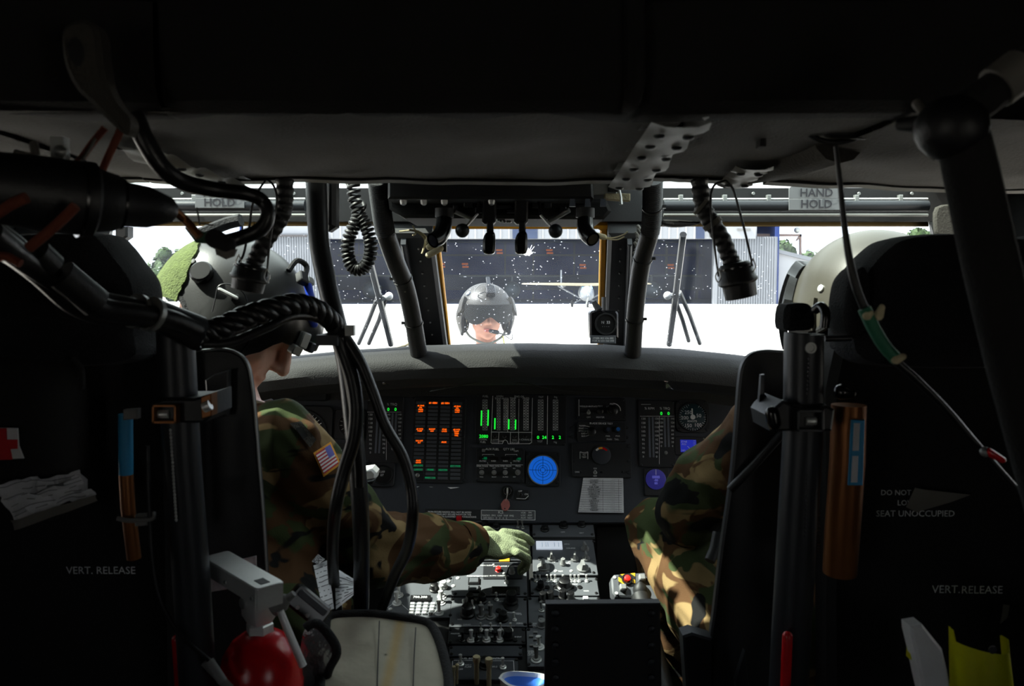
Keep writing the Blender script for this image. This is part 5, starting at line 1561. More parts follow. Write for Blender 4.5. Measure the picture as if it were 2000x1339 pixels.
mb.tube(q, [0.0232, 0.0232, 0.0235, 0.0235, 0.0235, 0.0235], 28, caps=False)
mb.tube([q[1], q[0]], [0.0170, 0.0185], 28, caps=False)
d = (q[0] - q[1]).normalized()
ring = lambda r: [q[0] + V((math.cos(a) * r, math.sin(a) * r, 0)) for a in [2 * math.pi * i / 28 for i in range(28)]]
mb.loft([ring(0.0232), ring(0.0180)], caps=False)
mb.loft([[p - V((0, 0, .06)) for p in ring(0.0180)], ring(0.0180)], caps=False)
mb.build('guide_tube', M['tube'], t)
mb = MB(); mb.lathe([(0.0066, 0), (0.0066, 0.002), (0.0045, 0.002), (0.004, 0.0005)], 16, Matrix.Translation(P(1583, 679, 0.961)) @ Matrix.Rotation(R(90), 4, 'X')); mb.build('set_screw', M['alu'], t)
clamp(t, [(1508, 800), (1530, 782), (1560, 796), (1618, 792), (1632, 800), (1626, 842), (1505, 842), (1500, 812)], (1557, 800, 1610, 843), 1, 0.945, M['tube'])
mb = MB(); mb.caps(P(1508, 806, .945), P(1512, 826, .945), 0.008, 0.008); mb.build('clamp_nut', M['black_gloss'], t)
slab([(1487, 732), (1494, 731), (1494, 770), (1520, 792), (1512, 798), (1485, 774), (1480, 815), (1484, 770)], 1.0, 0.008, 0.001).build('armor_bracket', M['tube'], t)
mb = MB()
for i in range(24): mb.ell(P(1580 - i * .35, 700 + i * 8.5 + (150 if i > 8 else 0), 0.962), (0.0015, 0.0015, 0.0022), nu=6, nv=4)
mb.build('indexing_teeth', M['tube'], t)['kind'] = 'stuff'
mb = MB(); mb.tube([P(1658, 790, 1.0), P(1655, 900, 1.0), P(1645, 1040, 1.005), P(1640, 1118, 1.01)], [0.0205, 0.021, 0.021, 0.0205], 22); mb.build('damper_cylinder', M['bronze'], t)
slab([(1664, 820), (1690, 820), (1686, 948), (1658, 948)], 0.968, 0.004, 0.001).build('damper_label', M['bluelabel'], t, 'blue and white damper label')
for y0_, y1_ in ((826, 880), (890, 942)):
    slab([(1668 - (y0_ > 850) * 3, y0_), (1680 - (y0_ > 850) * 3, y0_), (1678 - (y0_ > 850) * 3, y1_), (1665 - (y0_ > 850) * 3, y1_)], 0.9675, 0.003, 0.0005).build('label_field', M['paper'], t)
mb = MB()
for i in range(12): mb.tube([P(1588, 1000 + 7 * i, .98), P(1594, 998 + 7 * i, .972), P(1600, 1001 + 7 * i, .98)], 0.0016, 6)
mb.build('spring', M['tube'], t)
slab(smooth2([(1536, 600), (1552, 593), (1580, 593), (1592, 610), (1592, 640), (1560, 646), (1534, 642)], 3), 1.06, 0.04, 0.006).build('harness_reel', M['fuzzy'], t)
mb = MB(); mb.tube(spline([P(1592, 605, 1.04), P(1604, 598, 1.03), P(1612, 612, 1.02), P(1610, 640, 1.02)], 5), 0.006, 10); mb.build('harness_loop', M['black_gloss'], t)
mb = MB(); mb.cyl(P(1610, 661, 1.0), P(1662, 660, 1.0), 0.004, n=10); mb.build('cross_pin', M['tube'], t)
mb = MB(); mb.caps(P(1645, 765, .985), P(1662, 768, .985), 0.010, 0.006); mb.build('lock_knob', M['black_gloss'], t)
lettering(t, [('VERT.', 1848, 1151, 1.065, 18), ('RELEASE', 1918, 1152, 1.065, 18), ('SEAT UNOCCUPIED', 1788, 1003, 1.065, 14), ('DO NOT', 1750, 962, 1.065, 12), ('LOWER', 1778, 982, 1.065, 12)])
slab([(1788, 952), (1808, 956), (1896, 966), (1858, 980), (1790, 1000), (1770, 990)], 1.055, 0.001, 0.0).build('torn_tape', M['tape'], t)
slab([(1960, 1180), (1972, 1182), (1968, 1205), (1954, 1218)], 1.05, 0.001, 0.0).build('torn_tape', M['tape'], t)
mb = MB(); mb.caps(P(1538, 1242, .95), P(1532, 1390, .95), 0.0062, 0.0062); mb.build('red_handle', M['red'], t, 'red release handle')
slab([(1436, 1330), (1455, 1270), (1462, 1330), (1470, 1360), (1440, 1360)], 1.1, 0.01, 0.001).build('lower_bracket', M['tube'], t)
mb = MB(); mb.tube(spline([P(1402, 1040, 1.2), P(1396, 1070, 1.19), P(1386, 1095, 1.18)], 5), 0.008, 12); mb.build('armrest_bar', M['black'], t)

# ---- things hung behind the seats
t = thing('medical_bag', 'dark cloth bag with red cross patch hung on the left seat', 'bag', P(60, 940, 0.98))
pad([(-60, 700), (60, 690), (140, 705), (160, 760), (162, 880), (150, 925), (60, 938), (-60, 940)], 1.01, 0.05, puff=0.03).build('body', M['padblack'], t)
pa_ = slab([(-40, 834), (34, 836), (36, 870), (46, 895), (-40, 899)], 0.972, 0.002, 0.0005).build('cross_patch', M['paper'], t, 'white patch with red cross')
M['crossred'] = mat('cross_red', (190, 30, 40), 0.8)
slab([(-40, 860), (-14, 860), (-14, 836), (12, 836), (13, 858), (34, 858), (34, 876), (20, 877), (24, 897), (-6, 898), (-10, 878), (-40, 878)], 0.9712, 0.001, 0.0).build('red_cross', M['crossred'], pa_)
mb = MB(); mb.tube(spline([P(160, 760, 1.0), P(158, 720, 1.0), P(140, 700, 1.0)], 5), 0.004, 8); mb.build('strap', M['bind'], t)
t = thing('paper_form', 'crumpled printed form in a plastic sleeve under the medical bag', 'paper', P(90, 1030, 0.98))
def sheet(corners, Y, nx, ny, amp, seed, th=0.001):
    Ys = Y if isinstance(Y, tuple) else (Y, Y)
    a, b, c, d = [P(x, y, Ys[k > 1]) for k, (x, y) in enumerate(corners)]
    rows = []
    for j in range(ny + 1):
        l_, r_ = a.lerp(d, j / ny), b.lerp(c, j / ny)
        rows.append([l_.lerp(r_, i / nx) + V((0, amp * noise.noise(V((i * .5, j * .5, seed))), amp * .5 * noise.noise(V((i * .4, j * .6, seed + 9))))) for i in range(nx + 1)])
    mb = MB(); mb.loft(rows[::-1], closed=False); mb.loft([[p + V((0, th, 0)) for p in r] for r in rows], closed=False)
    return mb, rows
mb, rows = sheet([(-20, 945), (158, 922), (186, 968), (28, 1016)], 0.985, 14, 8, 0.012, 2.2)
fo = mb.build('sheet', M['paper'], t)
mb = MB()
for j in range(1, 8):
    for i in range(1, 13):
        if rnd.random() < .75:
            a, b = rows[j][i], rows[j][i + 1]
            mb.loft([[a + V((0, -.0022, .0)), b + V((0, -.0022, 0))], [a + V((0, -.0022, .0007)), b + V((0, -.0022, .0007))]], closed=False)
mb.build('print', M['ink'], fo)
mb, _ = sheet([(20, 1016), (186, 966), (190, 978), (28, 1034)], 0.98, 10, 2, 0.006, 7); mb.build('lower_edge', M['tape'], t)
# ================================================================ cables and clutter in the foreground
def braid(pts, Ys, r, strands, turns, m, parent, name):
    c = spline([P(x, y, Ys[i]) for i, (x, y) in enumerate(pts)], 10)
    for s_ in range(strands):
        q = []
        for i, p in enumerate(c):
            tt = (c[min(i + 1, len(c) - 1)] - c[max(i - 1, 0)]).normalized()
            u = tt.cross(V((0, 1, 0))).normalized(); v = tt.cross(u)
            a = i / (len(c) - 1) * turns * 2 * math.pi + s_ * 2 * math.pi / strands
            q.append(p + (u * math.cos(a) + v * math.sin(a)) * r * .62)
        mb = MB(); mb.tube(q, r * .62, 10); mb.build(name, M[m], parent)
t = thing('cable_harness', 'thick twisted cable harness crossing in front of the left pilot helmet', 'cables', P(200, 640, 0.80))
bun = [(-20, 455), (30, 490), (80, 530), (140, 575), (200, 600), (270, 610), (330, 628), (385, 650)]
for k_, (dy, rr) in enumerate(((0, .012), (14, .010), (-10, .009))):
    mb = MB(); mb.tube(spline([P(x, y + dy + 5 * math.sin(i * 1.7 + k_ * 2), 0.72 + .03 * i + .006 * k_) for i, (x, y) in enumerate(bun)], 8), rr, 12); mb.build('cable', M['cable'], t)
mb = MB(); mb.tube([P(70, 492, .77), P(100, 520, .785)], 0.0135, 14); mb.tube([P(118, 535, .79), P(188, 592, .82)], 0.0155, 14); mb.build('sheath', M['rubber'], t)
mb = MB(); mb.tube([P(298, 612, .90), P(388, 648, .94)], [0.0175, 0.0185], 18); mb.build('heat_shrink', M['tube'], t)
for x, y in ((262, 606), (292, 612)):
    mb = MB(); mb.tube([P(x, y, .885), P(x + 8, y + 3, .89)], 0.0195, 16); mb.build('cable_tie', M['alu'], t)
for yo, tn, stn in ((0, 5, 3),):
    braid([(385, 652), (430, 640), (480, 618), (530, 603), (580, 593), (620, 605), (648, 628), (664, 652)], [.94, .96, .98, 1.0, 1.03, 1.06, 1.09, 1.11], 0.0115, stn, tn, 'cable', t, 'strand')
mb = MB(); mb.tube(spline([P(x, y, Y) for x, y, Y in ((395, 672, .94), (450, 668, .96), (520, 640, .99), (570, 618, 1.02), (620, 622, 1.06), (655, 650, 1.1))], 8), 0.0055, 10); mb.build('cable', M['cable'], t)
def drop(pts, r0, name='cable'):
    mb = MB(); mb.tube(spline([P(x, y, Y) for x, y, Y in pts], 9), r0, 14); mb.build(name, M['cable'], t)
drop([(650, 630, 1.09), (668, 680, 1.1), (688, 740, 1.1), (696, 800, 1.1), (690, 860, 1.1), (672, 920, 1.1), (656, 990, 1.1), (650, 1060, 1.14), (652, 1130, 1.19), (664, 1235, 1.25)], [0.0095, .010, .0095, .0085, .0085])
drop([(660, 640, 1.1), (700, 700, 1.1), (726, 760, 1.1), (752, 830, 1.1), (786, 890, 1.1), (803, 950, 1.1), (806, 1010, 1.1), (796, 1070, 1.14), (768, 1130, 1.19), (730, 1230, 1.25)], [0.0085, .0075, .0075, .0085, .0075])
drop([(655, 650, 1.1), (676, 720, 1.105), (690, 800, 1.11), (700, 900, 1.12), (702, 950, 1.13)], 0.006)
mb = MB(); mb.tube([P(630, 660, 1.09), P(690, 645, 1.09)], 0.006, 8); mb.box(P(640, 664, 1.08), (0.028, 0.012, 0.014)); mb.build('tie_wrap', M['tube'], t)
mb = MB(); mb.box(P(684, 645, 1.08), (0.012, 0.012, 0.014)); mb.build('tie_head', M['alu'], t)

# round black connector pod on the left with its tapering nose
t = thing('hoist_connector', 'big dark cylindrical connector with tapering nose at upper left', 'connector', P(120, 440, 0.72))
a, b = P(-40, 362, 0.70), P(345, 412, 0.80)
d = b - a
prof = [(0, .020), (.02, .030), (.30, .033), (.48, .033), (.50, .034), (.54, .034), (.56, .029), (.66, .026), (.70, .021), (.84, .0195), (.90, .016), (.97, .012), (1.0, .006)]
mb = MB(); mb.tube([a + d * s for s, r in prof], [r for s, r in prof], 26); mb.build('body', M['rubber'], t)
mb = MB(); mb.tube([a + d * .685, a + d * .70], 0.0235, 22); mb.tube([a + d * .47, a + d * .485], 0.0355, 22); mb.build('band', M['black_gloss'], t)
mb = MB(); mb.tube(spline([a + d * .99, P(360, 428, .81), P(378, 448, .81), P(390, 462, .81)], 6), 0.0045, 10); mb.build('tail', M['bronze'], t)
mb = MB(); mb.box(P(118, 300, .78), (0.012, 0.012, 0.03)); mb.ell(P(118, 296, .775), 0.006); mb.build('lug', M['alu'], t)
mb = MB(); mb.tube(spline([P(30, 300, .76), P(66, 306, .76), P(66, 280, .77)], 4), 0.004, 8); mb.build('bracket', M['tape'], t)

t = thing('mic_cable', 'black cable curving from the beam down to a tagged buckle', 'cable', P(420, 480, 0.86))
mb = MB(); mb.tube(spline([P(x, y, Y) for x, y, Y in ((262, 225, .80), (284, 275, .80), (318, 328, .81), (360, 356, .83), (420, 370, .85), (480, 378, .86), (512, 392, .87), (523, 420, .87), (508, 448, .87), (470, 464, .87), (432, 474, .86))], 8), [0.0095, .0092, .0085, .0075, .0075, .0080, .0080], 14); mb.build('cable', M['cable'], t)
M['greentag'] = mat('green_tag', (36, 72, 52), 0.7)
slab([(360, 445), (374, 436), (384, 448), (408, 456), (436, 462), (440, 472), (408, 476), (382, 474)], 0.85, 0.002, 0.0003).build('tag', M['greentag'], t, 'dark green tag')
fr = MB()
for q in ([(416, 472), (432, 468), (434, 490), (422, 498)], [(432, 468), (446, 462), (448, 472), (434, 478)], [(446, 488), (462, 486), (456, 500), (440, 506), (424, 498), (434, 490)]):
    s_ = slab(q, 0.85, 0.004, 0.0005); fr.add(s_.v, s_.f)
fr.build('buckle', M['tape'], t)
mb = MB(); mb.caps(P(420, 466, .855), P(444, 478, .855), 0.010, 0.009); mb.build('knot', M['bind'], t)
for pts in ([(384, 405), (388, 425), (390, 440)], [(392, 436), (405, 438), (418, 440)]):
    mb = MB(); mb.tube(spline([P(x, y, .85) for x, y in pts], 4), 0.001, 6); mb.build('thread', M['tape'], t)

def cord(pts, Y, r, lb, m='orangecord', nm='rust_cord', g='rust-coloured cords at upper left'):
    mb = MB(); mb.tube(spline([P(x, y, Y) for x, y in pts], 6), r, 10); mb.single(nm, lb, 'cord', M[m], g)
cord([(242, 232), (232, 262), (214, 300), (200, 332)], 0.78, 0.0036, 'rust cord hanging straight beside the thick black cable')
cord([(205, 250), (180, 280), (160, 308), (146, 322)], 0.79, 0.0034, 'rust cord slanting behind the connector top')
cord([(-10, 420), (20, 400), (52, 386)], 0.69, 0.0046, 'short rust cord at the far left edge under the connector')
cord([(148, 402), (128, 422), (100, 448), (56, 484)], 0.69, 0.0044, 'rust cord crossing the left headrest top')
cord([(-10, 505), (10, 500), (40, 515)], 0.71, 0.004, 'rust cord at the far left beside the headrest')
cord([(186, 270), (172, 296), (160, 312)], 0.785, 0.0014, 'thin pale wire between two rust cords', 'tape', 'thin_wire', None)

# bracket high on the left, disc-shaped end with a hole
t = thing('overhead_bracket', 'dark curved bracket with a round hole at top left', 'bracket', P(200, 230, 0.72))
slab(smooth2([(118, 60), (140, 40), (170, 38), (190, 60), (196, 110), (205, 160), (225, 200), (250, 230), (244, 262), (215, 240), (180, 205), (145, 170), (122, 120)], 4), 0.72, 0.02, 0.004).build('arm', M['pad'], t)
slab(smooth2([(132, 85), (146, 72), (160, 85), (164, 110), (156, 130), (142, 122), (134, 105)], 3), 0.7195, 0.004, 0.0).build('hole', M['well'], t)

# thick dark strut with joint on the right
t = thing('folded_litter_strut', 'broad dark strut with round joint running down the right edge', 'strut', P(1990, 1000, 0.62))
mb = MB(); mb.tube(spline([P(x, y, Y) for x, y, Y in ((1872, 230, .62), (1895, 330, .62), (1925, 470, .615), (1960, 620, .61), (2000, 780, .60), (2060, 1000, .6))], 6), [.018, .019, .0195, .0195, .019, .019], 18); mb.build('strut', M['padblack'], t)
mb = MB(); mb.ell(P(1858, 250, .62), (0.026, 0.026, 0.024)); mb.build('joint', M['rubber'], t)
mb = MB(); mb.tube([P(1830, 240, .63), P(1770, 243, .65), P(1755, 243, .655)], [0.008, 0.006, 0.005], 12); mb.build('pin', M['black'], t)
mb = MB(); mb.tube([P(1870, 230, .62), P(1930, 185, .62), P(2050, 100, .62)], [0.016, 0.014, 0.015], 16); mb.build('arm', M['padblack'], t)
mb = MB(); mb.tube([P(1945, 172, .62), P(1995, 135, .62)], [0.0165, 0.0165], 16); mb.build('tape_wrap', M['tape'], t)
mb = MB(); mb.tube(spline([P(1790, 200, .64), P(1808, 230, .63), P(1815, 290, .63), P(1830, 305, .63)], 5), 0.004, 8); mb.build('clip_wire', M['tape'], t)

t = thing('hanging_cord', 'thin dark cord with green tape hanging before the right headrest', 'cord', P(1960, 900, .75))
mb = MB(); mb.tube(spline([P(x, y, .78) for x, y in ((1632, 285), (1640, 350), (1648, 430), (1658, 500), (1672, 560), (1692, 610), (1716, 660), (1745, 700), (1790, 740), (1850, 800), (1910, 870), (1990, 960))], 8), [.002, .0028, .004, .0042, .004, .0033, .003], 10); mb.build('cord', M['cable'], t)
mb = MB(); mb.tube(spline([P(x, y, .776) for x, y in ((1688, 602), (1706, 640), (1728, 676), (1752, 702))], 5), 0.0062, 10); mb.build('green_tape', M['greentape'], t, 'green tape wrap')
for a, b in (((1694, 616), (1700, 612)), ((1750, 702), (1764, 696)), ((1716, 616), (1722, 600))):
    mb = MB(); mb.caps(P(*a, .772), P(*b, .772), 0.0045, 0.003); mb.build('tape_end', M['foam'], t)
mb = MB(); mb.caps(P(1930, 882, .77), P(1958, 898, .77), 0.004, 0.003); mb.build('red_tip', M['red'], t); 
mb = MB(); mb.ell(P(1924, 882, .772), 0.005); mb.build('metal_tip', M['alu'], t)

# brackets and fittings under the right headliner
t = thing('ceiling_fitting', 'row of dark brackets and clips under the right headliner', 'fitting', P(1580, 240, .95))
for pix in ([(1450, 222), (1476, 220), (1478, 262), (1452, 262)], [(1488, 245), (1500, 242), (1498, 285), (1486, 285)], [(1565, 215), (1610, 215), (1605, 250), (1575, 252)]):
    slab(pix, .95, 0.02, 0.003).build('bracket', M['padblack'], t)
mb = MB(); mb.caps(P(1620, 258, .93), P(1690, 258, .93), 0.007, 0.008); mb.build('handle', M['rubber'], t)
mb = MB(); mb.tube(spline([P(1560, 240, .94), P(1590, 268, .94), P(1640, 278, .94), P(1680, 268, .94)], 5), 0.003, 8); mb.build('cable', M['cable'], t)
mb = MB(); mb.ell(P(1752, 240, .9), (0.007, 0.004, 0.007)); mb.build('stud', M['tape'], t)

# ---------------------------------------------------------------- fire extinguisher
t = thing('fire_extinguisher', 'red fire extinguisher with steel valve and lever beside the canvas', 'fire extinguisher', P(510, 1500, 1.02))
Yx = 1.02
top = P(508, 1235, Yx)
mb = MB(); mb.lathe([(0.052, -0.40), (0.052, -0.075), (0.0525, -0.062), (0.051, -0.045), (0.046, -0.025), (0.034, -0.008), (0.020, 0.001), (0.012, 0.003)], 40, Matrix.Translation(top)); mb.build('cylinder', M['red'], t)
mb = MB(); mb.lathe([(0.0535, -0.075), (0.0535, -0.067), (0.052, -0.066)], 40, Matrix.Translation(top), caps=False); mb.build('seam', M['red'], t)
mb = MB(); mb.lathe([(0.0175, 0.0), (0.0175, 0.016), (0.0155, 0.018)], 6, Matrix.Translation(top - V((0, 0, .004)) ) @ Matrix.Rotation(.2, 4, 'Z') if False else Matrix.Translation(top - V((0, 0, .004)))); mb.build('hex_collar', M['steel'], t)
vm = Matrix.Translation(top + V((-.001, 0, 0.014))) @ Matrix.Rotation(R(-43), 4, 'Z')
mb = MB(); mb.loft([[V((x * s, y * s, z)) for x, y in rrect(0, 0, 0.038, 0.034, 0.007, 2)] for s, z in ((.72, 0), (1.0, .010), (1.0, .050), (.97, .052))], m=vm); mb.build('valve_body', M['steel'], t)
mb = MB(); mb.lathe([(0.0072, 0), (0.0072, 0.003), (0.005, 0.004)], 12, vm @ Matrix.Translation((-0.006, -0.017, .028)) @ Matrix.Rotation(R(90), 4, 'X')); mb.build('gauge_screw', M['alu'], t)
mb = MB(); mb.lathe([(0.006, 0), (0.006, 0.002), (0.004, 0.003)], 12, vm @ Matrix.Translation((-0.019, -0.004, .038)) @ Matrix.Rotation(R(-90), 4, 'Y')); mb.build('plug', M['alu'], t)
# folded steel lever, channel section, sloping down to the right
lm = frame(V((-.337, 1.0, 1.8 - .352)), V((.73, -.68, -.06)), V((.68, .73, 0)))     # channel lever, nearly level
Ll = .135
mb = MB()
mb.rbox((0, 0), (Ll, 0.036, 0.0025), 0.006, 0.0008, 0.0, lm)
for sy in (-1, 1): mb.box((0.004, sy * 0.0175, -0.009), (Ll * .9, 0.002, 0.020), lm)
mb.box((Ll / 2 - .001, 0, -0.012), (0.002, 0.034, 0.026), lm)
mb.build('lever', M['steel'], t)
mb = MB(); mb.box((Ll / 2 - .016, -0.002, 0.0026), (0.016, 0.012, 0.0012), lm); mb.build('lever_slot', M['tube'], t)
for x in (-.006, Ll / 2 - .010):
    mb = MB(); mb.lathe([(0.0026, 0), (0.0022, 0.0015)], 10, lm @ Matrix.Translation((x, -0.0185, -0.012)) @ Matrix.Rotation(R(90), 4, 'X')); mb.build('pin', M['alu'], t)
mb = MB(); mb.tube([P(533, 1185, 1.01), P(552, 1174, 1.01), P(562, 1168, 1.01)], [0.0125, 0.0115, 0.006], 18); mb.tube([P(562, 1168, 1.01), P(574, 1158, 1.01)], [0.005, 0.004], 12); mb.build('outlet', M['strip'], t)
mb = MB(); mb.tube([P(547, 1192, 1.0), P(562, 1230, 1.0), P(592, 1300, 1.0)], [0.0045, .005, .005], 14); mb.build('discharge_rod', M['steel'], t)
mb = MB(); mb.cyl(P(400, 1292, .97), P(450, 1345, .96), 0.0055, n=12); mb.build('strap_end', M['strip'], t)

# ---------------------------------------------------------------- canvas, foil bag, papers
t = thing('canvas_cover', 'grey canvas map cover with black bound edge and yellow stain', 'cover', P(760, 1400, 1.12))
def rag(pix, Y, lift=0.012, seed=1.0, lean=0.0):
    o = smooth2(pix, 4)
    pts = [P(x, y, Y + (1275 - y) * lean) for x, y in o]
    c = sum(pts, V()) / len(pts)
    rings = []
    for s in (1.0, .9, .75, .55, .3, .02):
        rings.append([c + (p - c) * s + V((0, lift * noise.noise((c + (p - c) * s) * 9 + V((seed, 0, 0))), 0)) for p in pts])
    mb = MB(); mb.loft(rings, caps=False)
    back = [[p + V((0, .006, 0)) for p in r] for r in rings]
    mb.loft(back[::-1], caps=False); mb.loft([back[0], rings[0]], caps=False)
    return mb, [p + V((0, .003 + lift * noise.noise(p * 9 + V((seed, 0, 0))), 0)) for p in pts]
def stained():
    m = M['canvas'].copy(); m.name = 'stained_canvas'
    nt = m.node_tree; b = nt.nodes['Principled BSDF']
    src = b.inputs['Base Color'].links[0].from_socket
    tc = nt.nodes.new('ShaderNodeTexCoord'); sx = nt.nodes.new('ShaderNodeSeparateXYZ'); nt.links.new(tc.outputs['Object'], sx.inputs[0])
    ad = nt.nodes.new('ShaderNodeMath'); ad.inputs[1].default_value = -0.008; nt.links.new(sx.outputs['X'], ad.inputs[0])
    ab = nt.nodes.new('ShaderNodeMath'); ab.operation = 'ABSOLUTE'; nt.links.new(ad.outputs[0], ab.inputs[0])
    mr = nt.nodes.new('ShaderNodeMapRange'); mr.inputs['From Min'].default_value = 0.012; mr.inputs['From Max'].default_value = 0.002; mr.inputs['To Max'].default_value = 0.45
    nt.links.new(ab.outputs[0], mr.inputs['Value'])
    mx = nt.nodes.new('ShaderNodeMixRGB'); nt.links.new(mr.outputs[0], mx.inputs['Fac']); nt.links.new(src, mx.inputs['Color1']); mx.inputs['Color2'].default_value = lin((190, 150, 40))
    nt.links.new(mx.outputs[0], b.inputs['Base Color'])
    return m
mb, edge = rag([(640, 1212), (690, 1206), (770, 1210), (828, 1218), (850, 1240), (868, 1290), (876, 1350), (860, 1440), (640, 1440), (628, 1320), (634, 1240)], 1.12, 0.02, 1.0, 0.0010)
mb.build('canvas', stained(), t)
mb = MB(); mb.tube(edge + edge[:1], 0.0072, 10); mb.build('binding', M['bind'], t)
for pts in ([(741, 1212), (738, 1290), (735, 1400)], [(812, 1225), (808, 1300), (806, 1400)]):
    mb = MB(); mb.tube(spline([P(x, y, 1.112 + (1275 - y) * .001) for x, y in pts], 5), 0.0008, 6); mb.build('seam', M['ink'], t)
t = thing('foil_pouch', 'crinkled clear-silver pouch with black bound edge next to the extinguisher', 'pouch', P(620, 1400, 1.06))
mb, edge = rag([(600, 1222), (622, 1216), (648, 1245), (657, 1275), (640, 1310), (628, 1350), (610, 1420), (580, 1400), (586, 1310), (592, 1250)], 1.06, 0.03, 4.0)
mb.build('film', M['foil'], t)
mb = MB(); mb.tube(edge[:26], 0.0065, 10); mb.build('binding', M['bind'], t)
# black handset behind the extinguisher
t = thing('black_handset', 'black plastic handset leaning between extinguisher and papers', 'handset', P(610, 1215, 1.12))
hm = frame(P(602, 1182, 1.13), V((0.62, 0.1, -0.6)), V((0.5, 0.4, 0.6)))
mb = MB(); mb.rbox((0, 0), (0.062, 0.034, 0.02), 0.006, 0.003, -0.01, hm); mb.build('body', M['black_gloss'], t)
mb = MB(); mb.rbox((0.0, 0.006), (0.05, 0.01, 0.003), 0.003, 0.001, 0.0095, hm); mb.build('clear_window', M['tube'], t)
for x in (-.012, .006):
    mb = MB(); mb.lathe([(0.003, 0), (0.003, 0.001)], 10, hm @ Matrix.Translation((x, -0.011, 0.010))); mb.build('stud', M['alu'], t)
# folded checklists in the pocket
def leaflet(c, Y, lb, seed, lines):
    mb, rows = sheet(c, Y, 8, 10, 0.0018, seed)
    t = thing('checklist_leaflet', lb, 'paper', P(*c[3], Y[1]), 'folded checklists behind the cables')
    o = mb.build('sheet', M['paper'], t)
    pr = MB()
    for j in range(1, 10):
        for i in range(0, 8):
            if rnd.random() < .7:
                a, b = rows[j][i], rows[j][i + 1]
                pr.loft([[a + V((0, -.0018, 0)), b + V((0, -.0018, 0))], [a + V((0, -.0018, .0011)), b + V((0, -.0018, .0011))]], closed=False)
    pr.build('print', M['ink'], o)
leaflet([(612, 1104), (640, 1094), (652, 1188), (632, 1196)], (1.25, 1.13), 'narrow folded checklist left of the drop cable', 3, 9)
leaflet([(654, 1108), (690, 1130), (690, 1162), (656, 1190)], (1.24, 1.14), 'wider folded checklist between the two cables', 5, 9)
leaflet([(609, 1096), (621, 1082), (634, 1092), (622, 1102)], (1.27, 1.24), 'small folded corner of paper above the narrow checklist', 8, 4)
# white box by the round gauge
t = thing('kneeboard_clip', 'bright white plastic clip box near the round gauge', 'clip', P(712, 945, 1.62))
slab([(690, 920), (726, 915), (735, 924), (733, 936), (706, 941), (690, 940)], 1.62, 0.04, 0.004).build('box', M['white'], t)
slab([(712, 940), (733, 936), (728, 946), (714, 948)], 1.61, 0.02, 0.002).build('hinge', M['tube'], t)

# ---------------------------------------------------------------- yellow and white plastic at lower right
t = thing('yellow_plastic_scoop', 'curled translucent yellow plastic scoop at lower right', 'scoop', P(1910, 1420, .9))
rows = []
for j in range(9):
    t_ = j / 8
    row = []
    for i in range(25):
        a = R(-200 + 220 * i / 24)
        r_ = 0.032 + .004 * t_
        c = P(1912, 1236 + 180 * t_, .90)
        row.append(c + V((r_ * math.cos(a) + .006 * t_ - .0, r_ * math.sin(a) * .8 - .0, (-.006 * math.cos(a * 1.0) - .012 * (math.sin(a) < -.2) * (1 - t_)))))
    rows.append(row)
mb = MB(); mb.loft(rows, closed=False)
mb.loft([[p + V((0, 0.0, -.0005)) * 1 + (p - V((P(1912, 1236 + 180 * j / 8, .90)))).normalized() * -.0015 for p in r] for j, r in enumerate(rows)][::-1], closed=False)
mb.build('shell', M['yellowp'], t)
mb = MB(); mb.lathe([(0.0045, 0), (0.0045, .0012)], 12, Matrix.Translation(P(1938, 1268, .868)) @ Matrix.Rotation(R(90), 4, 'X')); mb.build('hole', M['ink'], t)
t = thing('spray_trigger_handle', 'white angular plastic handle leaning before the yellow scoop', 'handle', P(1830, 1420, .88))
slab([(1779, 1224), (1803, 1220), (1842, 1268), (1852, 1310), (1868, 1400), (1816, 1400), (1800, 1330), (1792, 1290), (1780, 1240)], .87, 0.022, 0.003).build('handle', M['white'], t)
slab([(1776, 1220), (1798, 1216), (1800, 1232), (1790, 1262), (1788, 1290), (1778, 1288), (1780, 1250)], .885, 0.01, 0.001).build('yellow_back', M['yellowp'], t)
# ================================================================ people
def interp(tab, x):
    for (a, va), (b, vb) in zip(tab, tab[1:]):
        if a <= x <= b:
            t = (x - a) / (b - a); t = t * t * (3 - 2 * t)
            return va + (vb - va) * t
    return tab[-1][1]
ZEND = [(0, .030), (42, .026), (60, -.02), (72, -.098), (88, -.116), (97, -.088), (107, -.030), (126, -.014), (150, -.028), (180, -.048)]
def hsurf(adeg, s, off=0.0, sc=1.0):
    """helmet surface: azimuth from the front (deg), s from crown 0 to edge 1"""
    ab = abs((adeg + 180) % 360 - 180)
    ze = interp(ZEND, ab)
    z = ze + (0.142 - ze) * math.cos(s * math.pi / 2)
    ear = math.exp(-((ab - 86) / 25.0) ** 2)
    k = min(1, max(0, (0.05 - z) / 0.08)); k = k * k * (3 - 2 * k)
    ca, sa = math.cos(R(adeg)), math.sin(R(adeg))
    Rr = 1 / math.sqrt((ca / 0.148) ** 2 + (sa / 0.124) ** 2) + 0.016 * ear * k
    r = Rr * (max(0, 1 - (z / 0.142) ** 2.2) ** 0.5 if z > 0 else (1 - 0.25 * (z / 0.13) ** 2))
    n = V((ca * r, sa * r * 1.2, max(z, 0) * 1.2 + 1e-6)).normalized()
    return (V((ca * r, sa * r, z)) + n * off) * sc
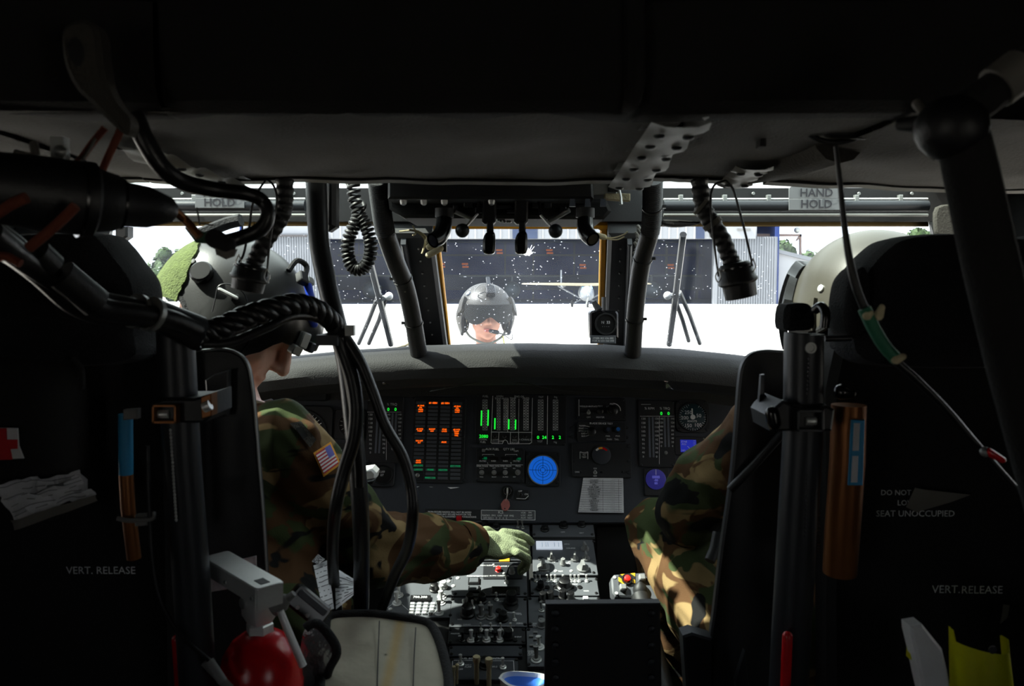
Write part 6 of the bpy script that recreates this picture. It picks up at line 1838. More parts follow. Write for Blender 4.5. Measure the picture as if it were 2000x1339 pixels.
def helmet(parent, H, m, sc=1.0, roll_m='bind'):
    N = 72
    mb = MB()
    outer = [[H @ hsurf(360 * j / N, s, 0, sc) for j in range(N)] for s in [0.03 + .97 * (i / 22) for i in range(23)]]
    inner = [[H @ (hsurf(360 * j / N, s, -0.012, sc)) for j in range(N)] for s in [0.03 + .97 * (i / 12) for i in range(13)]]
    mb.loft(outer, caps=False)
    mb.add(outer[0], [tuple(range(N))])
    mb.loft(inner[::-1], caps=False)
    mb.add(inner[0], [tuple(range(N))[::-1]])
    mb.loft([outer[-1], inner[-1]], caps=False)
    sh = mb.build('helmet_shell', m, parent)
    e = MB(); ring = [H @ hsurf(360 * j / N, 1.0, -0.004, sc) for j in range(N)]
    e.tube(ring + ring[:1], 0.0062, 8); e.build('edge_roll', M[roll_m], sh)
    ln = MB(); ln.loft([[H @ (hsurf(360 * j / N, s, -0.013, sc)) for j in range(N)] for s in (.55, .8, .97)], caps=False)
    ln.loft([[H @ (hsurf(360 * j / N, s, -0.030, sc)) for j in range(N)] for s in (.97, .8, .55)], caps=False)
    ln.build('liner', M['foam'], sh)
    for sy in (-1, 1):
        ep = MB(); ep.ell((0, 0, 0), (.046, .026, .056), H @ Matrix.Translation((-.002, sy * .100 * sc, -.052)), 18, 12); ep.build('ear_pad', M['bind'], sh)
    return sh
def hpatch(H, a0, a1, s0, s1, off, th, na=16, ns=10, sc=1.0):
    mb = MB()
    top = [[H @ hsurf(a0 + (a1 - a0) * j / na, s0 + (s1 - s0) * i / ns, off, sc) for j in range(na + 1)] for i in range(ns + 1)]
    bot = [[H @ hsurf(a0 + (a1 - a0) * j / na, s0 + (s1 - s0) * i / ns, off - th, sc) for j in range(na + 1)] for i in range(ns + 1)]
    mb.loft(top, closed=False); mb.loft([r[::-1] for r in bot], closed=False)
    mb.loft([bot[0], top[0]], closed=False); mb.loft([top[-1], bot[-1]], closed=False)
    mb.loft([[r[0] for r in top], [r[0] for r in bot]], closed=False); mb.loft([[r[-1] for r in bot], [r[-1] for r in top]], closed=False)
    return mb
def onhelmet(H, a, s, off=0.0):
    """frame standing on the helmet surface, z outwards"""
    p = hsurf(a, s, off); n = (hsurf(a, s, .01) - hsurf(a, s, 0)).normalized()
    t = (hsurf(a + 2, s) - hsurf(a - 2, s)).normalized()
    return H @ frame(p, t, n.cross(t))
def proj(p):
    d = p - CAM
    y = d.dot(FWD)
    return (1000 + F * d.x / y, 669.5 - F * d.dot(UPV) / y)
HCACHE = {}
def hfind(H, px, py, off=0.0):
    """azimuth and s of the helmet point seen at a pixel"""
    key = (tuple(H.translation), off)
    if key not in HCACHE:
        L = []
        for i in range(0, 181):
            a = -180 + 2 * i
            for j in range(4, 105, 2):
                p = H @ hsurf(a, j / 100, off)
                if ((H @ hsurf(a, j / 100, off + .01)) - p).dot(CAM - p) > 0:
                    L.append(proj(p) + (a, j / 100))
        HCACHE[key] = L
    q = min(HCACHE[key], key=lambda c: (c[0] - px) ** 2 + (c[1] - py) ** 2)
    return q[2], q[3]
def head_shapes(mb, H):
    def E(c, r): mb.ell((0, 0, 0), r, H @ Matrix.Translation(c), 20, 14)
    E((-0.008, 0, 0.005), (.100, .078, .112))
    E((0.036, 0, -.055), (.062, .066, .066))
    E((0.046, 0, -.098), (.048, .052, .036))
    E((0.080, 0, -.118), (.018, .022, .016))
    for sy in (-1, 1):
        E((0.055, sy * .040, -.045), (.030, .022, .026))
        E((-0.005, sy * .078, -.03), (.018, .008, .030))
    mb.caps(H @ V((.096, 0, .005)), H @ V((.117, 0, -.046)), .0085, .0125)
    for sy in (-1, 1): E((.104, sy * .010, -.049), (.010, .008, .008))
    E((.090, 0, -.078), (.012, .024, .008))
    E((.088, 0, -.090), (.012, .021, .008))

def body(parent, shapes, voxel, smooth, mats, classify, fold=0.004, fscale=14.0, seed=0.0):
    src = shapes.build('body', mats[0], None)
    r = src.modifiers.new('remesh', 'REMESH'); r.mode = 'VOXEL'; r.voxel_size = voxel; r.adaptivity = 0
    s = src.modifiers.new('smooth', 'SMOOTH'); s.factor = 0.5; s.iterations = smooth
    dg = bpy.context.evaluated_depsgraph_get()
    me = bpy.data.meshes.new_from_object(src.evaluated_get(dg))
    bpy.data.objects.remove(src)
    inv = W[parent.name].inverted()
    cos = [v.co.copy() for v in me.vertices]
    nors = [v.normal.copy() for v in me.vertices]
    lab = [classify(q) for q in cos]
    flat = []
    for q, n, l in zip(cos, nors, lab):
        if l == 0 and fold:
            n1 = noise.noise(V((q.x * fscale * 1.3 + seed, q.y * fscale, q.z * fscale * .7)))
            n2 = noise.noise(V((q.x * fscale * 2.3, q.y * fscale * 2.1 + seed, q.z * fscale * 2.6 + 4)))
            n3 = noise.noise(V((q.x * fscale * .9 + q.z * fscale * 1.4, q.y * fscale * .5, q.z * fscale * .4 - q.x * fscale * .4 + seed)))
            q = q + n * fold * ((1 - abs(n1) * 2.6) * .9 + (1 - abs(n3) * 3.2) * .9 + n2 * .7)
        flat += q[:]
    me.vertices.foreach_set('co', flat)
    me.materials.clear()
    for m in mats: me.materials.append(m)
    for p in me.polygons:
        ls = [lab[i] for i in p.vertices]
        p.material_index = max(set(ls), key=ls.count)
        p.use_smooth = True
    me.transform(inv)
    o = bpy.data.objects.new('body', me)
    COL.objects.link(o); o.parent = parent
    W[o.name] = W[parent.name]
    return o
def hand_shapes(mb, Hm, curl, s=1.0):
    """right hand: x along the fingers, y towards the thumb, z off the back of the hand"""
    def p(x, y, z): return Hm @ V((x * s, y * s, z * s))
    mb.ell((0, 0, 0), (.048 * s, .042 * s, .017 * s), Hm @ Matrix.Translation((.040 * s, 0, 0)), 18, 10)
    mb.caps(p(-.01, 0, 0), p(.03, 0, 0), .027 * s, .026 * s)
    for k, (y, L) in enumerate(((.034, .072), (.0115, .080), (-.0115, .074), (-.034, .060))):
        c = curl[k]
        a = p(.072, y, .004); th = 0
        prev = a; r0 = .0095 * s
        for seg, fr in ((.48, .5), (.30, 1.0), (.22, .8)):
            th += c * fr
            nx = prev + (Hm.to_3x3() @ V((math.cos(th), 0, -math.sin(th)))) * L * seg * s
            mb.caps(prev, nx, r0, r0 * .93, 10); prev = nx; r0 *= .93
    a = p(.018, .034, -.004); b = p(.050, .062, -.010); c = p(.078, .060, -.024)
    mb.caps(a, b, .0135 * s, .0115 * s, 10); mb.caps(b, c, .0115 * s, .0095 * s, 10)

# ---------------------------------------------------------------- left pilot
C1 = P(457, 612, 1.46)
f1 = V((.80, .12, -.59)).normalized(); u1 = V((.58, .06, .81))
H1 = frame(C1, f1, u1.cross(f1))
t = thing('person', 'helmeted pilot in woodland camouflage reaching a gloved hand to the console', 'person', P(470, 1500, 1.4))
s = MB()
HF1 = H1 @ Matrix.Translation((.010, 0, .012))
head_shapes(s, HF1)
neck0, neck1 = H1 @ V((-.02, 0, -.07)), P(455, 840, 1.45)
s.caps(neck0, neck1, .060, .064)
shR, shL = P(546, 872, 1.37), P(320, 880, 1.58)
chest = P(440, 940, 1.43); hip = P(400, 1230, 1.28)
s.caps(P(490, 850, 1.43), P(400, 850, 1.50), .066, .072)
s.caps(shR, P(462, 862, 1.42), .070, .074); s.caps(shL, P(420, 860, 1.5), .070, .074)
for a, b, ra, rb in ((P(440, 900, 1.45), chest, .115, .13), (chest, P(420, 1080, 1.36), .13, .13), (P(420, 1080, 1.36), hip, .13, .14)):
    s.caps(a, b, ra, rb); s.caps(a + V((.07, -.01, 0)), b + V((.08, -.01, 0)), ra * .8, rb * .8); s.caps(a - V((.07, -.03, 0)), b - V((.08, -.03, 0)), ra * .8, rb * .8)
el = P(728, 1074, 1.42); wr = P(915, 1066, 1.655)
s.caps(shR, shR.lerp(el, .5), .074, .070); s.caps(shR.lerp(el, .5), el, .070, .063)
s.caps(el, el.lerp(wr, .55), .066, .058); s.caps(el.lerp(wr, .55), el.lerp(wr, .90), .058, .050)
elL = P(180, 1080, 1.65); s.caps(shL, elL, .07, .06); s.caps(elL, P(300, 1150, 1.9), .058, .045)
HL = frame(P(300, 1150, 1.9), V((.3, .9, -.2)), V((-1, .3, 0))); hand_shapes(s, HL, (.5, .55, .6, .65))
hd_dir = (P(1010, 1062, 1.70) - wr).normalized()
HR = frame(wr + hd_dir * .012, hd_dir, V((-.05, 1, .25)))
hand_shapes(s, HR, (.30, .70, .9, 1.0), 1.12)
for hx, kx in ((-.42, 640), (-.62, 470)):
    kn = P(kx, 1215, 1.78)
    s.caps(V((hx - .02, 1.25, 1.8 - .74)), kn, .095, .070); s.caps(kn, kn + V((.0, .12, -.38)), .068, .05); s.caps(kn + V((0, .12, -.38)), kn + V((0, .26, -.42)), .045, .04)
H1i, HRi, HLi = H1.inverted(), HR.inverted(), HL.inverted()
def cls1(q):
    l = H1i @ q
    if l.length < .16 and l.x > -.06: return 1
    if (q - C1).length < .17: return 1
    h = HRi @ q
    if h.x > -.012 and h.length < .25 and abs(h.y) < .1: return 2
    if (HLi @ q).x > 0 and (HLi @ q).length < .25: return 2
    return 0
bd = body(t, s, .004, 3, [M['camo'], M['skin'], M['glove']], cls1, .0055, 11)
H1h = H1 @ Matrix.Scale(.93, 4)
hs = helmet(t, H1h, M['helmet'])
rows = []
for j in range(15):
    t_ = j / 14
    l_ = V((352, 462)).lerp(V((262, 592)), t_); r_ = V((392, 474)).lerp(V((346, 592)), t_)
    rows.append([hfind(H1h, *l_.lerp(r_, i / 8)) for i in range(9)])
mb = MB()
mb.loft([[H1h @ hsurf(a, s_, .0045) for a, s_ in r] for r in rows], closed=False)
mb.loft([[H1h @ hsurf(a, s_, .0005) for a, s_ in r][::-1] for r in rows], closed=False)
mb.build('velcro_patch', M['velcro'], hs)
hpatch(H1h, -64, 64, .66, 1.02, .022, .016, 24, 8).build('visor_cover', M['black_gloss'], hs)
hpatch(H1h, -80, -62, .60, .98, .016, .014, 6, 8).build('visor_track', M['black'], hs)
M['bluebat'] = mat('blue_tape', (40, 70, 190), 0.4)
def hd_disc(name, px, py, prof, m, n=20):
    a, s_ = hfind(H1h, px, py)
    mb = MB(); mb.lathe(prof, n, onhelmet(H1h, a, s_)); return mb.build(name, M[m], hs)
hd_disc('dial_knob', 396, 533, [(.020, -.003), (.021, .006), (.020, .011), (.0175, .013)], 'black_gloss')
hd_disc('rivet', 376, 511, [(.007, 0), (.006, .003), (.003, .004)], 'black')
hd_disc('bolt', 461, 588, [(.009, -.002), (.009, .006), (.006, .007)], 'black', 6)
def hp(px, py, off): 
    a, s_ = hfind(H1h, px, py); return H1h @ hsurf(a, s_, off)
mb = MB(); mb.caps(hp(458, 585, .010), hp(434, 569, .010), .003, .0035, 8); mb.build('bolt_pin', M['steel'], hs)
mb = MB(); mb.tube(spline([hp(414, 610, .004), hp(422, 585, .010), hp(432, 562, .012), hp(452, 560, .012), hp(474, 578, .010), hp(484, 602, .004)], 8), .0011, 6); mb.build('lanyard', M['knob'], hs)
for x0_, y0_, x1_, y1_, nm_, lab_ in ((580, 568, 592, 592, 'blue_tape', 'blue tape'), (578, 608, 594, 632, 'blue_tape', 'pale blue tape')):
    mb = MB(); mb.caps(hp(x0_, y0_, .024), hp(x1_ - 4, y1_, .024), .007, .007, 10); mb.build(nm_, M['bluebat'], hs, lab_)
for px_, py_, sz, mm_ in ((600, 552, (.018, .016, .014), 'alu'), (586, 545, (.020, .024, .014), 'black'), (588, 660, (.022, .03, .014), 'alu'), (574, 682, (.024, .018, .014), 'alu'), (602, 676, (.016, .02, .014), 'tube')):
    a, s_ = hfind(H1h, px_, py_, .02)
    mb = MB(); mb.rbox((0, 0), sz, .004, .002, -.006, onhelmet(H1h, a, s_, .024)); mb.build('mount_bracket', M[mm_], hs)
mb = MB(); mb.tube(spline([hp(560, 530, .004), hp(566, 522, .020), hp(580, 532, .022), hp(584, 545, .014)], 6), .005, 8); mb.build('strap_loop', M['bind'], hs)
mb = MB(); mb.tube(spline([H1h @ hsurf(-172, .52, .012), H1h @ hsurf(-176, .36, .024), H1h @ hsurf(-170, .28, .034)], 5), .011, 8); mb.build('tab', M['bind'], hs)
# dark chin strap
mb = MB(); mb.tube(spline([HF1 @ V((-.01, -.095, -.05)), HF1 @ V((.0, -.075, -.10)), HF1 @ V((.03, -.045, -.135)), HF1 @ V((.05, 0, -.148))], 6), .008, 8); mb.build('chin_strap', M['bind'], t)
# collar, pocket flap edge, cuff, shoulder seam and patches
def loop_on(c, n, r, tr, m, nm, ang=(0, 360), sq=1.0):
    n = V(n).normalized(); u = n.orthogonal().normalized(); v = n.cross(u)
    pts = [c + (u * math.cos(R(a)) + v * math.sin(R(a)) * sq) * r for a in range(ang[0], ang[1] + 1, 12)]
    mb = MB(); mb.tube(pts, tr, 10, caps=True); return mb.build(nm, m, t)
nd = (neck0 - neck1).normalized()
mb = MB()
u_ = nd.orthogonal().normalized(); v_ = nd.cross(u_)
rg = lambda r, h: [neck1 + nd * h + (u_ * math.cos(a) + v_ * math.sin(a)) * r for a in [2 * math.pi * i / 28 for i in range(28)]]
mb.loft([rg(.095, -.03), rg(.080, .01), rg(.074, .030), rg(.080, .032), rg(.098, .005), rg(.108, -.02)], caps=False); mb.build('collar', M['camo'], t)
wd = (wr - el).normalized()
u_ = wd.orthogonal().normalized(); v_ = wd.cross(u_)
rg = lambda r, h: [wr + wd * h + (u_ * math.cos(a) * 1.05 + v_ * math.sin(a) * .92) * (r + .003 * noise.noise(V((math.cos(a) * 2, math.sin(a) * 2, h * 20)))) for a in [2 * math.pi * i / 32 for i in range(32)]]
mb = MB(); mb.loft([rg(.050, -.055), rg(.0535, -.045), rg(.052, -.01), rg(.050, .004), rg(.044, .006), rg(.042, -.03)], caps=False); mb.build('cuff', M['camo'], t)
def surf_hit(px, py):
    """point and normal of the figure's surface under a pixel"""
    d = ray(px, py).normalized()
    inv = W[bd.name].inverted()
    ok, loc, nor, _ = bd.ray_cast(inv @ CAM, inv.to_3x3() @ d)
    return (W[bd.name] @ loc, nor) if ok else (P(px, py, 1.4), V((0, -1, 0)))
def decal(pix, th, lift, m, nm, parent=t, sub=8):
    """cloth patch laid on the sleeve: quad corners tl, tr, br, bl in pixels"""
    rows = []
    for j in range(sub + 1):
        a = V(pix[0]).lerp(V(pix[3]), j / sub); b = V(pix[1]).lerp(V(pix[2]), j / sub)
        row = []
        for i in range(sub + 1):
            q = a.lerp(b, i / sub); l, n = surf_hit(q.x, q.y)
            row.append(l + (CAM - l).normalized() * lift)
        rows.append(row)
    for _ in range(2):
        rows = [[(rows[j][i] * 2 + rows[max(j - 1, 0)][i] + rows[min(j + 1, sub)][i] + rows[j][max(i - 1, 0)] + rows[j][min(i + 1, sub)]) / 6 if 0 < i < sub and 0 < j < sub else rows[j][i] for i in range(sub + 1)] for j in range(sub + 1)]
    mb = MB(); mb.loft(rows[::-1], closed=False); mb.loft([[p + (p - CAM).normalized() * th for p in r] for r in rows], closed=False)
    return mb.build(nm, m, parent)
bpy.context.view_layer.update()
M['goldthread'] = mat('gold_border', (222, 150, 30), 0.8, bump=0.4)
M['flagred'] = mat('flag_red', (178, 40, 56), 0.8); M['flagwhite'] = mat('flag_white', (226, 220, 222), 0.8); M['flagblue'] = mat('flag_blue', (92, 92, 170), 0.8)
FQ = [(612, 884), (646, 862), (666, 906), (632, 931)]
fl = decal(FQ, .002, .006, M['goldthread'], 'flag_patch')
fl['label'] = 'striped flag patch with gold border'
def fq(u, v):
    a = V(FQ[0]).lerp(V(FQ[3]), v); b = V(FQ[1]).lerp(V(FQ[2]), v); return tuple(a.lerp(b, u))
for k_ in range(13):
    v0, v1 = .08 + .84 * k_ / 13, .08 + .84 * (k_ + 1) / 13
    u1_ = .60 if k_ < 7 else .92
    decal([fq(.08, v0), fq(u1_, v0), fq(u1_, v1), fq(.08, v1)], .001, .0075, M['flagred'] if k_ % 2 == 0 else M['flagwhite'], 'stripe', fl, 3)
decal([fq(.60, .08), fq(.92, .08), fq(.92, .53), fq(.60, .53)], .001, .0076, M['flagblue'], 'canton', fl, 3)
M['greypatch'] = mat('subdued_patch', (66, 62, 56), 0.9, bump=0.5, var=0.35, vscale=60)
up_ = decal([(566, 826), (588, 822), (618, 858), (606, 874)], .002, .006, M['greypatch'], 'unit_patch')
up_['label'] = 'subdued grey unit patch'
M['greypatch2'] = mat('subdued_dark', (34, 34, 33), 0.9)
decal([(578, 836), (590, 832), (602, 850), (592, 858)], .001, .0075, M['greypatch2'], 'emblem', up_, 4)

# ---------------------------------------------------------------- right pilot
C2 = P(1702, 612, 1.40)
H2 = frame(C2, V((-.12, 1, -.06)), V((-1, -.12, 0)))
t = thing('person', 'pilot in olive helmet seated on the right, camouflaged sleeve over the knee', 'person', P(1650, 1500, 1.3))
s = MB(); head_shapes(s, H2)
n0, n1 = H2 @ V((-.02, 0, -.08)), P(1690, 800, 1.38)
s.caps(n0, n1, .06, .066)
sl_, sr_ = P(1505, 850, 1.40), P(1900, 850, 1.36)
s.caps(sl_, n1, .076, .09); s.caps(sr_, n1, .076, .09)
ch, hp_ = P(1690, 960, 1.36), P(1690, 1240, 1.25)
for dx in (-.09, 0, .09):
    s.caps(n1 + V((dx, 0, -.06)), ch + V((dx, 0, 0)), .11, .125); s.caps(ch + V((dx, 0, 0)), hp_ + V((dx, 0, 0)), .125, .13)
e2 = P(1352, 985, 1.52)
s.caps(sl_, sl_.lerp(e2, .55), .076, .070); s.caps(sl_.lerp(e2, .55), e2, .072, .068); s.ell(e2 + V((.01, 0, -.01)), (.072, .07, .068))
w2 = P(1470, 1050, 1.66); s.caps(e2, w2, .064, .045)
HB = frame(w2, V((.6, .7, -.1)), V((-.7, .6, .2))); hand_shapes(s, HB, (.5, .6, .65, .7))
e3 = P(2020, 1050, 1.45); s.caps(sr_, e3, .072, .06); s.caps(e3, P(1850, 1080, 1.65), .058, .044)
HB2 = frame(P(1850, 1080, 1.65), V((-.4, .85, -.1)), V((-.85, -.4, .2))); hand_shapes(s, HB2, (.5, .6, .65, .7))
k1 = P(1290, 1030, 1.64); s.caps(V((.46, 1.22, 1.8 - .72)), k1.lerp(V((.46, 1.22, 1.08)), .35), .092, .078); s.caps(k1.lerp(V((.46, 1.22, 1.08)), .35), k1, .078, .066)
s.caps(k1, P(1318, 1190, 1.74), .060, .055); s.caps(P(1318, 1190, 1.74), P(1345, 1340, 1.84), .055, .046)
s.caps(P(1345, 1340, 1.84), P(1345, 1420, 1.9), .045, .042); s.caps(P(1345, 1420, 1.9), P(1345, 1400, 2.08), .044, .038)
k3 = P(1820, 1060, 1.66); s.caps(V((.64, 1.22, 1.08)), k3, .092, .068); s.caps(k3, k3 + V((0, .14, -.40)), .066, .048); s.caps(k3 + V((0, .14, -.40)), k3 + V((0, .30, -.43)), .045, .038)
HBi = (HB.inverted(), HB2.inverted())
def cls2(q):
    if (q - C2).length < .17: return 1
    for Hh in HBi:
        h = Hh @ q
        if h.x > 0 and h.length < .25: return 2
    return 0
bd2 = body(t, s, .0055, 5, [M['camo'], M['skin'], M['glove']], cls2, .0065, 10, 3.0)
hs2 = helmet(t, H2, M['helmet_tan'])
hpatch(H2, -60, 60, .66, 1.02, .022, .016, 24, 8).build('visor_cover', M['black_gloss'], hs2)
mb = MB(); mb.lathe([(.006, 0), (.006, .003), (.003, .005)], 10, onhelmet(H2, 112, .74)); mb.build('rivet', M['steel'], hs2)
mb = MB(); mb.lathe([(.004, 0), (.003, .004)], 10, onhelmet(H2, 165, .55)); mb.build('rivet', M['steel'], hs2)
hpatch(H2, 60, 74, .66, .9, .016, .014, 6, 8).build('visor_track', M['black'], hs2)
hpatch(H2, 84, 110, .80, 1.0, .008, .008, 8, 6).build('ear_cup', M['helmet_tan'], hs2)

# ---------------------------------------------------------------- ground crew
C3 = P(948, 608, 4.10)
H3 = frame(C3, V((.17, -1, -.06)), V((1, .17, 0))) @ Matrix.Diagonal((1, 1.08, 1, 1))
t = thing('person', 'ground crew member in grey helmet and dark visor standing before the nose', 'person', V((C3.x, 4.1, 0)))
s = MB(); head_shapes(s, H3)
x3, y3 = C3.x + .01, 4.12
zc = C3.z
s.caps(H3 @ V((-.035, 0, -.08)), V((x3, y3 + .045, zc - .23)), .050, .056)
for sx in (-1, 1):
    sh_ = V((x3 + sx * .19, y3 + .02, zc - .29)); s.caps(V((x3, y3 + .02, zc - .25)), sh_, .075, .068)
    e_ = sh_ + V((sx * .07, .02, -.29)); s.caps(sh_, e_, .062, .052); wv_ = e_ + V((sx * -.01, -.07, -.25)); s.caps(e_, wv_, .050, .036)
    Hh = frame(wv_, V((0, -.15, -1)), V((-sx * .3, -1, .1))); hand_shapes(s, Hh, (.25, .3, .35, .4))
    hp3 = V((x3 + sx * .10, y3, zc - .80)); kn3 = V((x3 + sx * .12, y3 - .02, .50)); an = V((x3 + sx * .13, y3 + .02, .10))
    s.caps(hp3, kn3, .090, .064); s.caps(kn3, an, .060, .045); s.caps(an + V((0, .03, -.055)), an + V((0, -.15, -.06)), .046, .038)
for dx in (-.09, 0, .09):
    s.caps(V((x3 + dx, y3 + .01, zc - .32)), V((x3 + dx * .8, y3, zc - .60)), .10, .10); s.caps(V((x3 + dx * .8, y3, zc - .60)), V((x3 + dx, y3, zc - .80)), .10, .115)
def cls3(q):
    if (q - C3).length < .165 or (q.z > zc - .2): return 1
    if q.z < zc - .80 and abs(q.x - x3) > .2 and q.z > .6: return 1
    if q.z < .16: return 2
    return 0
M['boot'] = mat('tan_boot', (150, 128, 96), 0.8)
bd3 = body(t, s, .006, 4, [M['acu'], M['skin_lit'], M['boot']], cls3, .004, 9, 6.0)
hs3 = helmet(t, H3, M['helmet_od'])
hpatch(H3, -47, 47, .80, 1.0, .008, .005, 24, 8).build('visor_cover', M['helmet_od'], hs3)
# smoke visor hanging below the cover
mb = MB()
rows = []
for j in range(9):
    v_ = j / 8
    row = []
    for i in range(29):
        a = -46 + 92 * i / 28
        p_ = hsurf(a, .88, .022)
        low = -.052 + .038 * math.exp(-(a / 12.0) ** 2) + .034 * (abs(a) / 46) ** 5          # cut-out over the nose
        z_ = .046 + (low - .046) * v_
        row.append(H3 @ V((p_.x * (1 + .03 * v_) + .004, p_.y, z_)))
    rows.append(row)
mb.loft(rows[::-1], closed=False); mb.loft([[p + (C3 - p).normalized() * .003 for p in r] for r in rows], closed=False)
mb.build('visor', M['visor'], hs3, 'smoke-tinted visor')
for sy, a in ((1, 58), (-1, -58)):
    hpatch(H3, a - 6, a + 6, .66, .92, .020, .018, 4, 6).build('visor_track', M['helmet_od'], hs3)
mb = MB(); mb.lathe([(.013, 0), (.012, .006), (.006, .009)], 16, onhelmet(H3, -56, .52)); mb.build('knob', M['slat_l'], hs3)
m_ = onhelmet(H3, 2, .62, .012); mb = MB(); mb.rbox((0, 0), (.042, .055, .030), .008, .004, 0, m_); mb.build('lamp_mount', M['black_gloss'], hs3)
mb = MB(); mb.ell((0, .028, .016), (.013, .013, .013), m_); mb.build('lamp_mount_ball', M['black_gloss'], hs3)
mb = MB(); mb.box((0, .07, .004), (.016, .05, .012), m_); mb.build('mount_rail', M['tube'], hs3)
mb = MB(); mb.tube(spline([H3 @ hsurf(2, .35, .02), H3 @ hsurf(-20, .45, .03), H3 @ hsurf(-30, .62, .02), H3 @ hsurf(-12, .72, .02)], 6), .0022, 6); mb.build('mount_cord', M['strip'], hs3)
# lips, mic boom, chin strap, collar, cord
mb = MB(); mb.ell((0, 0, 0), (.007, .021, .0045), H3 @ Matrix.Translation((.0985, 0, -.0795))); mb.ell((0, 0, 0), (.007, .018, .005), H3 @ Matrix.Translation((.097, 0, -.0885))); mb.build('lips', M['lip'], t)
mb = MB(); mb.tube(spline([H3 @ V((.02, .118, -.10)), H3 @ V((.07, .10, -.11)), H3 @ V((.11, .06, -.10)), H3 @ V((.122, .03, -.090))], 8), .0035, 8); mb.tube(spline([H3 @ V((.02, .125, -.115)), H3 @ V((.06, .115, -.135)), H3 @ V((.10, .07, -.105))], 6), .0022, 8); mb.build('mic_boom', M['knob'], t)
mb = MB(); mb.caps(H3 @ V((.122, .040, -.092)), H3 @ V((.124, .008, -.084)), .011, .009); mb.build('microphone', M['knob'], t)
mb = MB(); mb.tube(spline([H3 @ V((.01, -.10, -.08)), H3 @ V((.04, -.07, -.125)), H3 @ V((.075, 0, -.152)), H3 @ V((.04, .07, -.125)), H3 @ V((.01, .10, -.08))], 8), .006, 8); mb.build('chin_strap', M['gloveleather'], t)
u_, v_ = V((1, 0, 0)), V((0, 1, 0)); cc = V((x3, y3 + .02, zc - .24))
rg = lambda r, h: [cc + V((0, 0, h)) + (u_ * math.cos(a) + v_ * math.sin(a)) * r for a in [2 * math.pi * i / 28 for i in range(28)]]
mb = MB(); mb.loft([rg(.125, -.04), rg(.085, .02), rg(.078, .05), rg(.085, .052), rg(.105, .01), rg(.135, -.035)], caps=False); mb.build('collar', M['acu'], t)
mb = MB(); mb.tube(spline([H3 @ V((.05, .075, -.12)), H3 @ V((.07, .08, -.17)), H3 @ V((.06, .07, -.24)), H3 @ V((.08, .06, -.36))], 6), .0028, 8); mb.build('lanyard', M['yellowp'], t, 'yellow lanyard')
# ================================================================ outside: wipers, hangar, aircraft, trees
def wiper(bl, arms, hub, lb):
    Yw = 2.42
    t = thing('windshield_wiper', lb, 'wiper', P(*bl[-1], Yw), 'windshield wipers')
    def wp(px, py): return PP(px, py, WSO, WSN) - WSN * 0.03
    mb = MB(); mb.tube([wp(*q) for q in bl], 0.0085, 8); mb.build('blade', M['knob'], t)
    for a in arms:
        mb = MB(); mb.tube([wp(*q) - WSN * .012 for q in a], 0.0062, 8); mb.build('arm', M['knob'], t)
    mb = MB(); mb.ell(wp(*hub), 0.011); mb.build('hub', M['white'], t)
    mb = MB(); mb.tube([wp(*hub), wp(*arms[0][0])], 0.007, 8); mb.build('link', M['alu'], t)
wiper([(722, 535), (735, 585), (748, 635), (762, 690)], [[(736, 604), (718, 650), (698, 695)], [(752, 606), (738, 650), (718, 695)]], (758, 597), 'windshield wiper outside the left windshield beside the coiled cord')
wiper([(1337, 478), (1329, 540), (1320, 610), (1309, 690)], [[(1330, 596), (1350, 640), (1370, 695)], [(1322, 612), (1336, 650), (1348, 690)]], (1306, 596), 'windshield wiper outside the right windshield')
slab([(756, 682), (790, 672), (798, 668), (800, 674), (780, 680), (770, 686)], 2.1, 0.02, 0.002).single('glareshield_rag', 'small cream cloth strip on the left of the glareshield', 'cloth', M['foam'])
# white splat on the centre pane
mb = MB()
c = PP(1030, 493, WSO, WSN)
wm = WSM.copy(); wm.translation = c + WSN * 0.0006
pts = []
for i in range(40):
    a = 2 * math.pi * i / 40
    r_ = 0.009 + .006 * abs(noise.noise(V((i * 1.3, 0, 0)))) + (.010 * max(0, math.cos(a - 1.2)) ** 6 if i % 3 == 0 else 0)
    pts.append((r_ * math.cos(a) * 1.1, r_ * math.sin(a)))
mb.prism(pts, 0, .0006, 0, wm)
for a, b in (((.004, .006), (.010, .032)), ((.0, .006), (.002, .020)), ((.006, .004), (.016, .026)), ((-.006, .002), (-.014, .004)), ((.002, -.004), (.006, -.012))):
    mb.add([(a[0] - .001, a[1], .0004), (a[0] + .001, a[1], .0004), (b[0] + .0004, b[1], .0004), (b[0] - .0004, b[1], .0004)], [(0, 1, 2, 3)], wm)
M['splat'] = mat('white_splat', (240, 242, 240), 0.8)
_nt = M['splat'].node_tree; _tr = _nt.nodes.new('ShaderNodeBsdfTranslucent'); _tr.inputs[0].default_value = (.9, .9, .9, 1); _nt.links.new(_tr.outputs[0], _nt.nodes['Material Output'].inputs['Surface'])
mb.single('bird_splat', 'white splat on the centre windshield beside the paddle lever', 'splat', M['splat'])

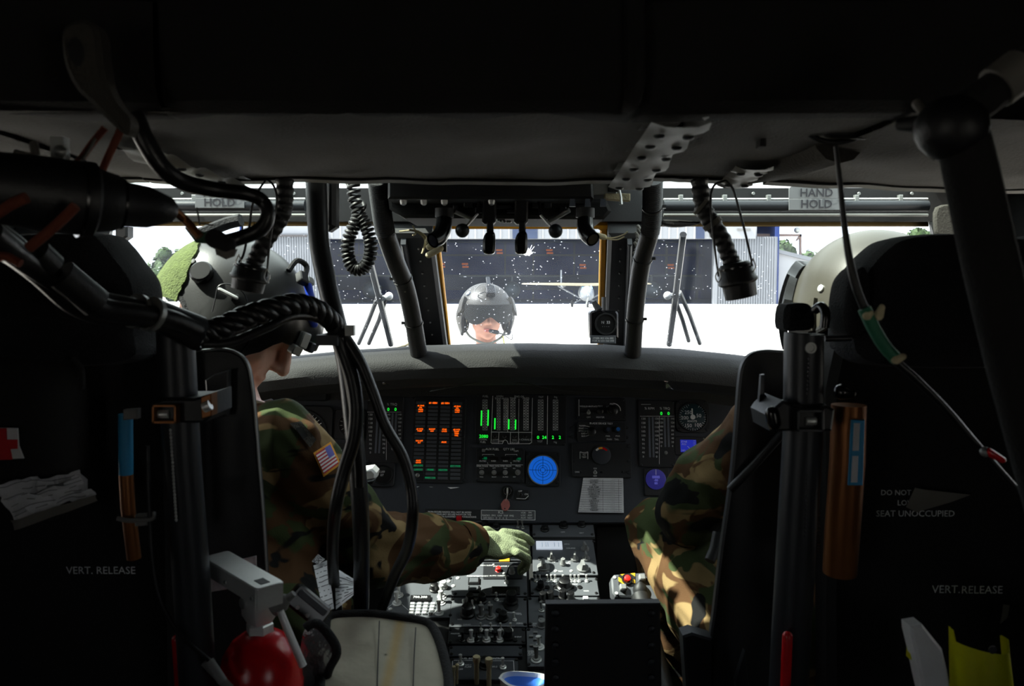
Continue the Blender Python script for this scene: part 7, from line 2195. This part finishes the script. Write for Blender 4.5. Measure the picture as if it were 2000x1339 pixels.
# ---- hangar
HY = 88.0
M['corr'] = mat('hangar_cladding', (128, 131, 136), 0.7, var=0.06, vscale=0.6)
M['corr2'] = mat('hangar_header', (160, 161, 164), 0.7, var=0.05, vscale=0.4)
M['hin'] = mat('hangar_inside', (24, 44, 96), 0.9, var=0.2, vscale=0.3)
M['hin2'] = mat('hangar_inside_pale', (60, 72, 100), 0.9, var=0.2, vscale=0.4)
M['roofline'] = mat('dark_fascia', (70, 66, 66), 0.8)
t = thing('hangar', 'huge grey corrugated hangar with a wide open dark front', 'building', V((2, HY + 15, 0)))
def hbox(px0, py0, px1, py1, Y, depth, m, name, parent=None, gz=False):
    a, b = P(px0, py0, Y), P(px1, py1, Y)
    z1, z0 = a.z, (0.0 if gz else b.z)
    mb = MB(); mb.box(((a.x + b.x) / 2, Y + depth / 2, (z0 + z1) / 2), (b.x - a.x, depth, z1 - z0))
    return mb.build(name, m, parent or t)
def ribs(px0, px1, py0, py1, n, Y, m, parent, gz=True):
    a, b = P(px0, py0, Y), P(px1, py1, Y)
    z0 = 0 if gz else b.z
    me = MB(); me.prism([(-.12, 0), (-.06, .12), (.06, .12), (.12, 0)], 0, a.z - z0); me = me.mesh('cladding_rib', m)
    for i in range(n):
        x = a.x + (b.x - a.x) * (i + .5) / n
        inst(me, 'cladding_rib', parent, W[parent.name].inverted() @ Matrix.Translation((x, Y, z0)) @ Matrix.Rotation(math.pi, 4, 'Z'))
hd_ = hbox(470, 380, 1478, 466, HY, 1.0, M['corr2'], 'header'); ribs(640, 1398, 380, 466, 46, HY, M['corr2'], hd_, False)
wl = hbox(470, 455, 641, 592, HY - .5, 1.5, M['corr'], 'side_wall', gz=True); ribs(530, 640, 460, 592, 22, HY - .5, M['corr'], wl)
hbox(500, 458, 600, 462, HY - .7, .2, M['roofline'], 'fascia')
wr_ = hbox(1398, 462, 1516, 592, HY - .5, 1.5, M['corr'], 'side_wall', gz=True); ribs(1399, 1514, 462, 592, 24, HY - .5, M['corr'], wr_)
hbox(1396, 440, 1476, 466, HY - .8, 1.0, M['corr2'], 'gable_block')
hbox(1440, 446, 1466, 450, HY - .9, .1, M['strip'], 'louvre')
hbox(1001, 436, 1050, 466, HY - .15, .14, M['hin2'], 'header_panel')
hbox(1360, 436, 1376, 466, HY - .15, .14, M['hin2'], 'header_panel')
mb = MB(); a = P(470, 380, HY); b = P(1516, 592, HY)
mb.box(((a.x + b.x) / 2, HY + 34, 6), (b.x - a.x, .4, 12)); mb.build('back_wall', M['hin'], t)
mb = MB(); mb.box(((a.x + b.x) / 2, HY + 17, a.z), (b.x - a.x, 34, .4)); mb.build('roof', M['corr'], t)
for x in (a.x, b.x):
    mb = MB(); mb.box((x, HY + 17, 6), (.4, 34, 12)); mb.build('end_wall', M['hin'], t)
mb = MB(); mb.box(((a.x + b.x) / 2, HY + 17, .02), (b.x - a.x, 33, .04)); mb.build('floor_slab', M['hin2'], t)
def inbox(px0, py0, px1, py1, Y, m, name):
    return hbox(px0, py0, px1, py1, Y, .15, m, name)
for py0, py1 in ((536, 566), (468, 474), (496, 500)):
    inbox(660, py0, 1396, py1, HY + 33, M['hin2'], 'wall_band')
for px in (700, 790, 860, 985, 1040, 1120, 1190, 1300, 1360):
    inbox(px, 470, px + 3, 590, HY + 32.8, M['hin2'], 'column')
M['sign_o'] = mat('orange_sign', (190, 92, 36), 0.6, emit=(200, 90, 30), estr=0.25)
for k_, (px, py) in enumerate(((975, 491), (1073, 491), (862, 518), (908, 518), (1138, 520), (1310, 520))):
    o = inbox(px - 6, py - 4.5, px + 6, py - 1.0, HY + 32, M['sign_o'], 'heater_bar'); inbox(px - 5, py + 1.2, px + 7, py + 4.5, HY + 32, M['sign_o'], 'heater_bar')
# lower annex with a sloping roof, and the open truss frame
t2 = thing('hangar_annex', 'low pale annex with sloping roof right of the hangar', 'building', V((32, HY + 3, 0)))
def outl(pix, Y, th, m, nm, par):
    q = slab(pix, Y, th, 0.0); return q.build(nm, m, par)
outl([(1516, 492), (1570, 506), (1640, 524), (1640, 593), (1516, 593)], HY + 1, 6, M['corr2'], 'wall', t2)
outl([(1514, 485), (1572, 499), (1642, 517), (1642, 524), (1570, 506), (1514, 492)], HY + .6, 7, M['corr'], 'roof', t2)
t3 = thing('steel_frame', 'bare rusty truss frame above the annex', 'frame', V((32, HY + 4, 0)))
M['rust'] = mat('rusty_steel', (110, 92, 86), 0.8)
for pix in ([(1476, 456), (1566, 457), (1566, 461), (1476, 462)], [(1562, 457), (1566, 457), (1566, 595), (1562, 595)], [(1555, 470), (1558, 470), (1566, 458), (1563, 457)]):
    outl(pix, HY + 2, .3, M['rust'], 'beam', t3)
mb = MB(); mb.ell(P(1557, 449, HY + 1.8), .35); mb.build('lamp_globe', M['alu'], t3)

# ---- light aircraft parked in front of the hangar
AY = 75.0
t = thing('parked_aeroplane', 'small white high-wing propeller aircraft parked before the hangar', 'aeroplane', V((P(1147, 597, AY).x, AY, 0)))
M['planewhite'] = mat('aircraft_white', (128, 134, 142), 0.4); M['wingtan'] = mat('wing_cream', (140, 130, 104), 0.5); M['tyre'] = mat('tyre', (30, 30, 32), 0.9)
ax = P(1147, 597, AY).x
def ap(px, py, dy=0): return P(px, py, AY + dy)
mb = MB(); c = ap(1145, 574)
rings = []
for y, rx, rz, dz in ((-2.2, .15, .15, -.1), (-2.0, .42, .42, -.08), (-1.2, .60, .62, -.02), (-.4, .66, .78, .12), (.6, .68, .80, .15), (1.6, .62, .66, .12), (2.6, .35, .4, .1), (3.0, .1, .1, .1)):
    rings.append([c + V((rx * math.cos(a), y, dz + rz * math.sin(a))) for a in [2 * math.pi * i / 20 for i in range(20)]])
mb.loft(rings); mb.build('fuselage', M['planewhite'], t)
mb = MB()
wz = ap(1147, 557).z
for sx in (-1, 1):
    rr = []
    for s_, ch_, th in ((0, 1.6, .2), (.45, 1.55, .18), (.97, 1.1, .10), (1.0, .8, .05)):
        x = c.x + sx * 5.9 * s_; z = wz + .12 * s_
        rr.append([V((x, -ch_ * .5, z - th * .3)) + V((0, AY, 0)), V((x, -ch_ * .45, z + th * .5)) + V((0, AY, 0)), V((x, 0, z + th)) + V((0, AY, 0)), V((x, ch_ * .5, z)) + V((0, AY, 0)), V((x, 0, z - th * .3)) + V((0, AY, 0))])
    mb = MB(); mb.loft(rr); mb.build('wing', M['wingtan'], t)
    mb = MB(); mb.cyl(V((c.x + sx * .6, AY, c.z - .35)), V((c.x + sx * 2.6, AY, wz - .05)), .06, n=8); mb.build('wing_strut', M['planewhite'], t)
    mb = MB(); mb.cyl(V((c.x + sx * 2.0, AY + .3, wz)), V((c.x + sx * 2.0, AY + 5.0, wz - .15)), .18, .08, n=12); mb.build('tail_boom', M['planewhite'], t)
    mb = MB(); mb.box((c.x + sx * 2.0, AY + 5.0, wz + .65), (.08, .9, 1.7)); mb.build('tail_fin', M['planewhite'], t)
    mb = MB(); mb.cyl(V((c.x + sx * .4, AY + .5, c.z - .5)), V((c.x + sx * 1.2, AY + .5, .28)), .06, n=8); mb.build('gear_leg', M['planewhite'], t)
    mb = MB(); mb.lathe([(.1, -.1), (.28, -.1), (.32, -.05), (.32, .05), (.28, .1), (.1, .1)], 18, Matrix.Translation((c.x + sx * 1.25, AY + .5, .32)) @ Matrix.Rotation(R(90), 4, 'Y')); mb.build('wheel', M['tyre'], t)
mb = MB(); mb.box((c.x, AY + 5.1, wz + .05), (4.0, .7, .06)); mb.build('tailplane', M['planewhite'], t)
mb = MB(); mb.cyl(V((c.x, AY - 1.4, c.z - .4)), V((c.x, AY - 1.4, .26)), .06, n=8); mb.build('nose_leg', M['alu'], t)
mb = MB(); mb.lathe([(.1, -.08), (.26, -.08), (.28, 0), (.26, .08), (.1, .08)], 18, Matrix.Translation((c.x, AY - 1.4, .28)) @ Matrix.Rotation(R(90), 4, 'Y')); mb.build('nose_wheel', M['tyre'], t)
mb = MB(); mb.ell(V((c.x, AY - 2.3, c.z - .1)), (.18, .28, .18)); mb.build('spinner', M['planewhite'], t)
for sg in (-1, 1):
    mb = MB(); mb.loft([[V((c.x - .06, AY - 2.35, c.z - .1)), V((c.x + .06, AY - 2.30, c.z - .1)), V((c.x + .06, AY - 2.26, c.z - .1)), V((c.x - .06, AY - 2.31, c.z - .1))], [V((c.x + sg * .25 - .08, AY - 2.35, c.z - .1 + sg * .95)), V((c.x + sg * .25 + .08, AY - 2.31, c.z - .1 + sg * .95)), V((c.x + sg * .25 + .08, AY - 2.29, c.z - .1 + sg * .95)), V((c.x + sg * .25 - .08, AY - 2.33, c.z - .1 + sg * .95))]])
    mb.build('propeller_blade', M['alu'], t)
mb = MB(); mb.loft([[V((c.x + x, AY - .95 - .02, c.z + .48)) for x in (-.5, 0, .5)] + [], [V((c.x + x * .9, AY - .5, c.z + .86)) for x in (-.5, 0, .5)]], closed=False)
M['darkglass'] = mat('cockpit_glass', (110, 150, 180), 0.15)
mb.loft([[V((c.x + x * .9, AY - .49, c.z + .87)) for x in (-.5, 0, .5)], [V((c.x + x, AY - .94, c.z + .47)) for x in (-.5, 0, .5)]], closed=False); mb.build('windscreen', M['darkglass'], t)

# ---- helicopters and a small plane dim inside the hangar
def heli(px, py, Y, sc, lb, m):
    t = thing('stored_helicopter', lb, 'helicopter', V((P(px, py, Y).x, Y, 0.04)), 'helicopters stored in the hangar')
    c = V((P(px, py, Y).x, Y, 1.3 * sc))
    mb = MB(); rr = []
    for y, rx, rz in ((-2.4, .2, .2), (-2.0, .75, .7), (-1, 1.05, 1.0), (.5, 1.05, 1.05), (1.6, .6, .6), (2.2, .25, .25)):
        rr.append([c + V((rx * math.cos(a), y, .2 + rz * math.sin(a))) * sc for a in [2 * math.pi * i / 18 for i in range(18)]])
    mb.loft(rr); mb.build('fuselage', m, t)
    mb = MB(); mb.cyl(c + V((0, 2, .3)) * sc, c + V((0, 7, .6)) * sc, .25 * sc, .1 * sc, n=10); mb.build('tail_boom', m, t)
    mb = MB(); mb.cyl(c + V((0, 0, 1.1)) * sc, c + V((0, 0, 1.9)) * sc, .12 * sc, n=10); mb.build('rotor_mast', m, t)
    for a in (8, 98, 188, 278):
        d = V((math.cos(R(a)), math.sin(R(a)), 0))
        mb = MB(); mb.tube([c + (V((0, 0, 1.9)) + d * .3) * sc, c + (V((0, 0, 1.85)) + d * 6.4) * sc], .10 * sc, 6); mb.build('rotor_blade', m, t)
    for sx in (-1, 1):
        mb = MB(); mb.tube(spline([c + V((sx * 1.0, -2, -1.0)) * sc, c + V((sx * 1.0, -1.6, -1.2)) * sc, c + V((sx * 1.0, 1.6, -1.2)) * sc], 4), .07 * sc, 8); mb.build('skid', m, t)
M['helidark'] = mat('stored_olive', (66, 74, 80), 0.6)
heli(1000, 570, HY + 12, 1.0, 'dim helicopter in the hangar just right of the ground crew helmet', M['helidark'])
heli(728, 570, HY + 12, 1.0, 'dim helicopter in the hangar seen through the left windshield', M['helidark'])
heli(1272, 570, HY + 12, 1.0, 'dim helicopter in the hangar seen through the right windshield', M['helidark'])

# ---- traffic cone by the hangar's left wall
t = thing('traffic_cone', 'small orange traffic cone near the hangar left wall', 'cone', V((P(608, 590, 70).x, 70, 0)))
M['coneo'] = mat('cone_orange', (240, 90, 50), 0.6)
mb = MB(); mb.lathe([(.38, .04), (.05, 1.0), (.03, 1.0)], 16, Matrix.Translation(W[t.name].translation)); mb.build('cone', M['coneo'], t)
mb = MB(); mb.box(W[t.name].translation + V((0, 0, .02)), (1.0, 1.0, .05)); mb.build('base', M['coneo'], t)

# ---- trees
M['leaf'] = mat('tree_leaf', (58, 82, 34), 0.8, var=0.35, vscale=0.8)
M['bark'] = mat('tree_bark', (84, 70, 56), 0.9)
def tree(px, py, Y, rad, lb, seed):
    r_ = random.Random(seed)
    top = P(px, py, Y)
    base = V((top.x, Y, 0))
    t = thing('tree', lb, 'tree', base, 'trees behind the hangar')
    mb = MB(); mb.tube([base, base + V((.3, 0, top.z * .35)), V((top.x, Y, top.z * .7))], [rad * .07, rad * .05, rad * .03], 10)
    for k_ in range(5):
        a = k_ * 1.3; mb.tube([base + V((.2, 0, top.z * .4)), V((top.x + rad * .6 * math.cos(a), Y + rad * .6 * math.sin(a), top.z * .75))], [rad * .03, rad * .012], 6)
    mb.build('trunk', M['bark'], t)
    mb = MB()
    cl = [(V((top.x + r_.gauss(0, .45) * rad, Y + r_.gauss(0, .4) * rad, top.z - rad * r_.uniform(.25, 1.5))), rad * r_.uniform(.14, .34)) for _ in range(34)]
    for _ in range(4500):
        c_, q = r_.choice(cl)
        d = V((r_.gauss(0, 1), r_.gauss(0, 1), r_.gauss(0, 1))).normalized()
        p_ = c_ + d * q * r_.uniform(.3, 1.1)
        u = d.orthogonal().normalized() * r_.uniform(.3, .55) * (rad / 4); v = d.cross(u)
        tilt = d * r_.uniform(-.1, .1)
        mb.add([p_ - u, p_ + v * .6 + tilt, p_ + u, p_ - v * .6], [(0, 1, 2, 3)])
    o = mb.build('foliage', M['leaf'], t); o['kind'] = 'stuff'
tree(300, 505, 105, 3.2, 'smaller tree at far left behind the grey pilot helmet', 1)
tree(368, 472, 110, 4.5, 'broad tree at left behind the green helmet patch', 2)
tree(1535, 468, 112, 4.0, 'tree above the sloping annex roof', 3)
tree(1795, 442, 108, 3.6, 'tree at far right beside the right headrest', 4)
